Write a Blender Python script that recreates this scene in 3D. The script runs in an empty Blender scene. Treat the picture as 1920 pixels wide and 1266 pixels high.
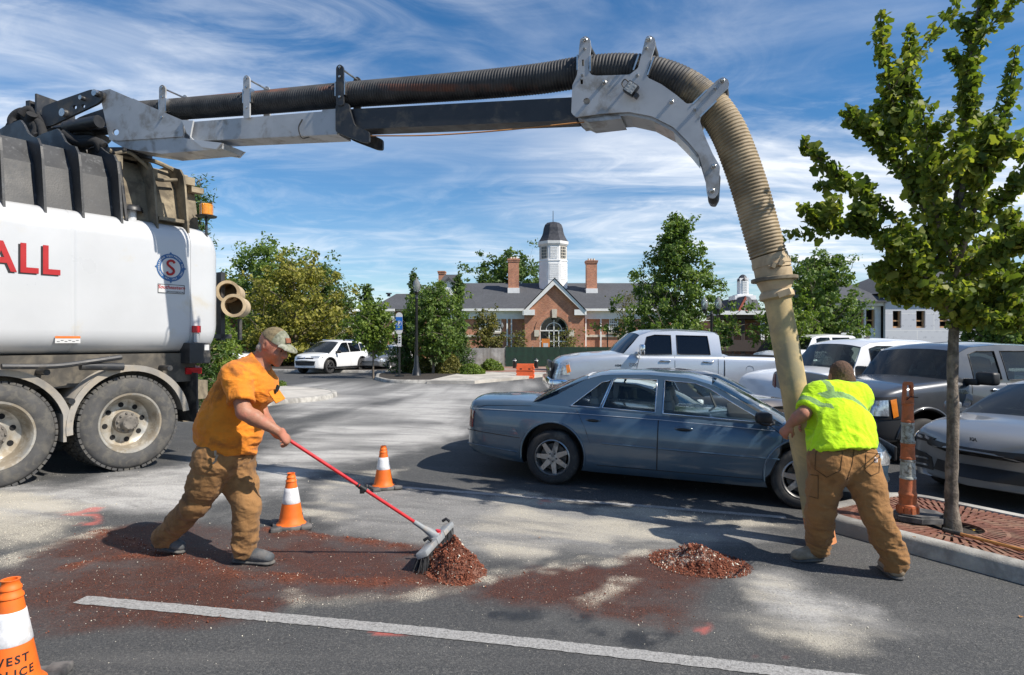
import bpy, bmesh, math, random
import numpy as np
from mathutils import Vector, Matrix, noise as mnoise
from mathutils.bvhtree import BVHTree
from mathutils.geometry import delaunay_2d_cdt

# ------------------------------------------------------------------ camera, light
scene = bpy.context.scene
col = scene.collection
R = math.radians
CAM_H, FPX, HZ = 1.62, 1200.0, 640.0
SUN_AZ, SUN_EL = 25.5, 46.0          # sun stands towards +X, AZ degrees round towards -Y
cd = bpy.data.cameras.new('camera'); cam = bpy.data.objects.new('camera', cd); col.objects.link(cam)
cam.location = (0, 0, CAM_H); cam.rotation_euler = (R(90), 0, 0)
cd.sensor_width = 36.0; cd.lens = FPX / 1920 * 36.0
cd.shift_y = (HZ - 633) / 1920
cd.clip_start = 0.05; cd.clip_end = 3000
scene.camera = cam
scene.view_settings.view_transform = 'Standard'
scene.view_settings.look = 'None'
scene.view_settings.exposure = 0.68
scene.view_settings.gamma = 1.0
scene.cycles.use_denoising = True
scene.cycles.max_bounces = 8
scene.cycles.transparent_max_bounces = 16

sd = bpy.data.lights.new('sun', 'SUN'); sun = bpy.data.objects.new('sun', sd); col.objects.link(sun)
sd.energy = 4.0; sd.angle = R(0.55); sd.color = (1.0, 0.93, 0.83)
SUNV = Vector((math.cos(R(SUN_EL)) * math.cos(R(SUN_AZ)), -math.cos(R(SUN_EL)) * math.sin(R(SUN_AZ)), math.sin(R(SUN_EL))))
sun.rotation_euler = (-SUNV).to_track_quat('-Z', 'Y').to_euler()
sun.location = SUNV * 60

world = bpy.data.worlds.new('World'); scene.world = world; world.use_nodes = True
wn = world.node_tree.nodes; wl = world.node_tree.links; wn.clear()
def wnode(t, **k):
    n = wn.new(t)
    for a, b in k.items(): setattr(n, a, b)
    return n
wo = wnode('ShaderNodeOutputWorld'); bg = wnode('ShaderNodeBackground'); bg.inputs['Strength'].default_value = 0.105
sky = wnode('ShaderNodeTexSky'); sky.sky_type = 'NISHITA'; sky.sun_disc = False
sky.sun_elevation = R(SUN_EL); sky.sun_rotation = R(90 + SUN_AZ)
sky.air_density = 1.0; sky.dust_density = 0.25; sky.ozone_density = 3.0; sky.altitude = 200
# thin cirrus: noise over the plane of the cloud layer (direction / height), so it is a real layer overhead
tc = wnode('ShaderNodeTexCoord'); sx = wnode('ShaderNodeSeparateXYZ'); wl.new(tc.outputs['Generated'], sx.inputs[0])
def wmath(op, a, b=None, clamp=False):
    m = wnode('ShaderNodeMath', operation=op); m.use_clamp = clamp
    for i, v in enumerate((a, b)):
        if v is None: continue
        if hasattr(v, 'is_output'): wl.new(v, m.inputs[i])
        else: m.inputs[i].default_value = v
    return m.outputs[0]
zz = wmath('ADD', wmath('MAXIMUM', sx.outputs['Z'], 0.0), 0.10)
cx_ = wmath('DIVIDE', sx.outputs['X'], zz); cy_ = wmath('DIVIDE', sx.outputs['Y'], zz)
cb = wnode('ShaderNodeCombineXYZ'); wl.new(cx_, cb.inputs[0]); wl.new(cy_, cb.inputs[1])
def wnoise(vec, scale, detail, rough, dist, loc=(0, 0, 0), rot=0.0, sc=(1, 1, 1)):
    mp = wnode('ShaderNodeMapping'); mp.inputs['Location'].default_value = loc
    mp.inputs['Rotation'].default_value = (0, 0, rot); mp.inputs['Scale'].default_value = sc
    wl.new(vec, mp.inputs[0])
    n = wnode('ShaderNodeTexNoise'); n.inputs['Scale'].default_value = scale; n.inputs['Detail'].default_value = detail
    n.inputs['Roughness'].default_value = rough; n.inputs['Distortion'].default_value = dist
    wl.new(mp.outputs[0], n.inputs['Vector']); return n.outputs['Fac']
def wramp(fac, a, b):
    m = wnode('ShaderNodeMapRange'); m.inputs['From Min'].default_value = a; m.inputs['From Max'].default_value = b
    m.interpolation_type = 'SMOOTHSTEP'; wl.new(fac, m.inputs['Value']); return m.outputs[0]
big = wramp(wnoise(cb.outputs[0], 0.34, 3, .5, .8, (2.2, 6.6, 0)), .36, .66)
streak = wramp(wnoise(cb.outputs[0], 0.55, 8, .58, 1.3, (3.9, 8.1, 0), R(48), (0.6, 1.5, 1)), .39, .68)
fine = wramp(wnoise(cb.outputs[0], 1.9, 9, .62, 1.8, (8.4, 0.3, 0), R(30), (0.8, 1.4, 1)), .40, .78)
cl = wmath('ADD', wmath('MULTIPLY', streak, .95), wmath('MULTIPLY', fine, .42))
cl = wmath('MULTIPLY', cl, wmath('ADD', wmath('MULTIPLY', big, .95), .12), clamp=True)
low = wramp(sx.outputs['Z'], 0.34, 0.02)
cl = wmath('ADD', cl, wmath('MULTIPLY', low, wmath('ADD', wmath('MULTIPLY', fine, .25), .06)), clamp=True)
cl = wmath('MULTIPLY', cl, wmath('MULTIPLY', wramp(sx.outputs['Z'], -.02, .01), .92))
hsv = wnode('ShaderNodeHueSaturation'); hsv.inputs['Saturation'].default_value = 1.30; hsv.inputs['Value'].default_value = .78
wl.new(sky.outputs[0], hsv.inputs['Color'])
mx = wnode('ShaderNodeMixRGB'); wl.new(cl, mx.inputs[0]); wl.new(hsv.outputs[0], mx.inputs[1])
mx.inputs[2].default_value = (6.3, 6.55, 6.9, 1)
wl.new(mx.outputs[0], bg.inputs['Color']); wl.new(bg.outputs[0], wo.inputs[0])

# ------------------------------------------------------------------ pixel helpers (photo pixels, 1920 wide) and terrain
def smooth01(t):
    t = np.clip(t, 0, 1); return t * t * (3 - 2 * t)
def TZ(x, y):
    """the lot falls a little to the right near the camera and is level farther off"""
    f = 1 - smooth01((np.asarray(y, float) - 11) / 14.0)
    return -0.030 * np.clip(np.asarray(x, float), -9, 9) * f
def W(px, py, Y): return Vector(((px - 960) / FPX * Y, Y, CAM_H - (py - HZ) / FPX * Y))
def G(px, py, up=0.0):
    Y = 5.0
    for _ in range(60):
        x = (px - 960) / FPX * Y
        Y = (CAM_H - up - float(TZ(x, Y))) * FPX / (py - HZ)
    return Vector(((px - 960) / FPX * Y, Y, float(TZ((px - 960) / FPX * Y, Y)) + up))
def tnormal(x, y):
    e = .05
    return Vector((-(float(TZ(x + e, y)) - float(TZ(x - e, y))) / (2 * e), -(float(TZ(x, y + e)) - float(TZ(x, y - e))) / (2 * e), 1)).normalized()
def ground_matrix(x, y, heading, lift=0.0):
    n = tnormal(x, y); d = Vector((math.cos(heading), math.sin(heading), 0)); d = (d - n * d.dot(n)).normalized()
    s = n.cross(d)
    m = Matrix((d, s, n)).transposed().to_4x4(); m.translation = Vector((x, y, float(TZ(x, y)) + lift)); return m

# ------------------------------------------------------------------ materials
MATS = {}
def lk(nt, a, b): nt.links.new(a, b)
def new_mat(name):
    m = bpy.data.materials.new(name); m.use_nodes = True; nt = m.node_tree; nt.nodes.clear()
    out = nt.nodes.new('ShaderNodeOutputMaterial'); b = nt.nodes.new('ShaderNodeBsdfPrincipled')
    nt.links.new(b.outputs[0], out.inputs[0]); return m, nt, b, out
def nnoise(nt, vec, scale, detail=4, rough=.55, dist=0.0, sc=None):
    n = nt.nodes.new('ShaderNodeTexNoise'); n.inputs['Scale'].default_value = scale; n.inputs['Detail'].default_value = detail
    n.inputs['Roughness'].default_value = rough; n.inputs['Distortion'].default_value = dist
    if sc:
        mp = nt.nodes.new('ShaderNodeMapping'); mp.inputs['Scale'].default_value = sc; nt.links.new(vec, mp.inputs[0]); vec = mp.outputs[0]
    nt.links.new(vec, n.inputs['Vector']); return n.outputs['Fac']
def nramp(nt, fac, a, b, lo=0.0, hi=1.0):
    m = nt.nodes.new('ShaderNodeMapRange'); m.inputs['From Min'].default_value = a; m.inputs['From Max'].default_value = b
    m.inputs['To Min'].default_value = lo; m.inputs['To Max'].default_value = hi
    m.interpolation_type = 'SMOOTHSTEP'; nt.links.new(fac, m.inputs['Value']); return m.outputs[0]
def nmath(nt, op, a, b=None, clamp=False):
    m = nt.nodes.new('ShaderNodeMath'); m.operation = op; m.use_clamp = clamp
    for i, v in enumerate((a, b)):
        if v is None: continue
        if hasattr(v, 'is_output'): nt.links.new(v, m.inputs[i])
        else: m.inputs[i].default_value = v
    return m.outputs[0]
def nmix(nt, fac, a, b, mode='MIX'):
    m = nt.nodes.new('ShaderNodeMixRGB'); m.blend_type = mode
    for i, v in enumerate((fac, a, b)):
        if hasattr(v, 'is_output'): nt.links.new(v, m.inputs[i])
        elif i == 0: m.inputs[0].default_value = v
        else: m.inputs[i].default_value = (v[0], v[1], v[2], 1)
    return m.outputs[0]
def coords(nt, kind='Object'):
    t = nt.nodes.new('ShaderNodeTexCoord'); return t.outputs[kind]
def M(name, c, rough=.6, metal=0.0, var=.12, scale=6.0, bump=0.0, bscale=120.0, coat=0.0, dirt=None, dscale=3.0, damt=.5, spec=.5, grime=None, sc=None, sheen=0.0):
    """plain surface with colour variation, optional patchy dirt of another colour, fine relief"""
    if name in MATS: return MATS[name]
    m, nt, b, out = new_mat(name); v = coords(nt)
    n1 = nnoise(nt, v, scale, 5, .6, 0, sc); k = nramp(nt, n1, .3, .7, 1 - var, 1 + var)
    cm = nt.nodes.new('ShaderNodeMixRGB'); cm.blend_type = 'MULTIPLY'; cm.inputs[0].default_value = 1
    cm.inputs[1].default_value = (*c, 1); nt.links.new(k, cm.inputs[2]); colr = cm.outputs[0]
    rg = nramp(nt, n1, .25, .75, max(rough - .10, .03), min(rough + .12, 1))
    if dirt:
        n2 = nnoise(nt, v, dscale, 7, .65, .4); f = nramp(nt, n2, .62 - damt * .35, .74 - damt * .2)
        f = nmath(nt, 'MULTIPLY', f, .85); colr = nmix(nt, f, colr, dirt)
        rg = nmath(nt, 'ADD', rg, nmath(nt, 'MULTIPLY', f, .3), True)
    nt.links.new(colr, b.inputs['Base Color']); nt.links.new(rg, b.inputs['Roughness'])
    b.inputs['Metallic'].default_value = metal; b.inputs['Specular IOR Level'].default_value = spec
    b.inputs['Coat Weight'].default_value = coat; b.inputs['Coat Roughness'].default_value = .06
    if sheen: b.inputs['Sheen Weight'].default_value = sheen
    if bump:
        n3 = nnoise(nt, v, bscale, 3, .6); bp = nt.nodes.new('ShaderNodeBump'); bp.inputs['Strength'].default_value = bump
        bp.inputs['Distance'].default_value = .01; nt.links.new(n3, bp.inputs['Height']); nt.links.new(bp.outputs[0], b.inputs['Normal'])
    MATS[name] = m; return m
def glass_mat(name, tint=(.75, .85, .85), refl=1.0, opacity=.25, dark=(.012, .015, .018)):
    """vehicle glazing: tinted see-through film under a clear glossy surface"""
    if name in MATS: return MATS[name]
    m, nt, b, out = new_mat(name); nt.nodes.remove(b)
    tr = nt.nodes.new('ShaderNodeBsdfTransparent'); tr.inputs[0].default_value = (*tint, 1)
    df = nt.nodes.new('ShaderNodeBsdfDiffuse'); df.inputs[0].default_value = (*dark, 1)
    gl = nt.nodes.new('ShaderNodeBsdfGlossy'); gl.inputs['Roughness'].default_value = .02; gl.inputs[0].default_value = (refl, refl, refl, 1)
    m1 = nt.nodes.new('ShaderNodeMixShader'); m1.inputs[0].default_value = opacity; lk(nt, tr.outputs[0], m1.inputs[1]); lk(nt, df.outputs[0], m1.inputs[2])
    fr = nt.nodes.new('ShaderNodeFresnel'); fr.inputs[0].default_value = 1.5
    m2 = nt.nodes.new('ShaderNodeMixShader'); lk(nt, fr.outputs[0], m2.inputs[0]); lk(nt, m1.outputs[0], m2.inputs[1]); lk(nt, gl.outputs[0], m2.inputs[2])
    lk(nt, m2.outputs[0], out.inputs[0]); MATS[name] = m; return m
def paint_mat(name, c, metal=.35, rough=.38, dust=.15, flake=True):
    if name in MATS: return MATS[name]
    m, nt, b, out = new_mat(name); v = coords(nt)
    n1 = nnoise(nt, v, 2.2, 6, .65, .3); f = nramp(nt, n1, .35, .75, dust * .25, dust)
    up = nt.nodes.new('ShaderNodeNewGeometry')
    colr = nmix(nt, f, c, (.33, .31, .28))
    nt.links.new(colr, b.inputs['Base Color']); b.inputs['Metallic'].default_value = metal
    nt.links.new(nmath(nt, 'ADD', nmath(nt, 'MULTIPLY', f, .6), rough, True), b.inputs['Roughness'])
    b.inputs['Coat Weight'].default_value = 1.0
    n2 = nnoise(nt, v, 5.0, 6, .7); nt.links.new(nramp(nt, n2, .35, .75, .03, .16), b.inputs['Coat Roughness'])
    nt.links.new(nmath(nt, 'SUBTRACT', 1.0, nmath(nt, 'MULTIPLY', f, 1.2), True), b.inputs['Coat Weight'])
    nt.nodes.remove(up); MATS[name] = m; return m

# ------------------------------------------------------------------ objects and meshes
def tag(o, label=None, cat=None, group=None, kind=None):
    if label: o['label'] = label
    if cat: o['category'] = cat
    if group: o['group'] = group
    if kind: o['kind'] = kind
    return o
def empty(name, mat=None, label=None, cat=None, group=None, parent=None):
    o = bpy.data.objects.new(name, None); col.objects.link(o); o.empty_display_size = .1
    if parent: o.parent = parent
    if mat is not None:
        if isinstance(mat, Matrix): o.matrix_local = mat
        else: o.location = mat
    return tag(o, label, cat, group)
def mesh_obj(name, verts, faces, mats, parent=None, smooth=None, midx=None, mat=None):
    me = bpy.data.meshes.new(name); me.from_pydata([tuple(v) for v in verts], [], [tuple(f) for f in faces])
    if not isinstance(mats, (list, tuple)): mats = [mats]
    for k in mats: me.materials.append(k)
    if midx is not None: me.polygons.foreach_set('material_index', midx)
    if smooth is not None:
        me.polygons.foreach_set('use_smooth', [True] * len(me.polygons))
        if smooth < 179: me.set_sharp_from_angle(angle=R(smooth))
    me.update()
    o = bpy.data.objects.new(name, me); col.objects.link(o)
    if parent: o.parent = parent
    if mat is not None: o.matrix_local = mat
    return o
def fast_mesh(name, V, F, mats, parent=None, smooth=None):
    """numpy arrays, all faces of one size"""
    V = np.asarray(V, np.float32); F = np.asarray(F, np.int32); n = F.shape[1]
    me = bpy.data.meshes.new(name); me.vertices.add(len(V)); me.vertices.foreach_set('co', V.ravel())
    me.loops.add(F.size); me.loops.foreach_set('vertex_index', F.ravel())
    me.polygons.add(len(F)); me.polygons.foreach_set('loop_start', np.arange(0, F.size, n, dtype=np.int32))
    if not isinstance(mats, (list, tuple)): mats = [mats]
    for k in mats: me.materials.append(k)
    me.update(calc_edges=True); me.validate()
    if smooth is not None:
        me.polygons.foreach_set('use_smooth', [True] * len(me.polygons))
        if smooth < 179: me.set_sharp_from_angle(angle=R(smooth))
    o = bpy.data.objects.new(name, me); col.objects.link(o)
    if parent: o.parent = parent
    return o
def copy_tree(o, parent=None):
    c = o.copy(); col.objects.link(c); c.parent = parent
    for ch in list(o.children): copy_tree(ch, c)
    return c
def frame_from(d, up=(0, 0, 1)):
    d = Vector(d).normalized(); u = Vector(up)
    if abs(d.dot(u)) > .97: u = Vector((1, 0, 0))
    s = d.cross(u).normalized(); u = s.cross(d); return d, s, u
def catmull(pts, n=8):
    P = [Vector(p) for p in pts]; Q = [P[0] * 2 - P[1]] + P + [P[-1] * 2 - P[-2]]; out = []
    for i in range(1, len(Q) - 2):
        a, b, c, d = Q[i - 1:i + 3]
        for k in range(n):
            t = k / n; out.append(.5 * ((2 * b) + (c - a) * t + (2 * a - 5 * b + 4 * c - d) * t * t + (3 * b - a - 3 * c + d) * t ** 3))
    out.append(P[-1]); return out
class MB:
    """collects shapes of one mesh object"""
    def __init__(s, T=None): s.v = []; s.f = []; s.mi = []; s.T = T; s.m = 0
    def add(s, V, F, m=None):
        o = len(s.v)
        for p in V: s.v.append(s.T @ Vector(p) if s.T else Vector(p))
        for f in F: s.f.append(tuple(i + o for i in f)); s.mi.append(s.m if m is None else m)
        return s
    def box(s, c, size, rot=None, bev=0.0, m=None, taper=1.0):
        x, y, z = (k / 2 for k in size); c = Vector(c); rm = rot if rot is not None else Matrix.Identity(3)
        if isinstance(rot, (int, float)): rm = Matrix.Rotation(rot, 3, 'Z')
        if bev <= 0:
            V = [Vector((a * x * (taper if d > 0 else 1), b * y * (taper if d > 0 else 1), d * z)) for a in (-1, 1) for b in (-1, 1) for d in (-1, 1)]
            F = [(0, 1, 3, 2), (4, 6, 7, 5), (0, 4, 5, 1), (2, 3, 7, 6), (0, 2, 6, 4), (1, 5, 7, 3)]
            return s.add([c + rm @ v for v in V], F, m)
        bm = bmesh.new(); bmesh.ops.create_cube(bm, size=1.0)
        for v in bm.verts: v.co = Vector((v.co.x * size[0], v.co.y * size[1], v.co.z * size[2]))
        bmesh.ops.bevel(bm, geom=list(bm.edges), offset=bev, segments=2, profile=.5, affect='EDGES')
        bm.verts.index_update(); s.add([c + rm @ v.co for v in bm.verts], [[v.index for v in f.verts] for f in bm.faces], m); bm.free(); return s
    def tube(s, pts, r, n=10, cap=True, m=None, up=(0, 0, 1)):
        P = [Vector(p) for p in pts]; rr = r if isinstance(r, (list, tuple)) else [r] * len(P); V = []; F = []
        prev = None
        for i, p in enumerate(P):
            d = (P[min(i + 1, len(P) - 1)] - P[max(i - 1, 0)]).normalized()
            if prev is None: _, sd_, ud = frame_from(d, up)
            else:
                sd_ = (prev - d * prev.dot(d)).normalized(); ud = sd_.cross(d)
            prev = sd_
            for k in range(n):
                a = 2 * math.pi * k / n; V.append(p + (sd_ * math.cos(a) + ud * math.sin(a)) * rr[i])
        for i in range(len(P) - 1):
            for k in range(n): F.append((i * n + k, i * n + (k + 1) % n, (i + 1) * n + (k + 1) % n, (i + 1) * n + k))
        if cap: F.append(tuple(range(n - 1, -1, -1))); F.append(tuple(range((len(P) - 1) * n, len(P) * n)))
        return s.add(V, F, m)
    def lathe(s, prof, axis='Z', c=(0, 0, 0), n=24, a0=0.0, a1=360.0, m=None, close=False):
        """prof: (radius, height) pairs turned about the axis through c"""
        full = abs(a1 - a0) >= 359.9; k = n if full else n + 1; V = []; F = []; c = Vector(c); P = len(prof)
        for i in range(k):
            a = R(a0 + (a1 - a0) * i / n); ca, sa = math.cos(a), math.sin(a)
            for r, h in prof:
                V.append(c + Vector({'Z': (r * ca, r * sa, h), 'Y': (r * ca, h, r * sa), 'X': (h, r * ca, r * sa)}[axis]))
        for i in range(n):
            j = (i + 1) % k
            for q in range(P - (0 if close else 1)):
                q2 = (q + 1) % P; F.append((i * P + q, j * P + q, j * P + q2, i * P + q2))
        return s.add(V, F, m)
    def prism(s, poly, t0, t1, fn=None, m=None, holes=()):
        """flat outline (a, b), extruded from t0 to t1; fn(a, b, t) gives the point"""
        fn = fn or (lambda a, b, t: (a, b, t))
        loops = [list(poly)] + [list(h) for h in holes]; vs = []; ed = []
        for L in loops:
            o = len(vs); vs += [Vector((p[0], p[1])) for p in L]; ed += [(o + i, o + (i + 1) % len(L)) for i in range(len(L))]
        if not holes and len(poly) <= 4: fc = [tuple(range(len(poly)))]; vv = vs
        else:
            vv, _, fc, _, _, _ = delaunay_2d_cdt(vs, ed, [], 1 if not holes else 1, 1e-6)
            keep = []
            def inside(p, L):
                c = False; j = len(L) - 1
                for i in range(len(L)):
                    if (L[i][1] > p.y) != (L[j][1] > p.y) and p.x < (L[j][0] - L[i][0]) * (p.y - L[i][1]) / (L[j][1] - L[i][1]) + L[i][0]: c = not c
                    j = i
                return c
            for f in fc:
                cc = sum((vv[i] for i in f), Vector((0, 0))) / len(f)
                if inside(cc, loops[0]) and not any(inside(cc, h) for h in loops[1:]): keep.append(f)
            fc = keep
        n = len(vv); V = [fn(p.x, p.y, t0) for p in vv] + [fn(p.x, p.y, t1) for p in vv]
        F = [tuple(reversed(f)) for f in fc] + [tuple(i + n for i in f) for f in fc]
        cnt = {}
        for f in fc:
            for i in range(len(f)):
                e = (f[i], f[(i + 1) % len(f)]); cnt[e] = 1
        for (a, b) in cnt:
            if (b, a) not in cnt: F.append((a, b, b + n, a + n))
        return s.add(V, F, m)
    def ball(s, c, r, n=10, rot=None, m=None):
        c = Vector(c); r = Vector(r) if not isinstance(r, (int, float)) else Vector((r, r, r)); V = []; F = []; h = n // 2 + 1
        rm = rot if rot is not None else Matrix.Identity(3)
        for i in range(h + 1):
            t = math.pi * i / h
            for k in range(n):
                a = 2 * math.pi * k / n; V.append(c + rm @ Vector((r.x * math.sin(t) * math.cos(a), r.y * math.sin(t) * math.sin(a), r.z * math.cos(t))))
        for i in range(h):
            for k in range(n): F.append((i * n + k, (i + 1) * n + k, (i + 1) * n + (k + 1) % n, i * n + (k + 1) % n))
        return s.add(V, F, m)
    def build(s, name, mats, parent=None, smooth=None, mat=None, recalc=True):
        o = mesh_obj(name, s.v, s.f, mats, parent, None, s.mi, mat)
        if recalc:
            bm = bmesh.new(); bm.from_mesh(o.data); bmesh.ops.recalc_face_normals(bm, faces=bm.faces); bm.to_mesh(o.data); bm.free()
        if smooth is not None:
            o.data.polygons.foreach_set('use_smooth', [True] * len(o.data.polygons))
            if smooth < 179: o.data.set_sharp_from_angle(angle=R(smooth))
        return o
def text_mesh(txt, size, offset=0.0, shear=0.0, align='CENTER', spacing=1.0, res=3):
    c = bpy.data.curves.new('lettering', 'FONT'); c.body = txt; c.size = size; c.offset = offset; c.shear = shear
    c.align_x = align; c.align_y = 'CENTER'; c.space_character = spacing; c.resolution_u = res
    o = bpy.data.objects.new('lettering', c); col.objects.link(o)
    dg = bpy.context.evaluated_depsgraph_get(); dg.update(); me = bpy.data.meshes.new_from_object(o.evaluated_get(dg))
    V = [v.co.copy() for v in me.vertices]; F = [tuple(p.vertices) for p in me.polygons]
    bpy.data.objects.remove(o); bpy.data.curves.remove(c); bpy.data.meshes.remove(me); return V, F
def subdiv_text(V, F, cuts):
    me = bpy.data.meshes.new('t'); me.from_pydata(V, [], F); bm = bmesh.new(); bm.from_mesh(me)
    bmesh.ops.triangulate(bm, faces=bm.faces)
    bmesh.ops.subdivide_edges(bm, edges=[e for e in bm.edges if e.calc_length() > cuts], cuts=3, use_grid_fill=True)
    bm.verts.index_update(); V = [v.co.copy() for v in bm.verts]; F = [tuple(v.index for v in f.verts) for f in bm.faces]
    bm.free(); bpy.data.meshes.remove(me); return V, F
def vnoise(p, seed=0):
    """value noise on numpy points"""
    p = np.asarray(p, np.float64); i = np.floor(p).astype(np.int64); f = p - i; f = f * f * (3 - 2 * f); out = 0
    def h(ix, iy, iz):
        n = (ix * 374761393 + iy * 668265263 + iz * 1274126177 + seed * 974711) & 0xffffffff
        n = ((n ^ (n >> 13)) * 1274126177) & 0xffffffff; n = n ^ (n >> 16); return (n & 0xffff) / 65535.0
    for dx in (0, 1):
        for dy in (0, 1):
            for dz in (0, 1):
                w = (f[..., 0] if dx else 1 - f[..., 0]) * (f[..., 1] if dy else 1 - f[..., 1]) * (f[..., 2] if dz else 1 - f[..., 2])
                out = out + w * h(i[..., 0] + dx, i[..., 1] + dy, i[..., 2] + dz)
    return out
def fbm(p, octv=4, seed=0, gain=.5):
    a, s, t = 1.0, 0.0, 0.0; p = np.asarray(p, float)
    for o in range(octv):
        s = s + a * vnoise(p * 2 ** o, seed + o * 17); t += a; a *= gain
    return s / t
# ------------------------------------------------------------------ ground: asphalt lot with spilled absorbent
def poly_sd(P, poly):
    """signed distance to a polygon, positive inside"""
    poly = np.asarray(poly, float); d = np.full(len(P), 1e9); ins = np.zeros(len(P), bool); n = len(poly)
    for i in range(n):
        a, b = poly[i], poly[(i + 1) % n]; e = b - a; w = P - a
        t = np.clip((w @ e) / max(e @ e, 1e-9), 0, 1); d = np.minimum(d, np.linalg.norm(w - t[:, None] * e, axis=1))
        c = ((a[1] > P[:, 1]) != (b[1] > P[:, 1]))
        with np.errstate(divide='ignore', invalid='ignore'): xx = (b[0] - a[0]) * (P[:, 1] - a[1]) / (b[1] - a[1]) + a[0]
        ins ^= c & (P[:, 0] < xx)
    return np.where(ins, d, -d)
def line_d(P, pts):
    d = np.full(len(P), 1e9); pts = np.asarray(pts, float)
    for a, b in zip(pts[:-1], pts[1:]):
        e = b - a; w = P - a; t = np.clip((w @ e) / max(e @ e, 1e-9), 0, 1); d = np.minimum(d, np.linalg.norm(w - t[:, None] * e, axis=1))
    return d
def gp(*px): return [tuple(G(x, y).xy) for x, y in px]
RED1 = gp((-60, 1120), (40, 1050), (180, 992), (300, 985), (430, 1000), (520, 992), (640, 1012), (800, 1030), (830, 1080), (880, 1098), (820, 1110), (720, 1112), (560, 1118), (480, 1150), (360, 1160), (250, 1165), (140, 1185), (60, 1180), (-60, 1200))
RED2 = gp((900, 1078), (1010, 1058), (1110, 1050), (1220, 1030), (1330, 1030), (1400, 1060), (1370, 1110), (1350, 1150), (1320, 1190), (1240, 1180), (1130, 1162), (1050, 1140), (960, 1140), (880, 1120))
RIDGE = [gp((185, 1000), (250, 1015), (300, 1040), (380, 1060), (450, 1078), (560, 1087), (680, 1092), (790, 1094)), gp((505, 993), (590, 1003), (680, 1018), (760, 1026)), gp((130, 1065), (210, 1045), (300, 1040))]
PALE_RIDGE = [gp((850, 1092), (960, 1072), (1060, 1060), (1150, 1048), (1230, 1030)), gp((20, 1055), (90, 1025), (190, 994)), gp((1160, 1090), (1150, 1110), (1110, 1130)), gp((560, 1120), (680, 1125), (760, 1118), (850, 1104))]
BEIGE = [gp((-80, 900), (90, 920), (200, 965), (150, 1000), (60, 1030), (-80, 1080)), gp((870, 985), (960, 950), (1080, 965), (1240, 985), (1330, 1010), (1240, 1022), (1130, 1040), (1010, 1052), (910, 1052)),
         gp((900, 935), (960, 915), (1080, 940), (1260, 955), (1440, 975), (1480, 990), (1380, 990), (1200, 975), (1000, 950)), gp((1370, 1075), (1480, 1090), (1620, 1150), (1680, 1190), (1580, 1240), (1440, 1190), (1350, 1150)),
         gp((560, 905), (640, 885), (760, 880), (700, 905), (600, 930)), gp((500, 945), (590, 940), (700, 950), (650, 975), (560, 970))]
DUST = [gp((430, 960), (470, 860), (560, 800), (690, 760), (800, 735), (990, 712), (1040, 716), (960, 745), (900, 780), (860, 830), (760, 850), (640, 880), (560, 930)), gp((-80, 870), (140, 905), (330, 870), (470, 830), (500, 920), (380, 960), (200, 960), (-80, 1000)),
        gp((560, 720), (700, 722), (860, 720), (960, 712), (800, 740), (640, 770), (520, 790)), gp((1380, 1080), (1480, 1080), (1640, 1140), (1700, 1180), (1560, 1200), (1400, 1140))]
DUST2 = [gp((520, 880), (1000, 930), (1400, 975), (1480, 1010), (1200, 1060), (860, 1060), (600, 1000))]
WET = [gp((870, 1140), (1000, 1150), (1030, 1170), (940, 1172), (860, 1160)), gp((1000, 1180), (1090, 1160), (1160, 1180), (1260, 1190), (1230, 1222), (1150, 1205), (1060, 1195)), gp((905, 1066), (960, 1070), (930, 1080), (900, 1078))]
SPRAY = [gp((680, 1176), (790, 1180), (800, 1198), (700, 1195)), gp((1005, 938), (1050, 933), (1052, 942), (1010, 946)), gp((1408, 1230), (1420, 1228), (1428, 1262), (1416, 1264)), gp((1470, 1232), (1484, 1230), (1488, 1258), (1476, 1262)), gp((100, 960), (190, 950), (200, 985), (130, 990)), gp((1280, 1180), (1350, 1160), (1330, 1195))]
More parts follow.
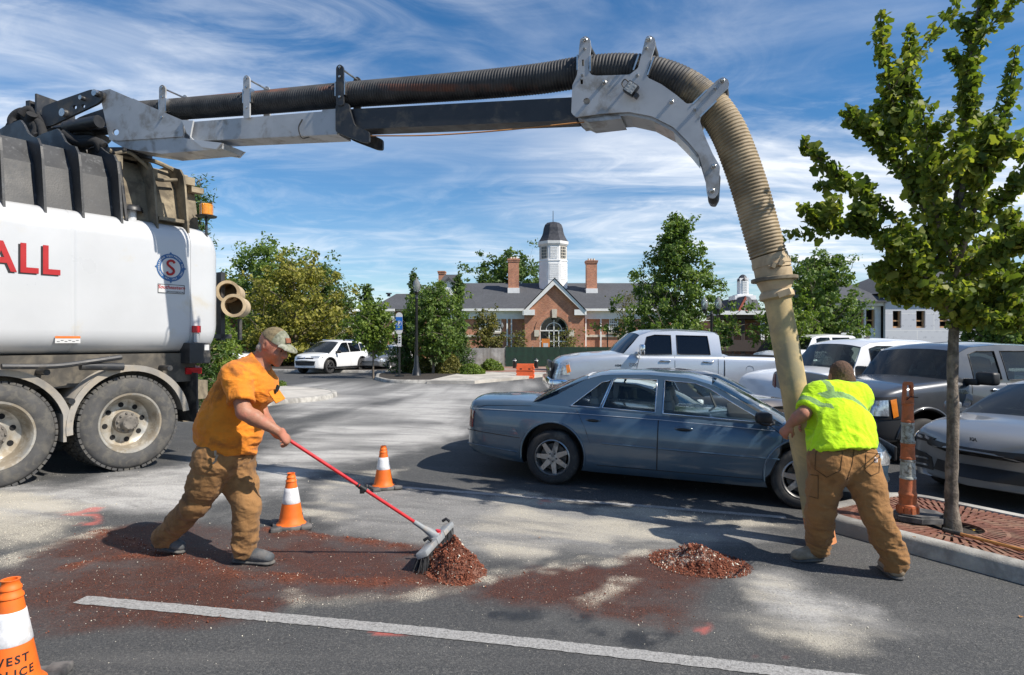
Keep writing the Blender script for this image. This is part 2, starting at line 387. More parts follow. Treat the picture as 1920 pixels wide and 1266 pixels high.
def masks(P):
    P = np.asarray(P, float); Q = np.c_[P, np.zeros(len(P))]
    w1 = (fbm(Q * 2.2, 4, 3) - .5) * .55; w2 = (fbm(Q * 7, 3, 9) - .5) * .22; wob = w1 + w2
    def pm(polys, f, wk=1.0, b=0.0):
        m = np.zeros(len(P))
        for p in polys: m = np.maximum(m, smooth01((poly_sd(P, p) + wob * wk + b) / f))
        return m
    red = np.maximum(pm([RED1], .30, .8, .16), pm([RED2], .25, .7, .04)) * (.55 + .55 * smooth01((fbm(Q * np.array([1.6, 3.2, 1]), 4, 21) - .30) / .30))
    rid = np.zeros(len(P))
    for l in RIDGE: rid = np.maximum(rid, 1 - smooth01((line_d(P, l) + w2 * .9) / .11))
    pal = np.zeros(len(P))
    for l in PALE_RIDGE: pal = np.maximum(pal, (1 - smooth01((line_d(P, l) + w2 * 1.1) / .13)) * .8)
    pal = pal * (.25 + .75 * smooth01((fbm(Q * np.array([5, 9, 1]), 3, 61) - .36) / .26)); rid = rid * (.45 + .55 * smooth01((fbm(Q * 8, 3, 63) - .30) / .3))
    # swept granules lie in bands along the sweep
    band = fbm(np.c_[P[:, 0] * .9 + P[:, 1] * .5, P[:, 1] * 4.5 + P[:, 0] * 1.2, P[:, 0] * 0], 4, 5)
    bei = pm(BEIGE, .32, 1.0, .08) * smooth01((band - .24) / .34)
    dst = pm(DUST, .75, 1.4, .25) * (.30 + .70 * smooth01((fbm(np.c_[P[:, 0] * .55 + P[:, 1] * .5, P[:, 1] * 1.6 - P[:, 0] * .4, P[:, 0] * 0], 5, 33) - .24) / .36))
    dst = np.maximum(dst * .90, .42 * pm(DUST2, .6, 1.2, .1))
    wet = pm(WET, .16, .8, .05) * smooth01((fbm(Q * 9, 4, 41) - .47) / .16)
    spr = pm(SPRAY, .03, .25, 0) * smooth01((fbm(Q * 9, 3, 51) - .38) / .2)
    return red, rid, pal, bei, dst, wet, spr
def axis(a, b, step, far, g=1.28):
    m = list(np.arange(a, b + 1e-6, step)); s = step; x = b; hi = []
    while x < far[1]: s *= g; x += s; hi.append(x)
    s = step; x = a; lo = []
    while x > far[0]: s *= g; x -= s; lo.append(x)
    return np.array(lo[::-1] + m + hi)
gx = axis(-5.6, 4.6, .032, (-900, 900)); gy = axis(2.6, 9.6, .032, (-300, 1400), 1.22)
GX, GY = np.meshgrid(gx, gy); P2 = np.c_[GX.ravel(), GY.ravel()]
red, rid, pal, bei, dst, wet, spr = masks(P2)
near = (P2[:, 1] < 10) & (P2[:, 1] > 2.5) & (abs(P2[:, 0]) < 7)
gz = TZ(P2[:, 0], P2[:, 1]) + near * (.016 * rid * (.4 + fbm(np.c_[P2 * 22, P2[:, :1] * 0], 2, 7)) + .007 * pal)
nx, ny = len(gx), len(gy); ii = (np.arange(ny - 1)[:, None] * nx + np.arange(nx - 1)).ravel()
m, nt, b, out = new_mat('asphalt_lot'); v = coords(nt)
def att(n):
    a = nt.nodes.new('ShaderNodeAttribute'); a.attribute_name = n; return a.outputs['Fac']
agg = nnoise(nt, v, 150, 3, .7); agg2 = nnoise(nt, v, 62, 4, .7); patch = nnoise(nt, v, .35, 6, .6, .5); tire = nnoise(nt, v, .9, 5, .6, .8, (.35, 2.4, 1))
vo = nt.nodes.new('ShaderNodeTexVoronoi'); vo.inputs['Scale'].default_value = 95; lk(nt, v, vo.inputs['Vector'])
base = nmix(nt, nramp(nt, agg, .35, .66), (.027, .029, .031), (.108, .109, .109))
base = nmix(nt, nramp(nt, agg2, .50, .66, 0, .8), base, (.165, .160, .150))
base = nmix(nt, nramp(nt, patch, .32, .72, 0, .55), base, (.040, .041, .043))
base = nmix(nt, nmath(nt, 'MULTIPLY', nramp(nt, tire, .48, .72), .22), base, (.17, .165, .155))
speck = nramp(nt, vo.outputs['Distance'], .22, .12)
vc = nt.nodes.new('ShaderNodeSeparateColor'); lk(nt, vo.outputs['Color'], vc.inputs[0])
def grain(a, lo, hi): return nmath(nt, 'MULTIPLY', nramp(nt, nmath(nt, 'SUBTRACT', a, vc.outputs[0]), lo, hi), 1.0, True)
streak = nnoise(nt, v, 1.7, 7, .68, 1.2, (.5, 1.5, 1))
fd = nmath(nt, 'MULTIPLY', att('dust'), nmath(nt, 'MULTIPLY', nramp(nt, streak, .28, .60, .45, 1.0), nramp(nt, agg2, .30, .62, .62, 1.1)), True)
c1 = nmix(nt, nmath(nt, 'MULTIPLY', fd, .90), base, (.54, .525, .495))
fb = nmath(nt, 'MULTIPLY', att('beige'), nramp(nt, nnoise(nt, v, 75, 4, .75), .25, .62, .25, 1.0), True)
c2 = nmix(nt, nmath(nt, 'MULTIPLY', fb, .85), c1, (.47, .43, .35))
c2 = nmix(nt, nmath(nt, 'MULTIPLY', grain(att('beige'), -.25, .25), speck), c2, (.68, .64, .54))
c2 = nmix(nt, nmath(nt, 'MULTIPLY', grain(att('dust'), .55, .7), speck), c2, (.60, .57, .50))
redn = nnoise(nt, v, 7, 6, .7, .6)
fr = nmath(nt, 'MULTIPLY', att('red'), nramp(nt, redn, .25, .60, .62, 1.1), True)
rcol = nmix(nt, nramp(nt, nnoise(nt, v, 110, 3, .7), .38, .65), (.021, .009, .0068), (.125, .039, .021))
c3 = nmix(nt, nmath(nt, 'MULTIPLY', fr, .90), c2, rcol)
c3 = nmix(nt, nmath(nt, 'MULTIPLY', grain(att('red'), .40, .55), speck), c3, (.30, .20, .14))
c4 = nmix(nt, att('ridge'), c3, nmix(nt, nramp(nt, agg2, .4, .65), (.075, .022, .011), (.20, .062, .030)))
c4 = nmix(nt, nmath(nt, 'MULTIPLY', att('pale'), nramp(nt, nnoise(nt, v, 130, 2, .7), .38, .58), True), c4, (.60, .54, .43))
c5 = nmix(nt, nmath(nt, 'MULTIPLY', att('spray'), .55), c4, (.62, .13, .10))
c6 = nmix(nt, nmath(nt, 'MULTIPLY', att('wet'), .6), c5, (.010, .011, .012))
lk(nt, c6, b.inputs['Base Color'])
lk(nt, nmath(nt, 'SUBTRACT', .88, nmath(nt, 'ADD', nmath(nt, 'MULTIPLY', att('wet'), .5), nmath(nt, 'MULTIPLY', att('red'), .16)), True), b.inputs['Roughness'])
b.inputs['Specular IOR Level'].default_value = .35
bp = nt.nodes.new('ShaderNodeBump'); bp.inputs['Strength'].default_value = .75; bp.inputs['Distance'].default_value = .006
lk(nt, nmath(nt, 'ADD', agg, nmath(nt, 'MULTIPLY', agg2, .8)), bp.inputs['Height']); lk(nt, bp.outputs[0], b.inputs['Normal'])
ASPHALT = m
ground = fast_mesh('ground', np.c_[P2, gz], np.c_[ii, ii + 1, ii + nx + 1, ii + nx], ASPHALT, smooth=180)
for n, a in (('red', red), ('ridge', rid), ('pale', pal), ('beige', bei), ('dust', dst), ('wet', wet), ('spray', spr)):
    at_ = ground.data.attributes.new(n, 'FLOAT', 'POINT'); at_.data.foreach_set('value', np.clip(a, 0, 1).astype(np.float32))
tag(ground, 'dark asphalt parking lot with dust and red brown stains', 'ground', kind='structure')

CONCRETE = M('kerb_concrete', (.40, .385, .35), .85, var=.16, scale=5, bump=.5, bscale=90, dirt=(.20, .19, .175), dscale=2.2, damt=.6)
LINEPAINT = M('worn_line_paint', (.32, .315, .305), .85, var=.20, scale=70, dirt=(.16, .155, .15), dscale=60, damt=.42, bump=.7, bscale=120)
def strip(name, pts, w, mat, up=.004, label=None, n=40):
    """painted stripe on the ground along a path of world points"""
    C = catmull([Vector((p[0], p[1], 0)) for p in pts], n) if len(pts) > 2 else [Vector((pts[0][0], pts[0][1], 0)).lerp(Vector((pts[1][0], pts[1][1], 0)), i / n) for i in range(n + 1)]
    V = []; F = []
    for i, p in enumerate(C):
        d = (C[min(i + 1, len(C) - 1)] - C[max(i - 1, 0)]).normalized(); s = Vector((-d.y, d.x, 0))
        ww = w[i * (len(w) - 1) // (len(C) - 1)] if isinstance(w, list) else w
        for k in (-1, 1):
            q = p + s * k * (ww / 2 + .012 * (vnoise(np.array([p.x * 40, p.y * 40, k * 7.0]), 3) - .5)); V.append((q.x, q.y, float(TZ(q.x, q.y)) + up))
    for i in range(len(C) - 1): F.append((2 * i, 2 * i + 2, 2 * i + 3, 2 * i + 1))
    o = mesh_obj(name, V, F, mat); tag(o, label, 'road marking', kind='structure'); return o
strip('parking_line', gp((150, 1125), (820, 1188), (1490, 1262), (1900, 1310)), .112, LINEPAINT, n=120, label='worn white parking line running across the bottom of the lot')
strip('parking_line', gp((745, 914), (1100, 941), (1474, 971)), .095, LINEPAINT, n=120, label='thin white parking line beside the blue sedan')
strip('parking_line', gp((740, 708), (800, 702), (870, 696)), .12, LINEPAINT, label='faint white parking line beyond the white crossover')

# ---- island with kerb and tree grate on the right
ISL_D = None
p1, p2 = G(1557, 997), G(1920, 1097); d2 = (p2 - p1); d2.z = 0; d2.normalize(); v2 = Vector((-d2.y, d2.x, 0))
if v2.y < 0: v2 = -v2
qb = G(1722, 924, .13); WI = (qb - p1).dot(v2) * 1.0
def isl(u, v, up): 
    q = p1 + d2 * u + v2 * v; return Vector((q.x, q.y, float(TZ(q.x, q.y)) + up))
U0, U1 = -.34, 4.2; KH = .13
def stadium(inset, n=8):
    r = .42 - inset; L = []
    L += [(U1, inset), (U0 + .42, inset)]
    for i in range(1, n + 1): a = -math.pi / 2 - i / n * math.pi / 2; L.append((U0 + .42 + r * math.cos(a), .42 + r * math.sin(a)))
    for i in range(0, n + 1): a = math.pi - i / n * math.pi / 2; L.append((U0 + .42 + r * math.cos(a), WI - .42 + r * math.sin(a)))
    L.append((U1, WI - inset)); return L
def loft_rings(rings, name, mat, parent=None, cap=False, closed=True, smooth=35):
    V = []; F = []; n = len(rings[0])
    for r in rings: V += r
    for i in range(len(rings) - 1):
        for k in range(n if closed else n - 1): F.append((i * n + k, i * n + (k + 1) % n, (i + 1) * n + (k + 1) % n, (i + 1) * n + k))
    if cap: F.append(tuple(range((len(rings) - 1) * n, len(rings) * n)))
    return mesh_obj(name, V, F, mat, parent, smooth)
kerb = loft_rings([[isl(u, v, -.02) for u, v in stadium(0)], [isl(u, v, KH - .025) for u, v in stadium(.018)], [isl(u, v, KH) for u, v in stadium(.045)], [isl(u, v, KH) for u, v in stadium(.165)], [isl(u, v, KH - .06) for u, v in stadium(.168)]], 'kerb', CONCRETE, closed=False, smooth=60)
tag(kerb, 'rounded concrete kerb around the tree island', 'kerb', kind='structure')
SOIL = M('grate_soil', (.035, .027, .02), .95, var=.4, scale=30, bump=.6, bscale=60)
BRICKRED = M('red_brick_infill', (.24, .095, .062), .85, var=.3, scale=14, bump=.5, bscale=70, dirt=(.16, .10, .075), dscale=5, damt=.5)
so = loft_rings([[isl(u, v, KH - .055) for u, v in stadium(.16)]], 'planting_bed', SOIL, cap=True, closed=True, smooth=None); tag(so, 'dark soil under the tree grate', 'soil', kind='structure')
tr = G(1785, 984, KH); TREE_U = (tr - p1).dot(d2); TREE_V = (tr - p1).dot(v2)
# tree grate: cast-iron plates, radial slots between rings
GR = M('rusty_cast_iron', (.175, .068, .042), .75, metal=.0, var=.28, scale=9, bump=.35, bscale=140, dirt=(.25, .15, .10), dscale=4, damt=.45)
bm = bmesh.new()
def gq(pts):
    try: bm.faces.new([bm.verts.new(p) for p in pts])
    except ValueError: pass
bands = [(.235, .25), (.25, .38), (.38, .41), (.41, .56), (.56, .59), (.59, .76), (.76, .79), (.79, .98), (.98, 1.01), (1.01, 1.22), (1.22, 1.26), (1.26, 1.5), (1.5, 2.6)]
for bi, (r0, r1) in enumerate(bands):
    if bi % 2 == 0: N = 72; fill = 1.0
    else: N = int(2 * math.pi * r0 / .047); fill = .60
    for k in range(N):
        a0 = 2 * math.pi * k / N; a1 = 2 * math.pi * (k + fill) / N
        gq([(TREE_U + r * math.cos(a), TREE_V + r * math.sin(a), 0) for r, a in ((r0, a0), (r1, a0), (r1, a1), (r0, a1))])
for co, no in (((0, .17, 0), (0, -1, 0)), ((0, WI - .17, 0), (0, 1, 0)), ((U0 + .14, 0, 0), (-1, 0, 0)), ((TREE_U + 1.9, 0, 0), (1, 0, 0))):
    bmesh.ops.bisect_plane(bm, geom=list(bm.verts) + list(bm.edges) + list(bm.faces), plane_co=co, plane_no=no, clear_outer=True)
bmesh.ops.remove_doubles(bm, verts=bm.verts, dist=1e-4)
ex = bmesh.ops.extrude_face_region(bm, geom=list(bm.faces))
for e in ex['geom']:
    if isinstance(e, bmesh.types.BMVert): e.co.z -= .018
for w_ in bm.verts: w_.co = isl(w_.co.x, w_.co.y, KH - .012 + w_.co.z)
bmesh.ops.recalc_face_normals(bm, faces=bm.faces)
me = bpy.data.meshes.new('tree_grate'); bm.to_mesh(me); bm.free(); me.materials.append(GR)
gro = bpy.data.objects.new('tree_grate', me); col.objects.link(gro); tag(gro, 'rust brown iron tree grate with radial slots around the ginkgo trunk', 'tree grate')
# ---- islands farther off
MULCH = M('dark_mulch', (.035, .028, .022), .95, var=.5, scale=14, bump=1.0, bscale=18)
PAVE = M('pale_concrete', (.47, .44, .39), .85, var=.12, scale=2.5, bump=.3, bscale=60, dirt=(.30, .28, .25), dscale=.8, damt=.5)
REDPAVE = M('red_brick_paving', (.26, .135, .10), .85, var=.25, scale=5, bump=.3, bscale=30, dirt=(.30, .25, .21), dscale=.6, damt=.5)
def flat_island(name, outline, label, h=.13, inset=.16, top=None, topname='planting_bed'):
    ct = sum((Vector((p[0], p[1], 0)) for p in outline), Vector()) / len(outline)
    C = [Vector((p.x, p.y, 0)) for p in catmull([Vector((*p, 0)) for p in outline + [outline[0]]], 5)[:-1]]
    def ring(k, up): 
        o = []
        for i, p in enumerate(C):
            d = (C[(i + 1) % len(C)] - C[i - 1]).normalized(); n_ = Vector((-d.y, d.x, 0))
            if n_.dot(ct - p) < 0 and k > 0 and False: n_ = -n_
            q = p + n_ * k * ORI; o.append(Vector((q.x, q.y, float(TZ(q.x, q.y)) + up)))
        return o
    area = sum(C[i - 1].x * C[i].y - C[i].x * C[i - 1].y for i in range(len(C))); ORI = 1 if area > 0 else -1
    o = loft_rings([ring(0, -.02), ring(.02, h - .02), ring(.05, h), ring(inset, h), ring(inset + .01, h - .03)], name, CONCRETE, smooth=60)
    tag(o, label, 'kerb', kind='structure')
    t = mesh_obj(topname, ring(inset, h - .012), [tuple(range(len(C)))], top or MULCH); tag(t, 'surface inside the ' + label.split(' kerb')[0].replace('concrete', '').strip() + ' kerb', 'ground cover', kind='structure'); return o
flat_island('kerb', gp((702, 712), (730, 718), (800, 719), (880, 718), (960, 711), (975, 706), (880, 699), (790, 697), (715, 703)), 'pale concrete kerb round the mulch bed under the lamp post')
def slab(name, pix, z, mat, label):
    mb = MB(); mb.prism([tuple(G(x, y).xy) for x, y in pix], -.05, z); o = mb.build(name, mat); tag(o, label, 'pavement', kind='structure')
slab('pavement', ((800, 719.5), (890, 720), (985, 711), (1045, 703), (1045, 697), (905, 694), (860, 705)), .12, PAVE, 'pale concrete walk beside the planting bed')
slab('path', ((850, 702), (1060, 703), (1100, 688), (880, 688)), .124, REDPAVE, 'red brick path in front of the green fence')
flat_island('kerb', gp((470, 738), (520, 730), (590, 733), (632, 740), (610, 750), (540, 757), (470, 762)), 'rounded pale concrete kerb nose behind the orange shirted worker', h=.12, top=PAVE)
flat_island('kerb', gp((380, 690), (520, 697), (650, 699), (760, 700), (800, 697), (760, 692), (600, 690), (450, 684)), 'long concrete kerb behind the white crossover', inset=.2)
GRASSM = M('dry_lawn', (.07, .09, .03), .95, var=.4, scale=3, bump=.6, bscale=20)
sl = mesh_obj('lawn', [(-60, 41, .05), (60, 41, .05), (60, 130, .05), (-60, 130, .05)], [(0, 1, 2, 3)], GRASSM); tag(sl, 'lawn around the brick building', 'lawn', kind='structure')

# ---- loose granules
def granules(name, N, fn, size, mat, seed, label, reg=(-5.2, 4.4, 2.9, 8.2)):
    rs = np.random.RandomState(seed); P = np.c_[rs.uniform(reg[0], reg[1], N), reg[2] * (reg[3] / reg[2]) ** rs.uniform(0, 1, N)]
    mk = masks(P); pr = fn(*mk); keep = rs.uniform(0, 1, N) < pr; P = P[keep]; mk = [q[keep] for q in mk]; n = len(P)
    z = TZ(P[:, 0], P[:, 1]) + .016 * mk[1] * .9 + .007 * mk[2]
    s = size * np.exp(rs.normal(0, .35, n)); a = rs.uniform(0, 6.28, n)
    base = np.array([(1, 0, .5), (-.3, .9, .5), (-.8, -.7, .5), (.1, .1, 1.4), (0, .1, -.3)]); fcs = np.array([(0, 1, 3), (1, 2, 3), (2, 0, 3), (1, 0, 4), (2, 1, 4), (0, 2, 4)])
    ca, sa = np.cos(a), np.sin(a); B = base[None] * rs.uniform(.6, 1.3, (n, 5, 1))
    V = np.stack([B[..., 0] * ca[:, None] - B[..., 1] * sa[:, None], B[..., 0] * sa[:, None] + B[..., 1] * ca[:, None], B[..., 2]], -1) * s[:, None, None]
    V += np.stack([P[:, 0], P[:, 1], z], -1)[:, None]
    F = (fcs[None] + (np.arange(n) * 5)[:, None, None]).reshape(-1, 3)
    o = fast_mesh(name, V.reshape(-1, 3), F, mat); tag(o, label, 'granules', kind='stuff'); return o
GPALE = M('pale_absorbent', (.66, .61, .50), .9, var=.25, scale=60); GRED = M('red_absorbent', (.20, .062, .032), .9, var=.45, scale=50)
granules('absorbent_granules', 260000, lambda r, ri, pa, be, du, we, sp: np.clip(.010 + .60 * be + .80 * pa + .13 * du + .035 * r + .20 * ri, 0, 1) * .42, .0026, GPALE, 1, 'pale clay absorbent granules scattered over the asphalt')
granules('stained_granules', 170000, lambda r, ri, pa, be, du, we, sp: np.clip(.10 * r + .95 * ri + .15 * pa * (r > .1), 0, 1) * .62, .0036, GRED, 2, 'red brown soaked absorbent granules in swept ridges')
# ------------------------------------------------------------------ buildings
def brick_mat(name, c1, c2, mortar, scale=1.0):
    if name in MATS: return MATS[name]
    m, nt, b, out = new_mat(name); v = coords(nt)
    sp = nt.nodes.new('ShaderNodeSeparateXYZ'); lk(nt, v, sp.inputs[0]); cb_ = nt.nodes.new('ShaderNodeCombineXYZ')
    lk(nt, nmath(nt, 'ADD', sp.outputs[0], sp.outputs[1]), cb_.inputs[0]); lk(nt, sp.outputs[2], cb_.inputs[1])
    br = nt.nodes.new('ShaderNodeTexBrick'); lk(nt, cb_.outputs[0], br.inputs['Vector'])
    br.inputs['Scale'].default_value = 1 / scale; br.inputs['Brick Width'].default_value = .215; br.inputs['Row Height'].default_value = .075; br.inputs['Mortar Size'].default_value = .010
    br.inputs['Color1'].default_value = (*c1, 1); br.inputs['Color2'].default_value = (*c2, 1); br.inputs['Mortar'].default_value = (*mortar, 1)
    n = nnoise(nt, v, .9, 6, .65); k = nramp(nt, n, .3, .7, .78, 1.18)
    n2 = nnoise(nt, v, 5.0, 3, .6, 0, (1, 1, 3)); k2 = nramp(nt, n2, .3, .7, .82, 1.15)
    lk(nt, nmix(nt, 1.0, nmix(nt, 1.0, br.outputs[0], k, 'MULTIPLY'), k2, 'MULTIPLY'), b.inputs['Base Color']); b.inputs['Roughness'].default_value = .9
    MATS[name] = m; return m
def shingle_mat(name, c):
    if name in MATS: return MATS[name]
    m, nt, b, out = new_mat(name); v = coords(nt)
    n = nnoise(nt, v, 6, 5, .7, 0, (1, 1, 4)); n2 = nnoise(nt, v, .4, 5, .6)
    w = nt.nodes.new('ShaderNodeTexWave'); w.wave_type = 'BANDS'; w.bands_direction = 'Z'; w.inputs['Scale'].default_value = 2.2; w.inputs['Distortion'].default_value = .6; lk(nt, v, w.inputs[0])
    cc = nmix(nt, nramp(nt, n, .3, .7), tuple(k * .7 for k in c), tuple(k * 1.35 for k in c)); cc = nmix(nt, nramp(nt, n2, .3, .7, 0, .4), cc, tuple(k * .6 for k in c))
    cc = nmix(nt, nramp(nt, w.outputs[1], .0, .25, .25, 0), cc, tuple(k * .45 for k in c))
    lk(nt, cc, b.inputs['Base Color']); b.inputs['Roughness'].default_value = .92; MATS[name] = m; return m
BRICK = brick_mat('orange_red_brick', (.52, .185, .085), (.38, .120, .060), (.44, .34, .26))
SHINGLE = shingle_mat('slate_grey_shingle', (.075, .079, .088))
TRIM = M('white_trim_paint', (.78, .78, .76), .6, var=.05, scale=3)
STONE = M('limestone', (.58, .53, .44), .85, var=.12, scale=6)
PANE = glass_mat('window_glass', (.10, .12, .13), 1.0, .7, (.02, .024, .03))
LEAD = M('dark_metal_roof', (.045, .047, .055), .5, metal=.3, var=.2, scale=4)
FY = 60.0
def bx(px, Y=FY): return (px - 960) / FPX * Y
def bz(py, Y=FY): return CAM_H - (py - HZ) / FPX * Y
lib = empty('brick_library', (0, FY, 0), 'long red brick library with grey roof, central gable and white bell cupola', 'building')
LI = lib.matrix_local.inverted() if False else Matrix.Translation((0, -FY, 0))
def lp(name, mb, mats, smooth=None, parent=None): return mb.build(name, mats, parent or lib, smooth)
def LM(): return MB(LI)
EZ = bz(584); BASE = 0.0
# walls: main range, left wing, porch wing
mb = LM(); mb.box((bx(1000), FY + 6, EZ / 2), (bx(1260) - bx(742), 12, EZ)); lp('wall', mb, BRICK)
mb = LM(); mb.box(((bx(706) + bx(790)) / 2, FY + 3.4, EZ / 2 - .05), (bx(790) - bx(706), 8, EZ)); lp('wall', mb, BRICK)
mb = LM(); mb.box(((bx(658) + bx(705)) / 2, FY + 5, 1.95), (bx(705) - bx(658), 6, 3.9)); lp('wall', mb, BRICK)
# entablature band and gutters
for (a, c, y, zt) in ((742, 984, FY, EZ), (1096, 1260, FY, EZ), (704, 742, FY - .6, EZ - .05), (655, 704, FY + 2, 3.9)):
    mb = LM(); mb.box(((bx(a) + bx(c)) / 2, y - .12, zt - .35), (bx(c) - bx(a), .25, .75)); mb.box(((bx(a) + bx(c)) / 2, y - .35, zt + .12), (bx(c) - bx(a) + .2, .7, .22)); lp('cornice', mb, TRIM)
for (a, c) in ((745, 984), (1096, 1258)):
    mb = LM(); mb.box(((bx(a) + bx(c)) / 2, FY - .05, bz(630)), (bx(c) - bx(a), .14, .22)); lp('stone_band', mb, STONE)
def hip(name, x0, x1, y0, y1, z0, rz, rx0, rx1, ry=None, over=.5):
    ry = ry if ry is not None else (y0 + y1) / 2
    V = [(x0 - over, y0 - over, z0), (x1 + over, y0 - over, z0), (x1 + over, y1 + over, z0), (x0 - over, y1 + over, z0), (rx0, ry, rz), (rx1, ry, rz)]
    F = [(0, 1, 5, 4), (1, 2, 5), (2, 3, 4, 5), (3, 0, 4), (3, 2, 1, 0)]; mb = LM(); mb.add(V, F); return lp(name, mb, SHINGLE)
RZ = bz(531, 67)
main_roof = hip('roof', bx(742), bx(1262), FY, FY + 13, EZ + .2, RZ, bx(862, 67), bx(1240, 67), FY + 7)
hip('roof', bx(706), bx(792), FY - .6, FY + 8, EZ + .15, bz(551, 63), bx(743, 63), bx(800, 63), FY + 3)
hip('roof', bx(656), bx(706), FY + 2, FY + 8, 3.9, 3.9 + 1.5, bx(700, 64), bx(720, 64), FY + 4)
# cross ridge with dormer on the left
mb = LM(); zr = bz(517, 66)
V = [(bx(790), FY - .5, EZ + .2), (bx(900), FY - .5, EZ + .2), (bx(860, 66), FY + 5, zr), (bx(836, 66), FY + 5, zr), (bx(900), FY + 13, EZ + .2), (bx(770), FY + 13, EZ + .2)]
mb.add(V, [(0, 1, 2, 3), (1, 4, 2), (4, 5, 3, 2), (5, 0, 3)]); lp('roof', mb, SHINGLE)
dm = LM(); dxa, dxb, dy = bx(827, 62), bx(857, 62), FY + 1.6
dm.prism([(dxa, bz(556, 62)), (dxb, bz(556, 62)), (dxb, bz(541, 62)), ((dxa + dxb) / 2, bz(524, 62)), (dxa, bz(541, 62))], dy, dy + 3, lambda a, b_, t: (a, t, b_))
dob = lp('dormer', dm, TRIM)
dm = LM(); dm.box(((dxa + dxb) / 2, dy - .03, bz(547, 62)), (.8, .06, .8)); [dm.box(((dxa + dxb) / 2, dy - .07, bz(547, 62) - .34 + k * .11), (.74, .05, .05)) for k in range(7)]; lp('louvre', dm, TRIM, parent=dob)
for s_ in (-1, 1):
    dm = LM(); xm = (dxa + dxb) / 2; hw = (dxb - dxa) / 2 + .25; zt_, zb_ = bz(523, 62), bz(540, 62)
    dm.add([(xm, dy - .25, zt_ + .12), (xm + s_ * hw, dy - .25, zb_), (xm + s_ * hw, dy + 3, zb_), (xm, dy + 3, zt_ + .12), (xm, dy - .25, zt_ - .1), (xm + s_ * hw, dy - .25, zb_ - .22), (xm + s_ * hw, dy + 3, zb_ - .22), (xm, dy + 3, zt_ - .1)], [(0, 1, 2, 3), (4, 7, 6, 5), (0, 4, 5, 1), (1, 5, 6, 2), (3, 2, 6, 7)]); lp('roof', dm, SHINGLE, parent=dob)
# central pavilion with gable and arched entrance
PY = FY - 1.6
def px_(p): return bx(p, PY)
def pz_(p): return bz(p, PY)
arch = [(px_(1012), 0.02), (px_(1012), pz_(620))] + [(px_(1039) + (px_(1066) - px_(1039)) * math.cos(R(180 - k * 15)), pz_(620) + (px_(1066) - px_(1039)) * math.sin(R(180 - k * 15))) for k in range(1, 12)] + [(px_(1066), pz_(620)), (px_(1066), 0.02)]
gab = [(px_(984), 0), (px_(984), pz_(580)), (px_(1039.5), pz_(532)), (px_(1095), pz_(580)), (px_(1095), 0)]
mb = LM(); mb.prism([gab[0]] + gab[1:4] + [gab[4]] + arch[::-1], PY, PY + .6, lambda a, b_, t: (a, t, b_)); pav_w = lp('wall', mb, BRICK)
mb = LM(); 
for xx in (984.5, 1094.5): mb.box((px_(xx), PY + 2.2, pz_(580) / 2), (.1, 3.2, pz_(580)))
lp('wall', mb, BRICK)
ring = LM()     # raised brick arch ring
for k in range(12):
    a0, a1 = R(180 - k * 15), R(165 - k * 15); cx0, cz0, ri, ro = px_(1039), pz_(620), px_(1066) - px_(1039), px_(1075) - px_(1039)
    P4 = [(cx0 + r * math.cos(a), cz0 + r * math.sin(a)) for r, a in ((ri, a0), (ro, a0), (ro, a1), (ri, a1))]; ring.prism(P4, PY - .07, PY + .1, lambda a, b_, t: (a, t, b_))
lp('arch_ring', ring, BRICK)
mb = LM(); mb.prism([(px_(1035.5), pz_(596)), (px_(1043.5), pz_(596)), (px_(1044.5), pz_(580)), (px_(1034.5), pz_(580))], PY - .16, PY + .1, lambda a, b_, t: (a, t, b_)); lp('keystone', mb, STONE)
for xx in (1006.5, 1071.5):
    mb = LM(); mb.box((px_(xx), PY - .02, pz_(625)), (.46, .25, .6)); lp('impost_block', mb, STONE)
for s_, (xa, xb) in ((-1, (982, 1039.5)), (1, (1097, 1039.5))):
    mb = LM(); A = (px_(xa), pz_(583)); B = (px_(xb), pz_(523.5)); mb.prism([A, (A[0] + s_ * -.0, A[1] - .32), (B[0], B[1] - .52), B], PY - .35, PY + .1, lambda a, b_, t: (a, t, b_)); lp('gable_trim', mb, TRIM)
    mb = LM(); mb.add([(A[0] + s_ * .1, PY - .45, A[1] + .02), (B[0], PY - .45, B[1] + .1), (B[0], PY + 8, B[1] + .1), (A[0] + s_ * .1, PY + 8, A[1] + .02)], [(0, 1, 2, 3)]); lp('roof', mb, SHINGLE)
    mb = LM(); mb.box((px_(xa) - s_ * .45, PY - .1, pz_(586)), (1.1, .45, .5)); lp('gable_return', mb, TRIM)
# arched glazing
mb = LM(); mb.prism(arch, PY + .32, PY + .36, lambda a, b_, t: (a, t, b_)); gl_ = lp('arched_window', mb, PANE)
mb = LM(); rad = px_(1066) - px_(1039); c0x, c0z = px_(1039), pz_(620)
for r in (rad - .04, rad * .55): mb.tube([(c0x + r * math.cos(R(k * 9)), PY + .28, c0z + r * math.sin(R(k * 9))) for k in range(21)], .045, 6)
for xx in (1012.8, 1030, 1039, 1048, 1065.2): mb.box((px_(xx), PY + .28, (c0z if xx != 1039 else c0z + rad * .5) / 2), (.08, .08, c0z if xx != 1039 else c0z + rad))
for zz_ in (c0z, c0z * .62): mb.box((c0x, PY + .28, zz_), (rad * 2, .08, .1))
lp('frame', mb, TRIM, parent=gl_)
mb = LM(); mb.box((c0x, PY + 2.2, 2), (3.2, .1, 4)); lp('entrance_back', mb, M('dim_interior', (.03, .03, .03), .9))
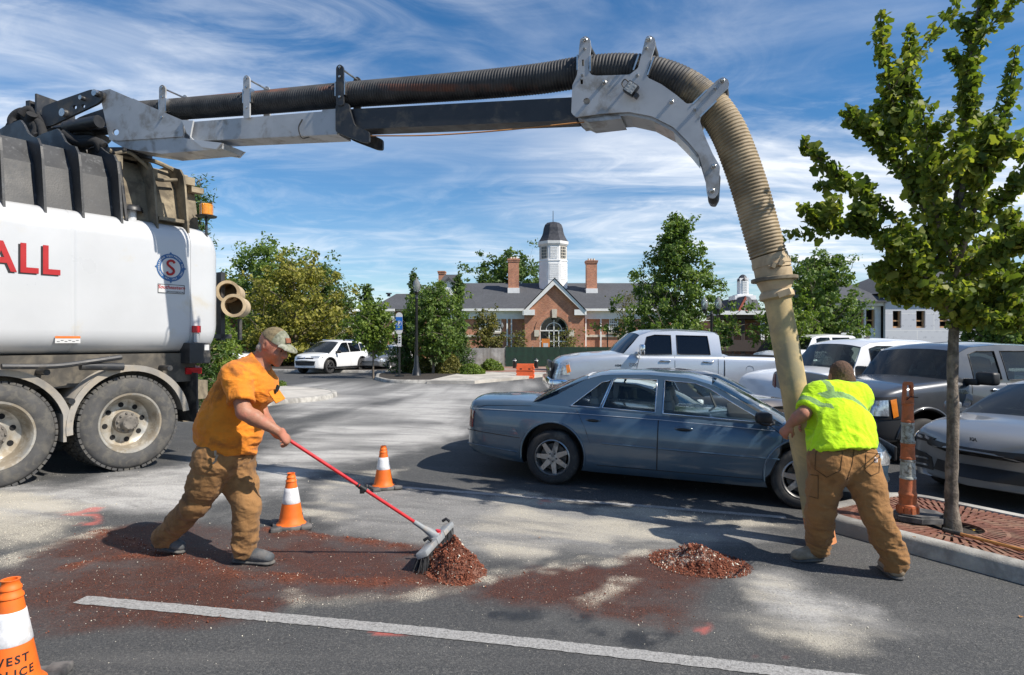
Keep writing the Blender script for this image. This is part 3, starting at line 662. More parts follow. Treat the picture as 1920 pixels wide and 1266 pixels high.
# sash windows
def sash(px0, px1, py0, py1, Y, nx_=4, nz_=6):
    x0, x1, z0, z1 = bx(px0, Y), bx(px1, Y), bz(py1, Y), bz(py0, Y)
    mb = LM(); mb.box(((x0 + x1) / 2, Y - .03, (z0 + z1) / 2), (x1 - x0, .05, z1 - z0)); w = lp('window', mb, PANE)
    mb = LM(); 
    for k in range(nx_ + 1): mb.box((x0 + (x1 - x0) * k / nx_, Y - .07, (z0 + z1) / 2), (.09 if k in (0, nx_) else .045, .06, z1 - z0 + .1))
    for k in range(nz_ + 1): mb.box(((x0 + x1) / 2, Y - .075, z0 + (z1 - z0) * k / nz_), (x1 - x0, .06, .10 if k in (0, nz_, nz_ // 2) else .045))
    lp('frame', mb, TRIM, parent=w)
    mb = LM(); mb.box(((x0 + x1) / 2, Y - .12, z0 - .1), (x1 - x0 + .3, .25, .16)); lp('sill', mb, STONE, parent=w)
for a, c in ((1143, 1158), (1172, 1187), (1203, 1218)): sash(a, c, 592, 622, FY)
sash(737, 745, 594, 625, FY - .6); sash(737, 745, 640, 668, FY - .6, 4, 4); sash(765, 776, 594, 625, FY); sash(900, 914, 594, 622, FY); sash(925, 939, 594, 622, FY)
for xx, yy in ((951, FY), (959, FY), (1098, FY), (1126, FY), (716, FY - .6), (659, FY + 2)):
    mb = LM(); mb.box((bx(xx), yy - .16, EZ / 2 - .2), (.13, .13, EZ - .4)); lp('downspout', mb, TRIM)
# chimneys
def chimney(px0, px1, pyt, pyb, Y, white=True):
    x0, x1 = bx(px0, Y), bx(px1, Y); zt_, zb_ = bz(pyt, Y), bz(pyb, Y)
    mb = LM(); mb.box(((x0 + x1) / 2, Y + .5, (zt_ + zb_) / 2 - .3), (x1 - x0, 1.0, zt_ - zb_ + .6)); mb.box(((x0 + x1) / 2, Y + .5, zt_ - .22), (x1 - x0 + .12, 1.12, .16)); mb.box(((x0 + x1) / 2, Y + .5, zt_ - .08), (x1 - x0 + .2, 1.2, .12)); c = lp('chimney', mb, BRICK, parent=main_roof)
    if white:
        mb = LM(); mb.box(((x0 + x1) / 2, Y + .45, zb_ - .25), (x1 - x0 + .12, 1.1, .6)); lp('chimney_base', mb, TRIM, parent=main_roof)
        for k in range(3): mb = LM(); mb.tube([(x0 + (x1 - x0) * (.25 + .25 * k), Y + .5, zt_), (x0 + (x1 - x0) * (.25 + .25 * k), Y + .5, zt_ + .22)], .11, 8); lp('chimney_pot', mb, STONE, parent=main_roof)
chimney(953, 973, 485, 541, 64); chimney(1100, 1119.5, 488, 542, 64); chimney(822, 833.5, 508, 530, 67, False)
mb = LM(); mb.tube([(bx(729, 63), 63, bz(556, 63)), (bx(729, 63), 63, bz(551, 63))], .16, 8); mb.tube([(bx(729, 63), 63, bz(551.5, 63)), (bx(729, 63), 63, bz(549.5, 63))], .3, 8); lp('roof_vent', mb, LEAD)
# cupola: octagon
CY, CX = 66.0, bx(1037, 66)
SIDING = M('white_siding', (.80, .80, .79), .6, var=.06, scale=2)
def octp(r, z): return [(CX + r * math.cos(R(22.5 + 45 * k)), CY + r * math.sin(R(22.5 + 45 * k)), z) for k in range(8)]
def octo(rings):
    V = []; F = []
    for r, z in rings: V += octp(r, z)
    for i in range(len(rings) - 1):
        for k in range(8): F.append((i * 8 + k, i * 8 + (k + 1) % 8, (i + 1) * 8 + (k + 1) % 8, (i + 1) * 8 + k))
    F.append(tuple(range((len(rings) - 1) * 8, len(rings) * 8))); return V, F
rb = (bx(1063, 66) - bx(1011, 66)) / 2 / math.cos(R(22.5)); cz = lambda p: bz(p, 66)
mb = LM(); mb.add(*octo([(rb, cz(545)), (rb, cz(528)), (rb * .98, cz(528)), (rb * .98, cz(492)), (rb * 1.02, cz(492)), (rb * 1.02, cz(490)), (rb * .93, cz(490)), (rb * .93, cz(462))])); cup = lp('cupola', mb, SIDING)
for k in range(8):      # clapboards and louvres, windows between corner posts
    a = R(45 * k); ap = rb * .98 * math.cos(R(22.5)); n_ = Vector((math.cos(a), math.sin(a), 0)); t_ = Vector((-n_.y, n_.x, 0)); rot = Matrix((t_, n_, Vector((0, 0, 1)))).transposed()
    if n_.y > .3: continue
    mb = LM()
    for j in range(9): mb.box(Vector((CX, CY, cz(525) + j * .19)) + n_ * (ap + .02), (rb * .60, .05, .13), rot)
    lp('clapboard', mb, SIDING, parent=cup)
    ap2 = rb * .93 * math.cos(R(22.5)); zc = (cz(488) + cz(464)) / 2; hh = cz(465) - cz(487)
    if abs(n_.x) > .5:
        mb = LM(); mb.box(Vector((CX, CY, zc)) + n_ * (ap2 + .01), (rb * .48, .04, hh), rot); w = lp('window', mb, PANE, parent=cup)
        mb = LM()
        for j in range(5): mb.box(Vector((CX, CY, zc - hh / 2 + hh * j / 4)) + n_ * (ap2 + .04), (rb * .48, .04, .05), rot)
        for j in range(4): mb.box(Vector((CX, CY, zc)) + n_ * (ap2 + .045) + t_ * (rb * .48 * (j / 3 - .5)), (.05, .04, hh), rot)
        lp('window_bars', mb, STONE, parent=cup)
    else:
        mb = LM()
        for j in range(8): mb.box(Vector((CX, CY, zc - hh / 2 + hh * (j + .5) / 8)) + n_ * (ap2 + .03), (rb * .48, .06, .09), rot)
        lp('louvre', mb, SIDING, parent=cup)
mb = LM(); mb.add(*octo([(rb * .98, cz(463)), (rb * 1.06, cz(460)), (rb * 1.08, cz(455)), (rb * .9, cz(454.9))])); lp('cornice', mb, TRIM, parent=cup)
mb = LM(); mb.add(*octo([(rb * 1.06, cz(455)), (rb * .93, cz(450)), (rb * .80, cz(443)), (rb * .72, cz(436)), (rb * .68, cz(429)), (rb * .60, cz(423)), (rb * .42, cz(418.5)), (rb * .1, cz(416.5)), (.04, cz(416)), (.03, cz(396)), (.005, cz(395))])); lp('bell_roof', mb, LEAD, parent=cup)

# ---- half-built white building on the right
HW = M('house_wrap', (.70, .71, .72), .7, var=.08, scale=2.0, bump=.4, bscale=3)
def sheath_mat():
    m, nt, b, out = new_mat('printed_sheathing'); v = coords(nt)
    mp = nt.nodes.new('ShaderNodeMapping'); mp.inputs['Scale'].default_value = (1, 1, 1); lk(nt, v, mp.inputs[0])
    sp = nt.nodes.new('ShaderNodeSeparateXYZ'); lk(nt, v, sp.inputs[0]); cb_ = nt.nodes.new('ShaderNodeCombineXYZ'); lk(nt, sp.outputs[0], cb_.inputs[0]); lk(nt, sp.outputs[2], cb_.inputs[1])
    br = nt.nodes.new('ShaderNodeTexBrick'); lk(nt, cb_.outputs[0], br.inputs['Vector']); br.inputs['Scale'].default_value = 1; br.inputs['Brick Width'].default_value = 2.4; br.inputs['Row Height'].default_value = 1.2; br.inputs['Mortar Size'].default_value = .03
    br.inputs['Color1'].default_value = (.56, .57, .60, 1); br.inputs['Color2'].default_value = (.52, .53, .57, 1); br.inputs['Mortar'].default_value = (.66, .66, .66, 1)
    b2 = nt.nodes.new('ShaderNodeTexBrick'); lk(nt, cb_.outputs[0], b2.inputs['Vector']); b2.inputs['Scale'].default_value = 1; b2.inputs['Brick Width'].default_value = .55; b2.inputs['Row Height'].default_value = .42; b2.inputs['Mortar Size'].default_value = .15
    b2.inputs['Color1'].default_value = (1, 1, 1, 1); b2.inputs['Color2'].default_value = (0, 0, 0, 1); b2.inputs['Mortar'].default_value = (0, 0, 0, 1)
    n = nnoise(nt, v, 9, 2, .6); f = nmath(nt, 'MULTIPLY', nmath(nt, 'MULTIPLY', b2.outputs[0], nramp(nt, n, .46, .52)), .55)
    lk(nt, nmix(nt, f, br.outputs[0], (.22, .23, .27)), b.inputs['Base Color']); b.inputs['Roughness'].default_value = .7; return m
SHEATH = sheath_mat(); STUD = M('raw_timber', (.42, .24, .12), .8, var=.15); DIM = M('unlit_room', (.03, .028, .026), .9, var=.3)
YB = 46.0
hb = empty('unfinished_building', (bx(1720, YB), YB, 0), 'unfinished two storey building in pale grey sheathing with empty window openings', 'building'); HI = Matrix.Translation((-bx(1720, YB), -YB, 0))
def HMB(): return MB(HI)
def hp(name, mb, mt, parent=None): return mb.build(name, mt, parent or hb)
def wall_with_holes(name, x0, x1, z0, z1, Y, holes, mat, thick=.25):
    mb = HMB(); mb.prism([(x0, z0), (x1, z0), (x1, z1), (x0, z1)], Y, Y + thick, lambda a, b_, t: (a, t, b_), holes=[[(a, c), (b_, c), (b_, d), (a, d)] for a, b_, c, d in holes]); return hp(name, mb, mat)
hx = lambda p: bx(p, YB); hz = lambda p: bz(p, YB)
w1 = [(hx(1674), hx(1690), hz(615), hz(583)), (hx(1718), hx(1735), hz(615), hz(583)), (hx(1762), hx(1779), hz(615), hz(583)), (hx(1806), hx(1823), hz(615), hz(583))]
wall_with_holes('wall', hx(1660), hx(1985), 0, hz(548), YB, w1, SHEATH)
w2 = [(hx(1601), hx(1628), hz(615), hz(580)), (hx(1631), hx(1648), hz(615), hz(580))]
wall_with_holes('wall', hx(1570), hx(1659), 0, hz(566), YB + .5, w2, HW)
for (a, b_, c, d), yy in [(w, YB) for w in w1] + [(w, YB + .5) for w in w2]:
    mb = HMB(); mb.box(((a + b_) / 2, yy + .18, c + (d - c) * .42), (b_ - a, .08, .1)); mb.box(((a + b_) / 2, yy + .18, c + .06), (b_ - a, .1, .12)); mb.box((a + .06, yy + .2, (c + d) / 2), (.1, .08, d - c)); mb.box((b_ - .06, yy + .2, (c + d) / 2), (.1, .08, d - c)); hp('window_stud', mb, STUD)
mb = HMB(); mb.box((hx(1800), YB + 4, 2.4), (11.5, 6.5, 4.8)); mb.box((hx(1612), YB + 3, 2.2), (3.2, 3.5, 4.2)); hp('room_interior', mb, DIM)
mb = HMB(); mb.add([(hx(1556), YB - .4, hz(566)), (hx(1664), YB - .4, hz(566)), (hx(1650), YB + 6, hz(508)), (hx(1588, ) , YB + 6, hz(508)), (hx(1664), YB + 12, hz(566)), (hx(1550), YB + 12, hz(566))], [(0, 1, 2, 3), (1, 4, 2), (0, 3, 5), (3, 2, 4, 5), (0, 5, 4, 1)]); hp('roof', mb, SHINGLE)
mb = HMB(); mb.add([(hx(1656), YB - .5, hz(549)), (hx(1990), YB - .5, hz(549)), (hx(1990), YB + 12, hz(549)), (hx(1656), YB + 12, hz(549)), (hx(1760), YB + 6, hz(490)), (hx(1900), YB + 6, hz(490))], [(0, 1, 5, 4), (1, 2, 5), (2, 3, 4, 5), (3, 0, 4), (0, 3, 2, 1)]); hp('roof', mb, SHINGLE)
mb = HMB(); mb.box((hx(1618), YB + .3, hz(566) - .1), (4.2, .3, .35)); hp('fascia', mb, TRIM)
mb = HMB(); mb.add([(hx(1755), YB - 6, hz(640)), (hx(1830), YB - 6, hz(640)), (hx(1790), YB - 5, hz(624)), (hx(1830), YB - 2, hz(634)), (hx(1760), YB - 2, hz(634))], [(0, 1, 2), (1, 3, 2), (3, 4, 2), (4, 0, 2)])
hp('dark_canopy', mb, LEAD)
# ---- small gabled hall with a white cupola, left of it
YC = 52.0; kx = lambda p: bx(p, YC); kz = lambda p: bz(p, YC)
kb = empty('gabled_hall', (kx(1405), YC, 0), 'low brick hall with grey gable roof and small white cupola behind the silver pickup', 'building'); KI = Matrix.Translation((-kx(1405), -YC, 0))
RAKE = M('red_brown_trim', (.28, .07, .04), .7); BRN = M('dark_brown_fascia', (.055, .038, .032), .7)
def kp(name, mb, mt, parent=None): return mb.build(name, mt, parent or kb)
mb = MB(KI); mb.box((kx(1395), YC + 4, kz(600) / 2), (kx(1450) - kx(1345), 6, kz(600))); kp('wall', mb, BRICK)
mb = MB(KI); mb.box((kx(1395), YC + .2, kz(594)), (kx(1455) - kx(1340), 3.4, .45)); kp('porch_fascia', mb, BRN)
mb = MB(KI); mb.box((kx(1393), YC - .1, kz(588.5)), (kx(1452) - kx(1340), 3.6, .3)); kp('porch_cornice', mb, TRIM)
for xx in (1364, 1381, 1384, 1417, 1420, 1441): mb = MB(KI); mb.box((kx(xx), YC - 1.2, kz(600) / 2), (.16, .16, kz(600))); kp('porch_post', mb, TRIM if xx in (1417, 1420) else BRN)
mb = MB(KI); mb.box((kx(1395), YC - 1.3, kz(648)), (4.4, .12, .9)); kp('porch_rail', mb, BRN)
mb = MB(KI); mb.prism([(kx(1377), kz(589)), (kx(1409), kz(589)), (kx(1393), kz(558))], YC - .4, YC + .1, lambda a, b_, t: (a, t, b_)); kp('gable', mb, TRIM)
mb = MB(KI); mb.box((kx(1396.5), YC - .45, kz(580)), (.18, .1, .7)); kp('gable_slot', mb, RAKE)
for A, B in (((1376, 589), (1393, 556)),): mb = MB(KI); mb.prism([(kx(A[0]), kz(A[1])), (kx(A[0]) + .22, kz(A[1])), (kx(B[0]) + .1, kz(B[1]) - .2), (kx(B[0]), kz(B[1]))], YC - .6, YC - .4, lambda a, b_, t: (a, t, b_)); kp('gable_trim', mb, RAKE)
mb = MB(KI); mb.add([(kx(1393), YC - .6, kz(556)), (kx(1411), YC - .6, kz(589)), (kx(1470), YC + 4, kz(589)), (kx(1455), YC + 4, kz(556)), (kx(1376), YC - .6, kz(589)), (kx(1376), YC + 6, kz(589)), (kx(1393), YC + 6, kz(556))], [(0, 1, 2, 3), (0, 6, 5, 4)]); kp('roof', mb, SHINGLE)
mb = MB(KI); mb.box((kx(1408), YC + 2, kz(556)), (1.75, 1.6, .35)); mb.box((kx(1409), YC + 2, kz(553)), (1.3, 1.2, .3)); mb.box((kx(1409.5), YC + 2, kz(535)), (.74, .74, 1.5)); c = kp('cupola', mb, SIDING)
mb = MB(KI); mb.lathe([(.50, kz(523)), (.42, kz(519)), (.30, kz(514)), (.16, kz(511)), (.02, kz(510))], 'Z', (kx(1409.5), YC + 2, 0), 8); kp('bell_roof', mb, LEAD, c)
mb = MB(KI); mb.box((kx(1410), YC + 1.6, kz(536)), (.40, .06, 1.1)); [mb.box((kx(1410), YC + 1.56, kz(536) - .5 + j * .14), (.38, .06, .06)) for j in range(8)]; kp('louvre', mb, TRIM, c)
# ---- red house far left behind the trees
YD = 50.0; rh = empty('red_house', (bx(455, YD), YD, 0), 'dark red house just visible between the left trees', 'building'); DI = Matrix.Translation((-bx(455, YD), -YD, 0))
mb = MB(DI); mb.box((bx(450, YD), YD + 3, 1.7), (5.2, 6, 3.4)); mb.build('wall', M('dark_red_siding', (.22, .035, .03), .7, var=.15), rh)
mb = MB(DI); mb.add([(bx(380, YD), YD - .4, 3.4), (bx(520, YD), YD - .4, 3.4), (bx(520, YD), YD + 6, 3.4), (bx(380, YD), YD + 6, 3.4), (bx(385, YD), YD + 3, 5.2), (bx(515, YD), YD + 3, 5.2)], [(0, 1, 5, 4), (2, 3, 4, 5), (1, 2, 5), (3, 0, 4)]); mb.build('roof', SHINGLE, rh)
mb = MB(DI); mb.box((bx(462, YD), YD - .05, 2.2), (.9, .1, 1.2)); w = mb.build('window', PANE, rh); mb = MB(DI); mb.box((bx(462, YD), YD - .1, 1.55), (1.1, .1, .12)); mb.box((bx(462, YD), YD - .1, 2.85), (1.1, .1, .12)); mb.box((bx(462, YD), YD - .1, 2.2), (.06, .1, 1.3)); mb.build('frame', TRIM, w)
# ------------------------------------------------------------------ trees and shrubs
BARK = M('grey_bark', (.16, .13, .10), .95, var=.35, scale=12, bump=1.0, bscale=40, sc=(1, 1, .3))
def leaf_mat(name, dark, mid, light, trans=.35):
    if name in MATS: return MATS[name]
    m, nt, b, out = new_mat(name); a = nt.nodes.new('ShaderNodeAttribute'); a.attribute_name = 'tone'
    r = nt.nodes.new('ShaderNodeValToRGB'); r.color_ramp.elements[0].color = (*dark, 1); r.color_ramp.elements[1].color = (*light, 1)
    e = r.color_ramp.elements.new(.55); e.color = (*mid, 1); lk(nt, a.outputs['Fac'], r.inputs[0])
    lk(nt, r.outputs[0], b.inputs['Base Color']); b.inputs['Roughness'].default_value = .55; b.inputs['Specular IOR Level'].default_value = .35
    t = nt.nodes.new('ShaderNodeBsdfTranslucent'); lk(nt, nmix(nt, 1.0, r.outputs[0], (1.25, 1.35, .6), 'MULTIPLY'), t.inputs[0])
    ms = nt.nodes.new('ShaderNodeMixShader'); ms.inputs[0].default_value = trans; lk(nt, b.outputs[0], ms.inputs[1]); lk(nt, t.outputs[0], ms.inputs[2]); lk(nt, ms.outputs[0], out.inputs[0])
    MATS[name] = m; return m
LEAF_G = leaf_mat('green_leaves', (.052, .098, .022), (.118, .19, .040), (.27, .34, .075))
LEAF_D = leaf_mat('deep_green_leaves', (.038, .074, .021), (.085, .145, .038), (.20, .27, .07))
LEAF_Y = leaf_mat('yellowing_leaves', (.10, .115, .024), (.225, .22, .040), (.45, .40, .08))
LEAF_B = leaf_mat('bright_green_leaves', (.065, .115, .018), (.14, .21, .034), (.28, .34, .06))
LEAF_C = leaf_mat('cedar_sprays', (.035, .075, .022), (.07, .13, .033), (.14, .21, .05))
LEAF_O = leaf_mat('olive_leaves', (.07, .078, .020), (.14, .14, .035), (.28, .24, .06))
def leaf_cloud(name, C, Nn, size, mat, parent, seed, shape='leaf', up=.35):
    """C: leaf positions, Nn: outward hints; one small bent face pair per leaf"""
    rs = np.random.RandomState(seed); n = len(C); s = size * np.exp(rs.normal(0, .25, n))
    nv = rs.normal(0, 1, (n, 3)) + np.asarray(Nn) * .9 + np.array([0, 0, up]); nv /= np.linalg.norm(nv, axis=1)[:, None]
    t = rs.normal(0, 1, (n, 3)); t -= (t * nv).sum(1)[:, None] * nv; t /= np.linalg.norm(t, axis=1)[:, None]; u = np.cross(nv, t)
    if shape == 'fan':
        prof = np.array([(0, 0, 0), (.55, -.62, .10), (.92, -.36, .02), (.86, 0, -.05), (.92, .36, .02), (.55, .62, .10)])
        fc = np.array([(0, 1, 2), (0, 2, 3), (0, 3, 4), (0, 4, 5)])
    elif shape == 'spray':
        prof = np.array([(0, 0, 0), (.5, -.16, .03), (1.15, 0, -.08), (.5, .16, .03)]); fc = np.array([(0, 1, 2), (0, 2, 3)])
    else:
        prof = np.array([(-.5, 0, 0), (.05, -.34, .10), (.55, 0, -.04), (.05, .34, .10)]); fc = np.array([(0, 1, 2), (0, 2, 3)])
    V = C[:, None] + s[:, None, None] * (prof[None, :, :1] * t[:, None] + prof[None, :, 1:2] * u[:, None] + prof[None, :, 2:] * nv[:, None])
    k = len(prof); F = (fc[None] + (np.arange(n) * k)[:, None, None]).reshape(-1, 3)
    o = fast_mesh(name, V.reshape(-1, 3), F, mat, parent)
    tone = np.clip(rs.beta(2, 2.4, n) * .85 + .07 + .35 * (vnoise(C * 1.4, seed) - .35), 0, 1)
    at_ = o.data.attributes.new('tone', 'FLOAT', 'POINT'); at_.data.foreach_set('value', np.repeat(tone, k).astype(np.float32)); return o
def crown_radius(shape, h):
    if shape == 'cone': return (1 - h) ** .85 * (.55 + .45 * min(1, h * 6 + .3)) + .03
    if shape == 'egg': return math.sin(math.pi * min(1, (h * .9 + .12)) ** .62) ** .8 * (1.0 if h < .3 else (1 - (h - .3) / .7) ** .55) + .03
    if shape == 'column': return (.75 + .25 * math.sin(h * 9)) * (1 - h ** 3) ** .7 * min(1, .45 + h * 3)
    if shape == 'oval': return math.sqrt(max(0, 1 - (2 * h - .9) ** 2 / 1.25))
    return math.sqrt(max(0.02, 1 - (2 * h - 1) ** 2))
def make_tree(name, label, base, H, Rw, cb, mat, n=7000, size=.17, shape='round', tr=.14, seed=1, limbs=34, clump=.42, group=None, lean=(0, 0), spread=None, leafshape='leaf', cat='tree', bark=None, fill=1.0):
    rnd = random.Random(seed); rs = np.random.RandomState(seed); base = Vector(base)
    t = empty(name, base, label, cat, group); mb = MB()
    top = Vector((lean[0], lean[1], H * .93)); tp = [Vector((0, 0, -.1)) + (top + Vector((0, 0, .1))) * k / 7 + (Vector((rnd.uniform(-1, 1), rnd.uniform(-1, 1), 0)) * tr * .7 if 0 < k < 7 else Vector()) for k in range(8)]
    mb.tube(tp, [tr * (1 - .93 * k / 7) * (1.25 if k == 0 else 1) for k in range(8)], 7)
    cen = []; nrm = []
    for i in range(limbs):
        h = (i + rnd.random()) / limbs; a = i * 2.399 + rnd.uniform(-.5, .5); rr = Rw * crown_radius(shape, h) * rnd.uniform(.72, 1.12)
        z1 = cb + (H - cb) * h; z0 = max(cb * .8, z1 - rr * rnd.uniform(.35, .9)); f = min(z0 / H, .9)
        st = tp[0].lerp(tp[-1], f); en = Vector((math.cos(a) * rr + lean[0] * h, math.sin(a) * rr + lean[1] * h, z1))
        mid = st.lerp(en, .5) + Vector((rnd.uniform(-.1, .1), rnd.uniform(-.1, .1), rnd.uniform(-.1, .12))) * rr
        cv = catmull([st, mid, en], 4); mb.tube(cv, [max(.008, tr * .36 * (1 - f) * (1 - k / len(cv)) + .008) for k in range(len(cv))], 5)
        m_ = max(3, int(4 + 5 * fill))
        for k in range(m_):
            q = cv[int(len(cv) * (.35 + .65 * (k + .5) / m_)) - 1 if k < m_ - 1 else -1]; cs = clump * rnd.uniform(.65, 1.25)
            off = Vector((rnd.gauss(0, 1), rnd.gauss(0, 1), rnd.gauss(0, .8))) * cs * (.7 if shape != 'column' else .5); c = q + off
            tw = [q, q.lerp(c, .6) + Vector((0, 0, .03)), c]
            if k % 2 == 0: mb.tube(tw, [.012, .008, .004], 4)
            cen.append((c, cs)); nrm.append((Vector((c.x, c.y, (c.z - (cb + H) / 2) * .6))).normalized() if c.length > 0 else Vector((0, 0, 1)))
    mb.build('trunk', bark or BARK, t, smooth=60)
    ci = rs.choice(len(cen), n); C0 = np.array([c for c, _ in cen])[ci]; CS = np.array([s for _, s in cen])[ci]; NN = np.array(nrm)[ci]
    d = rs.normal(0, 1, (n, 3)); d /= np.linalg.norm(d, axis=1)[:, None]; C = C0 + d * (CS * rs.uniform(.1, 1, n) ** .6)[:, None] * np.array([1, 1, .75]) * .8
    leaf_cloud('crown', C, d * .6 + NN * .5, size, mat, t, seed, leafshape); return t
def gpos(px, Y): return ((px - 960) / FPX * Y, Y, 0.0)
def tree_px(name, label, px, Y, top, halfw, low, mat, **k):
    H = bz(top, Y); return make_tree(name, label, gpos(px, Y), H, halfw / FPX * Y, max(.3, bz(low, Y)), mat, **k)
BG = 'trees around the parking lot'
tree_px('broadleaf_tree', 'tall green tree at left behind the yellowing tree', 500, 46, 458, 98, 655, LEAF_G, n=13000, size=.24, seed=11, limbs=46, clump=.8, tr=.22, group=BG)
tree_px('broadleaf_tree', 'deep green tree crown beside the yellowing tree, next to the small roof', 605, 50, 498, 52, 640, LEAF_D, n=6500, size=.24, seed=12, limbs=28, clump=.75, tr=.2, group=BG)
tree_px('yellowing_tree', 'broad yellowing tree behind the white crossover', 552, 40, 484, 98, 668, LEAF_Y, n=15000, size=.19, seed=13, limbs=52, clump=.62, tr=.17, group=BG)
tree_px('broadleaf_tree', 'small olive tree far off between the yellowing tree and the brick wing', 650, 55, 565, 32, 660, LEAF_O, n=3500, size=.22, seed=14, limbs=20, clump=.6, group=BG)
tree_px('columnar_oak', 'dark columnar tree rising behind the young tree by the brick wing', 688, 38, 530, 16, 650, LEAF_D, n=3200, size=.15, shape='column', seed=15, limbs=34, clump=.22, tr=.08, group=BG)
tree_px('young_tree', 'young bright green tree in the bed right of the white crossover', 700, 28, 566, 36, 645, LEAF_B, n=4200, size=.13, shape='oval', seed=16, limbs=26, clump=.30, tr=.05, group=BG)
tree_px('columnar_oak', 'slim dark columnar tree just left of the black lamp post', 776, 36, 505, 13, 640, LEAF_D, n=2600, size=.14, shape='column', seed=17, limbs=32, clump=.2, tr=.07, group=BG)
tree_px('columnar_oak', 'tall narrow columnar tree at the right of the leafy oak', 859, 33, 513, 15, 650, LEAF_D, n=3600, size=.13, shape='column', seed=18, limbs=36, clump=.2, tr=.07, group=BG)
tree_px('oak_tree', 'full leafy green oak behind the lamp post and round bushes', 812, 30, 532, 62, 655, LEAF_G, n=11000, size=.13, shape='oval', seed=19, limbs=48, clump=.36, tr=.075, group=BG)
tree_px('weeping_conifer', 'weeping dark conifer behind the parking sign', 762, 31, 590, 34, 690, LEAF_C, n=5200, size=.15, shape='cone', seed=20, limbs=34, clump=.28, tr=.06, leafshape='spray', group=BG)
tree_px('spruce', 'dark blue green spruce low beside the oak trunk', 860, 33, 605, 30, 688, LEAF_C, n=4200, size=.14, shape='cone', seed=21, limbs=30, clump=.25, tr=.06, leafshape='spray', group=BG)
tree_px('small_tree', 'small thin leafed tree before the brick wall left of the entrance', 914, 42, 584, 33, 655, LEAF_O, n=2600, size=.16, shape='oval', seed=22, limbs=20, clump=.34, tr=.05, group=BG)
tree_px('broadleaf_tree', 'large dark tree behind the library roof left of the cupola', 955, 86, 474, 78, 560, LEAF_D, n=9000, size=.40, seed=23, limbs=36, clump=1.1, tr=.3, group=BG)
tree_px('pyramidal_maple', 'tall pyramidal green tree behind the silver pickup', 1268, 31, 404, 132, 655, LEAF_G, n=26000, size=.15, shape='egg', seed=24, limbs=66, clump=.42, tr=.12, group=BG)
tree_px('thinning_tree', 'thin half bare tree against the library wall beside the tall pyramidal tree', 1172, 50, 545, 24, 645, LEAF_O, n=700, size=.16, shape='oval', seed=25, limbs=20, clump=.5, tr=.06, group=BG)
tree_px('thinning_tree', 'sparse small tree in front of the arched entrance', 1060, 48, 615, 40, 660, LEAF_O, n=900, size=.15, shape='oval', seed=26, limbs=18, clump=.4, tr=.05, group=BG)
tree_px('thinning_tree', 'sparse small tree on the left side of the entrance gable', 972, 48, 620, 22, 660, LEAF_O, n=600, size=.15, shape='oval', seed=27, limbs=14, clump=.4, tr=.05, group=BG)
tree_px('oak_tree', 'broad dark oak behind the suction pipe', 1535, 27, 478, 80, 655, LEAF_G, n=15000, size=.145, shape='oval', seed=28, limbs=54, clump=.36, tr=.10, group=BG)
tree_px('young_tree', 'bright green young tree just right of the suction pipe', 1478, 25, 560, 60, 650, LEAF_B, n=6500, size=.12, shape='oval', seed=29, limbs=36, clump=.30, tr=.06, group=BG)
tree_px('broadleaf_tree', 'dark shaded trees at the right edge behind the grey pickup', 1890, 27, 545, 80, 660, LEAF_G, n=9000, size=.16, seed=30, limbs=34, clump=.5, tr=.12, group=BG)
tree_px('broadleaf_tree', 'small far tree beside the little cupola', 1385, 95, 565, 26, 600, LEAF_G, n=1600, size=.4, seed=31, limbs=14, clump=.9, tr=.2, group=BG)
# hedge and cedars behind the truck
for i, (px, Y, top, hw) in enumerate(((372, 12.6, 332, 36), (402, 13.2, 585, 40), (425, 13.8, 620, 34), (330, 12.0, 400, 30))):
    tree_px('cedar', ('tall cedar whose tip shows above the truck tank', 'bushy bright cedar between the truck and the orange shirted worker', 'low cedar behind the shoulder of the orange shirted worker', 'cedar hidden behind the truck tank')[i], px, Y, top, hw, 760, LEAF_C if i in (0, 3) else LEAF_B, n=(5200, 5200, 3800, 2500)[i], size=.085, shape='cone' if i in (0, 3) else 'column', seed=40 + i, limbs=44, clump=.17, tr=.05, leafshape='spray', group='cedars behind the truck')
# shrubs in the bed
def shrub(label, px, py, hw, top, mat, n, size, seed, Y=None):
    p = G(px, py); Y = p.y; t = empty('shrub', p + Vector((0, 0, .1)), label, 'shrub', 'shrubs in the planting bed'); rs = np.random.RandomState(seed); h = (py - top) / FPX * Y; w = hw / FPX * Y
    mb = MB(); rnd = random.Random(seed)
    for k in range(9): a = k * .7; mb.tube([(0, 0, 0), (math.cos(a) * w * .3, math.sin(a) * w * .3, h * .4), (math.cos(a) * w * .7, math.sin(a) * w * .7, h * .75)], [.02, .012, .005], 4)
    mb.build('stems', BARK, t)
    d = rs.normal(0, 1, (n, 3)); d /= np.linalg.norm(d, axis=1)[:, None]; d[:, 2] = np.abs(d[:, 2]) * 1.0 - .15; lump = .82 + .3 * vnoise(d * 3.1 + seed, seed)
    C = d * np.array([w, w, h * .95]) * (rs.uniform(.55, 1.0, n) ** .4 * lump)[:, None] + np.array([0, 0, h * .05]); C[:, 2] = np.maximum(C[:, 2], .03)
    leaf_cloud('foliage', C, d, size, mat, t, seed, up=.3); return t
shrub('round clipped olive bush left of the oak trunk', 786, 703, 27, 665, LEAF_O, 3600, .085, 51)
shrub('round yellow green bush right of the oak trunk', 842, 704, 28, 661, LEAF_O, 3800, .085, 52)
shrub('low spreading green shrub at the front edge of the bed', 885, 706, 26, 682, LEAF_B, 2400, .085, 53)
shrub('spreading yellow green shrub next to the fence end', 922, 699, 24, 673, LEAF_B, 2400, .085, 54)
shrub('grass tuft on the concrete nose behind the worker', 528, 730, 9, 718, LEAF_G, 300, .06, 55)

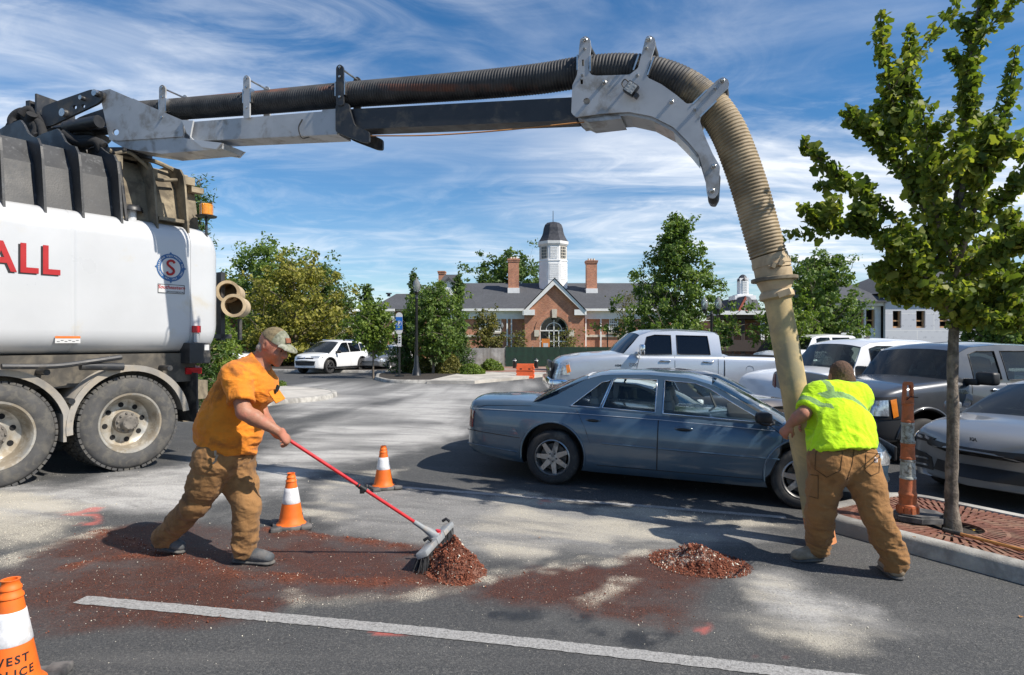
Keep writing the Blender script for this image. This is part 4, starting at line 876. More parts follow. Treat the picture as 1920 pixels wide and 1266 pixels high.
# ---- ginkgo on the island
gt = empty('ginkgo_tree', tr, 'young ginkgo with green fan shaped leaves growing from the tree grate', 'tree')
mb = MB(); TY = tr.y
def gk(px, py, dy=0.0): return W(px, py, TY + dy) - tr
trunk = [Vector((0, 0, -.06)), gk(1784, 900), gk(1787, 800), gk(1786, 700), gk(1789, 600), gk(1792, 500), gk(1790, 420, .05), gk(1800, 330, .05), gk(1808, 240), gk(1816, 150), gk(1826, 70), gk(1838, -10), gk(1842, -70)]
ct = catmull(trunk, 4); nT = len(ct)
mb.tube(ct, [.054 * (1 - .90 * k / nT) * (1.5 if k == 0 else (1.22 if k == 1 else 1)) * (1 + .07 * math.sin(k * 2.7) + (.14 if k in (9, 13) else 0)) for k in range(nT)], 12)
GB = M('ginkgo_bark', (.20, .165, .13), .95, var=.4, scale=16, bump=1.0, bscale=55, sc=(1, 1, .25), dirt=(.075, .062, .05), dscale=9, damt=.6)
br = []
def gb(*pts): br.append([gk(*p) for p in pts])
gb((1788, 520), (1740, 470), (1650, 385), (1570, 330), (1500, 262))
gb((1788, 500), (1720, 465), (1620, 430), (1545, 420), (1503, 388))
gb((1790, 470), (1745, 380), (1725, 260), (1705, 150), (1707, 48))
gb((1790, 450), (1720, 370), (1690, 250), (1662, 140), (1649, 20))
gb((1785, 440), (1700, 330), (1640, 260), (1590, 222))
gb((1795, 420), (1810, 300), (1812, 180), (1832, 60), (1868, -30))
gb((1800, 400), (1840, 320), (1880, 220), (1905, 90))
gb((1795, 470, -.1), (1850, 400, -.3), (1930, 320, -.4), (2010, 240, -.4))
gb((1795, 500, .1), (1860, 450, .3), (1940, 420, .4), (2040, 380, .4))
gb((1790, 540, -.1), (1840, 490, -.35), (1910, 460, -.5), (1990, 450, -.5))
gb((1789, 560), (1830, 560, -.1), (1890, 530, -.2), (1960, 500, -.3))
gb((1788, 570), (1740, 560, -.1), (1690, 520, -.2), (1640, 500, -.25))
gb((1788, 590), (1760, 560, .1), (1700, 560, .2), (1660, 545, .2))
gb((1789, 600), (1830, 590), (1880, 585, -.1), (1940, 570, -.2))
gb((1790, 500, -.2), (1760, 420, -.4), (1745, 320, -.5), (1730, 200, -.5))
gb((1790, 520, -.2), (1820, 420, -.5), (1845, 320, -.6), (1860, 220, -.6))
gb((1788, 590, -.1), (1750, 540, -.3), (1720, 500, -.4), (1700, 470, -.5))
gb((1790, 550, .2), (1840, 520, .5), (1890, 520, .7), (1960, 500, .8))
gb((1790, 610, 0), (1815, 595, -.15), (1860, 600, -.3), (1910, 610, -.3))
rnd = random.Random(77); C = []; NN = []; rs = np.random.RandomState(5)
subs = []
for bi, pts in enumerate(br):
    c = catmull(pts, 7); L = len(c); mb.tube(c, [.019 * (1 - k / L) + .0035 for k in range(L)], 6); subs.append((c, .085, 22, 1.0, bi < 7))
    for s_ in range(6 if bi < 7 else 4):
        k = int(L * rnd.uniform(.18, .8)); p = c[k]; d = (c[min(k + 2, L - 1)] - c[k - 1]).normalized()
        e = p + (d * rnd.uniform(.2, .6) + Vector((rnd.gauss(0, .5), rnd.gauss(0, .6), rnd.uniform(-.05, .6)))) * rnd.uniform(.24, .42)
        sc_ = catmull([p, p.lerp(e, .5) + Vector((0, 0, .02)), e], 4); mb.tube(sc_, [.007, .006, .006, .005, .005, .004, .003, .003, .002], 5); subs.append((sc_, .075, 15, .8, False))
for c, rad, per, dens, bare in subs:
    L = len(c)
    for k in range(1, L):
        f = k / L; tp_ = 1.0 if not bare else max(.0, min(1, (1.02 - f) * 6))
        n = int(per * 1.35 * dens * min(1, tp_ + .12) * (1.0 if f > .25 else .35))
        for _ in range(n):
            q = c[k].lerp(c[k - 1], rnd.random()); o = Vector((rnd.gauss(0, 1), rnd.gauss(0, 1), rnd.gauss(0, .8))); o = o.normalized() * rad * rnd.uniform(.25, 1.0) * (.45 + .55 * tp_)
            C.append(q + o); NN.append(o.normalized())
mb.build('trunk', GB, gt, smooth=60)
LEAF_K = leaf_mat('ginkgo_leaves', (.058, .100, .019), (.150, .200, .034), (.42, .41, .08), .48)
leaf_cloud('crown', np.array(C), np.array(NN), .049, LEAF_K, gt, 8, 'fan', up=.2)
# ------------------------------------------------------------------ vacuum truck
w_r = G(246, 882)
tdir = Vector((.57, .82, 0)).normalized()          # towards the truck's rear
T_ANG = math.atan2(tdir.y, tdir.x)
TO = Vector((w_r.x, w_r.y, float(TZ(w_r.x, w_r.y))))
TM = Matrix.Translation(TO) @ Matrix.Rotation(T_ANG, 4, 'Z')
truck = empty('vacuum_truck', TM, 'white vacuum truck with black ribbed debris tank, side water tank and long suction boom', 'truck')
TI = TM.inverted()
RW = .545
TWHITE = M('white_tank_paint', (.52, .53, .54), .34, var=.035, scale=1.2, coat=.4, dirt=(.50, .46, .38), dscale=1.4, damt=.12)
TBLACK = M('black_rib_steel', (.030, .032, .035), .5, var=.35, scale=3, dirt=(.12, .125, .13), dscale=22, damt=.22, bump=.1, bscale=60)
TDUST = M('dusty_steel', (.27, .225, .155), .8, var=.3, scale=4, dirt=(.10, .085, .065), dscale=3, damt=.6)
TGREY = M('boom_grey_paint', (.40, .41, .42), .42, var=.10, scale=3, coat=.25, dirt=(.24, .225, .20), dscale=4, damt=.35)
TDARK = M('black_machine_paint', (.022, .024, .028), .45, var=.3, scale=5, dirt=(.10, .09, .075), dscale=6, damt=.35)
RUBBER = M('black_rubber', (.030, .030, .031), .8, var=.2, scale=8, dirt=(.13, .12, .10), dscale=4, damt=.45)
TYRE = M('dusty_tyre', (.072, .071, .070), .88, var=.22, scale=7, dirt=(.125, .117, .102), dscale=9, damt=.5, bump=.2, bscale=60)
WHEELM = M('dirty_aluminium', (.50, .475, .42), .42, metal=.65, var=.2, scale=4, dirt=(.30, .25, .18), dscale=5, damt=.6)
HUBM = M('dusty_hub', (.16, .145, .125), .8, var=.3, scale=12)
FENDER = M('dusty_fender', (.30, .28, .25), .65, var=.25, scale=3, dirt=(.38, .33, .26), dscale=4, damt=.6)
CHROME = M('steel_bolt', (.55, .54, .52), .3, metal=1.0, var=.15, scale=10)
DARKV = M('dark_gap', (.008, .008, .009), .9, var=.1)
def tp(name, mb, mats, parent=None, smooth=None): return mb.build(name, mats, parent or truck, smooth)
# --- wheels (dual pairs on two axles, both sides)
def truck_wheel():
    w = empty('wheel', None, parent=truck)
    r = RW; prof = [(.34, .02), (.37, -.005), (.43, -.012), (.50, -.002), (.535, .025), (.545, .05), (.548, .22), (.535, .25), (.50, .275), (.43, .285), (.34, .25)]
    k_ = r / .56; mb = MB(); mb.lathe([(a * k_, b_) for a, b_ in prof], 'Y', (0, 0, 0), 64); tp('tyre', mb, TYRE, w, 50)
    mb = MB(); rnd = random.Random(3)
    for k in range(52):     # tread lugs
        for row, (y0, y1, ph) in enumerate(((.02, .085, 0), (.095, .175, .5), (.185, .25, 0))):
            a = 2 * math.pi * (k + ph + rnd.uniform(-.08, .08)) / 52; rr = r * .545 / .56 + .004
            rm = Matrix.Rotation(-a, 3, 'Y'); c = Vector((math.cos(a) * rr, (y0 + y1) / 2, math.sin(a) * rr)); mb.box(c, (.026, y1 - y0, 2 * math.pi * rr / 52 * .78), rm)
    o = tp('tread', mb, TYRE, w); o['kind'] = 'stuff'
    mb = MB(); mb.lathe([(.345, .03), (.352, .015), (.345, .002), (.325, .004), (.312, .02), (.300, .05), (.285, .115), (.27, .165), (.235, .185), (.15, .180), (.12, .17), (.10, .165)], 'Y', (0, 0, 0), 56); tp('rim', mb, WHEELM, w, 40)
    mb = MB(); mb.lathe([(.13, .17), (.128, .10), (.10, .088), (.085, .07), (.078, .02), (.07, .012), (.0, .010)], 'Y', (0, 0, 0), 24)
    for k in range(10):
        a = k * math.pi / 5; mb.tube([(.108 * math.cos(a), .13, .108 * math.sin(a)), (.108 * math.cos(a), .07, .108 * math.sin(a))], .012, 6)
    for k in range(8):
        a = k * math.pi / 4 + .2; mb.tube([(.06 * math.cos(a), .03, .06 * math.sin(a)), (.06 * math.cos(a), .006, .06 * math.sin(a))], .009, 6)
    tp('hub', mb, HUBM, w, 35)
    for k in range(8):
        a = k * math.pi / 4 + .35; c = (.205 * math.cos(a), .1795, .205 * math.sin(a)); mb = MB(); mb.lathe([(.0, 0), (.030, 0), (.030, .004)], 'Y', c, 14); tp('hand_hole', mb, DARKV, w)
    return w
wh0 = truck_wheel(); first = True
AX = [0.0, -1.27]
for ax in AX:
    for (yy, flip) in ((0.0, 1), (.62, -1), (1.86, 1), (2.48, -1)):
        w = wh0 if first else copy_tree(wh0, truck); first = False
        w.matrix_local = Matrix.Translation((ax, yy, RW)) @ (Matrix.Rotation(math.pi, 4, 'Z') if flip < 0 else Matrix.Identity(4)) @ Matrix.Rotation(.7 * ax + .2, 4, 'Y')
# axle, frame rails, understructure
mb = MB(); [mb.box((-1.1, y, 1.06), (4.0, .1, .26)) for y in (.82, 1.66)]; tp('frame_rail', mb, TDARK)
for ax in AX: mb = MB(); mb.tube([(ax, .25, RW), (ax, 2.23, RW)], .09, 12); mb.ball((ax, 1.24, RW), (.24, .22, .24), 14); tp('axle', mb, TDARK, None, 50)
mb = MB(); mb.box((-2.75, 1.25, 1.16), (7.2, 2.15, .36)); tp('subframe', mb, M('dusty_chassis', (.075, .068, .058), .8, var=.3, scale=5, dirt=(.16, .14, .11), dscale=5, damt=.5))
# fenders
for ax in AX:
    mb = MB(); prof = [(.66, -.01), (.668, .0), (.668, .60), (.66, .61), (.652, .60), (.652, .0)]
    mb.lathe([(r_, y) for r_, y in prof], 'Y', (ax, -.02, RW), 26, 8, 186 if ax == 0 else 176, close=True); mb.lathe([(.60, .0), (.668, -.012), (.668, .012), (.60, .012)], 'Y', (ax, -.02, RW), 26, 8, 186 if ax == 0 else 176, close=True)
    f = tp('fender', mb, FENDER, None, 40)
    mb = MB(); mb.box((ax - .675, .28, RW + .02), (.03, .60, .30)); tp('fender_skirt', mb, FENDER, f)
    for (bx_, bz2) in ((-.62, .30), (.42, .62)): mb = MB(); mb.tube([(ax + bx_, -.05, RW + bz2), (ax + bx_, .8, RW + bz2)], .033, 10); tp('fender_bracket', mb, TDARK, f, 40)
mb = MB(); mb.tube(catmull([(-1.25, -.10, 1.24), (-.8, -.10, 1.23), (-.45, -.10, 1.27), (-.15, -.10, 1.31)], 5), .028, 8); mb.tube([(-.55, -.07, 1.22), (-.12, -.07, 1.20)], .045, 10); tp('tool_bar', mb, TDARK, None, 40)
# mud flap, rear box with tail lamp
mb = MB(); mb.box((.80, .32, .78), (.02, .58, .62)); mb.build('mud_flap', RUBBER, truck)
# --- side water tank (rounded box), rear end cap, seam
def rrect(y0, y1, z0, z1, r, n=7):
    L = []
    for cy, cz_, a0 in ((y1 - r, z0 + r, -90), (y1 - r, z1 - r, 0), (y0 + r, z1 - r, 90), (y0 + r, z0 + r, 180)):
        for k in range(n + 1): a = R(a0 + 90 * k / n); L.append((cy + r * math.cos(a), cz_ + r * math.sin(a)))
    return L
Z0, Z1 = 1.345, 2.95; XE = 1.15; XS = -5.2
def tank_rings(xs, y0=.06, y1=2.44):
    rings = []
    for x, ins in xs: rings.append([(x, y, z) for y, z in rrect(y0 + ins, y1 - ins, Z0 + ins, Z1 - ins, .27)])
    return rings
xs = [(XS, 0.0)] + [(x, 0) for x in (-3, -1.5, -.60, -.57)] + [(-.565, .003), (-.555, .003), (-.55, 0), (-.52, 0)] + [(x, 0) for x in (0, .4, .68, .715)] + [(.718, .008), (.73, .008), (.733, 0), (.78, 0)] + [(.88, 0), (XE - .20, .004), (XE - .13, .018), (XE - .07, .05), (XE - .025, .10), (XE, .18)]
RG = tank_rings(xs); V = []; F = []; n = len(RG[0])
for r_ in RG: V += r_
for i in range(len(RG) - 1):
    for k in range(n): F.append((i * n + k, i * n + (k + 1) % n, (i + 1) * n + (k + 1) % n, (i + 1) * n + k))
F.append(tuple(range((len(RG) - 1) * n, len(RG) * n))); F.append(tuple(range(n - 1, -1, -1)))
wt = MB(); wt.add(V, F); water = tp('water_tank', wt, TWHITE, None, 40)
def tank_text(txt, size, cx_, cz_, mats, off, name, parent, offset=0.0, shear=0.0, lift=.003, spacing=1.0, scx=1.0, shadow=None):
    Vt, Ft = text_mesh(txt, size, offset, shear, 'CENTER', spacing)
    mb = MB(); mb.add([(cx_ + p.x * scx, .06 - lift, cz_ + p.y) for p in Vt], Ft); return mb.build(name, mats, parent, recalc=False)
# seen from outside the near side, local +x (rear) runs to the right of the picture
REDP = M('red_lettering', (.40, .012, .014), .5, var=.05); BLKP = M('black_lettering', (.012, .012, .013), .5, var=.1); BLUEP = M('blue_decal', (.022, .10, .26), .5, var=.05); WHP = M('white_decal', (.56, .56, .55), .5, var=.03)
def tpx(px, py):    # photo pixel on the near tank face -> local (x, z)
    d = Vector(((px - 960) / FPX, 1, -(py - HZ) / FPX)); o = Vector((0, 0, CAM_H)); nrm = TM.to_3x3() @ Vector((0, 1, 0)); p0 = TM @ Vector((0, .06, 0))
    t = (p0 - o).dot(nrm) / d.dot(nrm); q = TI @ (o + d * t); return q.x, q.z
ax0, az0 = tpx(60, 488)
hgt = tpx(60, 460)[1] - tpx(60, 514)[1]
for mt, dx_, dz_, lf in ((BLKP, -.018, -.014, .003), (REDP, 0, 0, .006)):
    x1_, _ = tpx(112, 490)
    Vt, Ft = text_mesh('ALL', hgt * 1.40, .010, 0, 'RIGHT', 1.14); mb = MB(); mb.add([(x1_ + dx_ + p.x * .84, .06 - lf, az0 + dz_ + p.y) for p in Vt], Ft); mb.build('lettering', mt, water, recalc=False)
ex_, ez_ = tpx(320, 502); er = (tpx(320, 477)[1] - tpx(320, 529)[1]) / 2
def disc(r0, r1, lf, mt, name='emblem', n=40, par=None):
    mb = MB(); V = []; F = []
    for k in range(n):
        a = 2 * math.pi * k / n
        for r_ in (r0, r1): V.append((ex_ + r_ * math.cos(a), .06 - lf, ez_ + r_ * math.sin(a)))
    for k in range(n): F.append((2 * k, 2 * k + 1, 2 * ((k + 1) % n) + 1, 2 * ((k + 1) % n)))
    mb.add(V, F); return mb.build(name, mt, par or water, recalc=False)
em = disc(0, er * .72, .003, WHP); disc(er * .70, er * 1.0, .0035, BLUEP, 'emblem_ring')
mb = MB(); [mb.add([(ex_ + er * (1.0 * math.cos(a) - .10 * math.sin(a)), .0563, ez_ + er * (1.0 * math.sin(a) + .10 * math.cos(a))), (ex_ + er * 1.13 * math.cos(a), .0563, ez_ + er * 1.13 * math.sin(a)), (ex_ + er * (1.0 * math.cos(a) + .10 * math.sin(a)), .0563, ez_ + er * (1.0 * math.sin(a) - .10 * math.cos(a)))], [(0, 1, 2)]) for a in (0, math.pi / 2, math.pi, -math.pi / 2)]; mb.build('emblem_points', BLUEP, water, recalc=False)
def arc_text(txt, rad, size, a_mid, span, mt, flip=False):
    for i, ch in enumerate(txt):
        if ch == ' ': continue
        a = a_mid + (span / 2 - span * i / (len(txt) - 1)) * (-1 if flip else 1); Vt, Ft = text_mesh(ch, size, .0008); mb = MB()
        rt = a - math.pi / 2 + (math.pi if flip else 0)
        mb.add([(ex_ + rad * math.cos(a) + p.x * math.cos(rt) - p.y * math.sin(rt), .0545, ez_ + rad * math.sin(a) + p.x * math.sin(rt) + p.y * math.cos(rt)) for p in Vt], Ft); mb.build('letter', mt, em, recalc=False)
arc_text('SOUTHEASTERN EQUIPMENT CO. INC.', er * .85, er * .165, math.pi / 2, R(268), WHP); arc_text('EST. 1957', er * .85, er * .15, -math.pi / 2, R(56), WHP, True)
mb = MB(); mb.tube([(ex_ + er * x, .052, ez_ + er * z) for x, z in [(p.x, p.y) for p in catmull([(.26, .34, 0), (.17, .47, 0), (-.02, .50, 0), (-.20, .40, 0), (-.22, .22, 0), (-.02, .04, 0), (.17, -.12, 0), (.20, -.32, 0), (.02, -.48, 0), (-.20, -.46, 0), (-.28, -.30, 0)], 5)]], er * .085, 8); tp('letter', mb, REDP, em, 60)
px0, pz0 = tpx(321, 542); pw = tpx(346, 542)[0] - tpx(296, 542)[0]; ph = .11
mb = MB(); mb.box((px0, .0575, pz0), (pw, .004, ph)); pl = tp('name_plate', mb, WHP, water); mb = MB()
for s_ in (-1, 1): mb.box((px0, .055, pz0 + s_ * ph * .47), (pw, .004, .006)); mb.box((px0 + s_ * pw * .49, .055, pz0), (.006, .004, ph))
tp('plate_border', mb, BLKP, water)
Vt, Ft = text_mesh('Southeastern', .062, .0012, .3); mb = MB(); mb.add([(px0 + p.x, .0535, pz0 + .018 + p.y) for p in Vt], Ft); mb.build('lettering', REDP, water, recalc=False)
Vt, Ft = text_mesh('ENVIRONMENTAL', .022, .0006, 0, spacing=1.25); mb = MB(); mb.add([(px0 + .05 + p.x, .0535, pz0 - .035 + p.y) for p in Vt], Ft); mb.build('lettering', BLKP, water, recalc=False)
wx, wz_ = tpx(127, 637); mb = MB(); mb.box((wx, .0575, wz_), (.24, .003, .075)); tp('warning_label', mb, WHP, water); mb = MB(); mb.box((wx, .0555, wz_ + .026), (.24, .003, .024)); tp('warning_stripe', mb, M('orange_decal', (.65, .16, .02), .5), water)
mb = MB(); [mb.box((wx - .09 + .036 * k, .0555, wz_ - .02 + .012 * (k % 2)), (.026, .003, .005)) for k in range(6)]; tp('warning_print', mb, BLKP, water)
# filler cap, beacon
cxp, czp = tpx(268, 440); mb = MB(); mb.tube([(cxp, .34, 2.88), (cxp, .34, 3.06)], .055, 14); mb.lathe([(.125, 3.05), (.12, 3.09), (.09, 3.12), (0, 3.13)], 'Z', (cxp, .34, 0), 20, m=1); tp('vent_cap', mb, [TWHITE, TDARK], None, 40)
bxp = .98
mb = MB(); mb.tube([(bxp, .14, 2.72), (bxp, .14, 3.09)], .016, 8); mb.lathe([(0, 3.09), (.12, 3.09), (.13, 3.105), (.08, 3.12)], 'Z', (bxp, .14, 0), 20); bea = tp('beacon', mb, TDARK, None, 40)
AMBER = M('amber_lens', (.80, .28, .02), .25, var=.15, scale=20, coat=.6)
mb = MB(); mb.lathe([(.078, 3.115)] + [(.078 + .004 * (k % 2), 3.12 + k * .011) for k in range(12)] + [(.072, 3.255), (0, 3.26)], 'Z', (bxp, .14, 0), 24); tp('beacon_lens', mb, AMBER, bea, 50)
mb = MB()
for k in range(4): a = k * math.pi / 2 + .4; c_, s_ = math.cos(a) * .1, math.sin(a) * .1; mb.tube([(bxp + c_, .14 + s_, 3.11), (bxp + c_, .14 + s_, 3.27), (bxp - c_, .14 - s_, 3.27), (bxp - c_, .14 - s_, 3.11)] if k < 2 else [(bxp + c_, .14 + s_, 3.11), (bxp + c_, .14 + s_, 3.2)], .004, 5)
tp('beacon_guard', mb, CHROME, bea)
# rear corner: lamp box, red marker, pipes on the rear
mb = MB(); mb.box((.79, .035, 1.64), (.10, .03, .085)); tp('marker_lamp', mb, M('red_marker', (.45, .01, .015), .35, var=.05)); mb = MB(); mb.box((.79, .045, 1.54), (.06, .02, .12)); tp('lamp_bracket', mb, TGREY)
mb = MB(); mb.box((.80, .08, 1.34), (.27, .24, .26), bev=.012); lb = tp('rear_light_box', mb, TDARK); mb = MB(); mb.box((.88, -.044, 1.41), (.06, .006, .07)); tp('white_sticker', mb, WHP, lb)
mb = MB(); mb.box((.82, .24, 1.13), (.20, .20, .08), Matrix.Rotation(.2, 3, 'X')); tp('tail_lamp', mb, M('red_marker'  , (.45, .01, .015)))
TAN = M('tan_pipe', (.48, .37, .23), .7, var=.2, scale=5, dirt=(.33, .25, .16), dscale=4, damt=.4)
for k, (ppx, ppy, ppY, rr) in enumerate(((427, 547, 8.85, .145), (438, 573, 8.65, .145))):     # storage tubes lying across the rear bumper, open ends towards the side
    o_ = TI.to_3x3() @ Vector((.30, -.95, -.02)); o_.normalize(); c0 = TI @ W(ppx, ppy, ppY)
    mb = MB(); P0, P1 = c0 - o_ * .9, c0; mb.tube([P0, P1], rr, 28, False); mb.tube([P1, P0.lerp(P1, .2)], rr - .028, 28, False); mb.tube([P0.lerp(P1, .38), P0.lerp(P1, .36)], rr - .027, 28)
    d_, s_, u_ = frame_from(P1 - P0); V = []; F = []
    for q in range(28):
        a = 2 * math.pi * q / 28
        for r_ in (rr + .012, rr - .028): V.append(P1 + d_ * .004 + (s_ * math.cos(a) + u_ * math.sin(a)) * r_)
    for q in range(28): F.append((2 * q, 2 * q + 1, 2 * ((q + 1) % 28) + 1, 2 * ((q + 1) % 28)))
    mb.add(V, F); mb.tube([P1 - d_ * .05, P1 + d_ * .003], rr + .012, 28, False); tp('spare_pipe', mb, TAN, None, 40)
mb = MB(); pr_ = TI @ W(430, 575, 9.0); mb.box(pr_ + Vector((-.1, .05, .0)), (.06, .12, .95)); mb.box(pr_ + Vector((-.14, .05, -.42)), (.34, .12, .06)); mb.box(pr_ + Vector((.16, 0, -.32)), (.04, .05, .3)); tp('pipe_rack', mb, TDARK)
# --- debris tank with ribs
ZB, ZT = 2.86, 3.72
def dsec(y_off, top): 
    """outer wall of the debris tank in section: leans inwards, breaks to a sloping shoulder, then the top"""
    return [(.30 - y_off, ZB), (.42 - y_off, 3.42), (.60 - y_off * .8, 3.70), (1.25, ZT + top), (1.90 + y_off * .8, 3.70), (2.08 + y_off, 3.42), (2.20 + y_off, ZB)]
def dpart(name, x0, x1, yo, tp_, mt):
    A = dsec(yo, tp_); mb = MB(); mb.add([(x0, y, z) for y, z in A] + [(x1, y, z) for y, z in A], [(i, i + 1, i + 8, i + 7) for i in range(6)] + [tuple(range(6, -1, -1)), tuple(range(7, 14))]); return tp(name, mb, mt)
dpart('debris_tank', XS, -.02, 0, 0, TBLACK); dpart('debris_tank', -.018, .98, 0, -.05, TDUST)
# ribs: plates with a shoulder that steps up
RIBX = [-3.2, -2.7, -2.3, -1.9, -1.52, -1.16, -.80, -.44, -.04, .36, .74]
for i, x in enumerate(RIBX):
    dusty = i >= 9; prof = [(.30, ZB - .02), (.12, ZB - .02), (.20, 3.44), (.235, 3.58), (.32, 3.68), (.46, 3.72), (.58, 3.78), (.70, 3.90), (.80, 3.97), (1.25, 3.99 if not dusty else 3.86)] + ([] if False else [(1.25, 3.6), (.5, 3.4)])
    if x < -.9: prof = [(y, min(z, 3.70)) for y, z in prof]
    if x < -1.3: prof = [(y, min(z, 3.58)) for y, z in prof]
    if i >= 8: prof = [(y, min(z, 3.90 - .045 * (i - 7))) for y, z in prof]
    mb = MB(); mb.prism(prof, x - .012, x + .012, lambda a, b_, t: (t, a, b_)); mb.prism([(2.5 - a, b_) for a, b_ in prof], x - .012, x + .012, lambda a, b_, t: (t, a, b_)); tp('rib', mb, TDUST if dusty else TBLACK)
# rear door hinge gear on top of the dusty section
mb = MB(Matrix.Translation((-.60, 0, .02))); mb.tube(catmull([(.60, .55, 3.76), (.85, .52, 3.72), (1.10, .5, 3.74), (1.42, .5, 3.66)], 5), .03, 8); mb.tube(catmull([(.60, .40, 3.70), (.75, .37, 3.74), (.95, .34, 3.60), (1.05, .34, 3.48), (1.3, .33, 3.52)], 6), .022, 8); mb.box((.62, .42, 3.60), (.09, .14, .16)); mb.box((1.02, .42, 3.56), (.12, .1, .1)); mb.tube([(.98, .34, 3.45), (.98, .27, 2.95)], .028, 8); mb.box((1.48, .42, 3.55), (.14, .12, .1)); mb.box((1.56, .36, 3.44), (.16, .10, .07)); mb.tube([(1.30, .5, 3.70), (1.55, .42, 3.52)], .03, 8); tp('door_gear', mb, TDUST, None, 40)
mb = MB(); mb.box((.58, .28, 3.00), (.34, .18, .04)); tp('drip_ledge', mb, TDUST)
mb = MB(); mb.tube([(.03, .18, 2.90), (.03, .36, 3.62)], .022, 8); tp('drain_tube', mb, TDARK, None, 40)
# rear bumper structure and legs
mb = MB(); mb.box((.98, 1.30, .86), (.16, 2.1, .24)); mb.box((.92, .55, .62), (.22, .3, .35)); tp('rear_bumper', mb, TDUST)
# cab end beyond the frame, kept simple but whole
mb = MB(); mb.box((-6.7, 1.25, 1.9), (1.9, 2.3, 2.3), bev=.12); mb.box((-7.9, 1.25, 1.35), (1.2, 1.9, 1.3), bev=.15); cab = tp('cab', mb, TWHITE, None, 40)
mb = MB(); mb.box((-6.75, 1.25, 2.35), (1.0, 2.33, .75), bev=.04); tp('cab_window', mb, glass_mat('tinted_glass', (.05, .06, .07), 1, .8), cab)
for yy, fl in ((0.1, 1), (2.4, -1)): w = copy_tree(wh0, truck); w.matrix_local = Matrix.Translation((-7.6, yy, RW)) @ (Matrix.Rotation(math.pi, 4, 'Z') if fl < 0 else Matrix.Identity(4))

# ------------------------------------------------------------------ boom: everything lies along one vertical plane
tube_g = G(1538, 1012)
cl0 = TM @ Vector((.02, 1.25, 0))
bpA = Vector((cl0.x, cl0.y, 0)); bpB = Vector((G(1530, 1000).x, tube_g.y + .06, 0)); bpB = Vector(((1470 - 960) / FPX * (tube_g.y - .02), tube_g.y - .02, 0))
bd = (bpB - bpA).normalized(); bn = Vector((-bd.y, bd.x, 0))      # bn points away from the camera
BM = Matrix.Translation(bpA) @ Matrix((bd, bn, Vector((0, 0, 1)))).transposed().to_4x4()
boom = empty('boom', TI @ BM, parent=truck)
def bp_(px, py, off=0.0):
    """photo pixel -> (along, height) in the boom's plane shifted by off away from the camera"""
    d = Vector(((px - 960) / FPX, 1, -(py - HZ) / FPX)); o = Vector((0, 0, CAM_H)); p0 = bpA + bn * off
    t = (p0 - o).dot(bn) / d.dot(bn); q = o + d * t; return ((q - bpA).dot(bd), q.z)
def BP(px, py, off=0.0): a, z = bp_(px, py, off); return Vector((a, off, z))
def plate(name, pix, off, th, mt, holes=(), parent=None, pair=None):
    """flat plate cut to an outline; pair = offset of its twin on the far side"""
    po = [bp_(x, y, off) for x, y in pix]; ho = [[bp_(x, y, off) for x, y in h] for h in holes]
    mb = MB(); mb.prism(po, off, off + th, lambda a, b_, t: (a, t, b_), holes=ho); o = mb.build(name, mt, parent or boom)
    if pair is not None:
        mb = MB(); mb.prism(po, pair, pair + th, lambda a, b_, t: (a, t, b_), holes=ho); mb.build(name, mt, parent or boom)
    return o
def circ(cx_, cy_, r, n=14): return [(cx_ + r * math.cos(2 * math.pi * k / n), cy_ + r * math.sin(2 * math.pi * k / n)) for k in range(n)]
def rnd_poly(pts, r=6, n=3):
    """round the corners of an outline"""
    out = []; N = len(pts)
    for i in range(N):
        a, b_, c = Vector((*pts[i - 1], 0)), Vector((*pts[i], 0)), Vector((*pts[(i + 1) % N], 0)); l1 = min(r, (a - b_).length * .45); l2 = min(r, (c - b_).length * .45)
        p0 = b_ + (a - b_).normalized() * l1; p1 = b_ + (c - b_).normalized() * l2
        for k in range(n + 1): t = k / n; q = p0 * (1 - t) ** 2 + b_ * 2 * t * (1 - t) + p1 * t * t; out.append((q.x, q.y))
    return out
HB = .17        # half width between the side plates
# base section: grey wedge with flat bottom
mb = MB(); A = [bp_(x, y, -HB) for x, y in ((188, 172), (207, 166), (340, 226), (344, 258), (300, 288), (205, 264))]
plate('base_plate', [(186, 171), (206, 167), (343, 226), (343, 256), (222, 264), (205, 262)], -HB, .02, TGREY, holes=[circ(217, 248, 6)], pair=HB - .02)
bx0, bx1 = bp_(207, 260, -HB), bp_(345, 262, -HB); bz_ = bp_(280, 285, -HB)
mb = MB(); mb.prism([bx0, (bx0[0] + .02, bx0[1] - .02), (bz_[0], bz_[1] + .02), (bx1[0] + .12, bx1[1] - .02), (bx1[0], bx1[1])], -HB + .03, HB - .03, lambda a, b_, t: (a, t, b_)); mb.build('base_belly', TGREY, boom)
lo = [bp_(x, y, -HB) for x, y in ((206, 263), (342, 257), (360, 262), (416, 268), (414, 278), (300, 288), (232, 278))]
mb = MB(); mb.prism(lo, -HB + .015, HB - .015, lambda a, b_, t: (a, t, b_)); mb.build('base_floor', TGREY, boom)
plate('base_collar', [(340, 225), (362, 226), (356, 258), (378, 276), (405, 280), (416, 268), (362, 262), (350, 250)], -HB - .015, .02, TWHITE, pair=HB + .0)
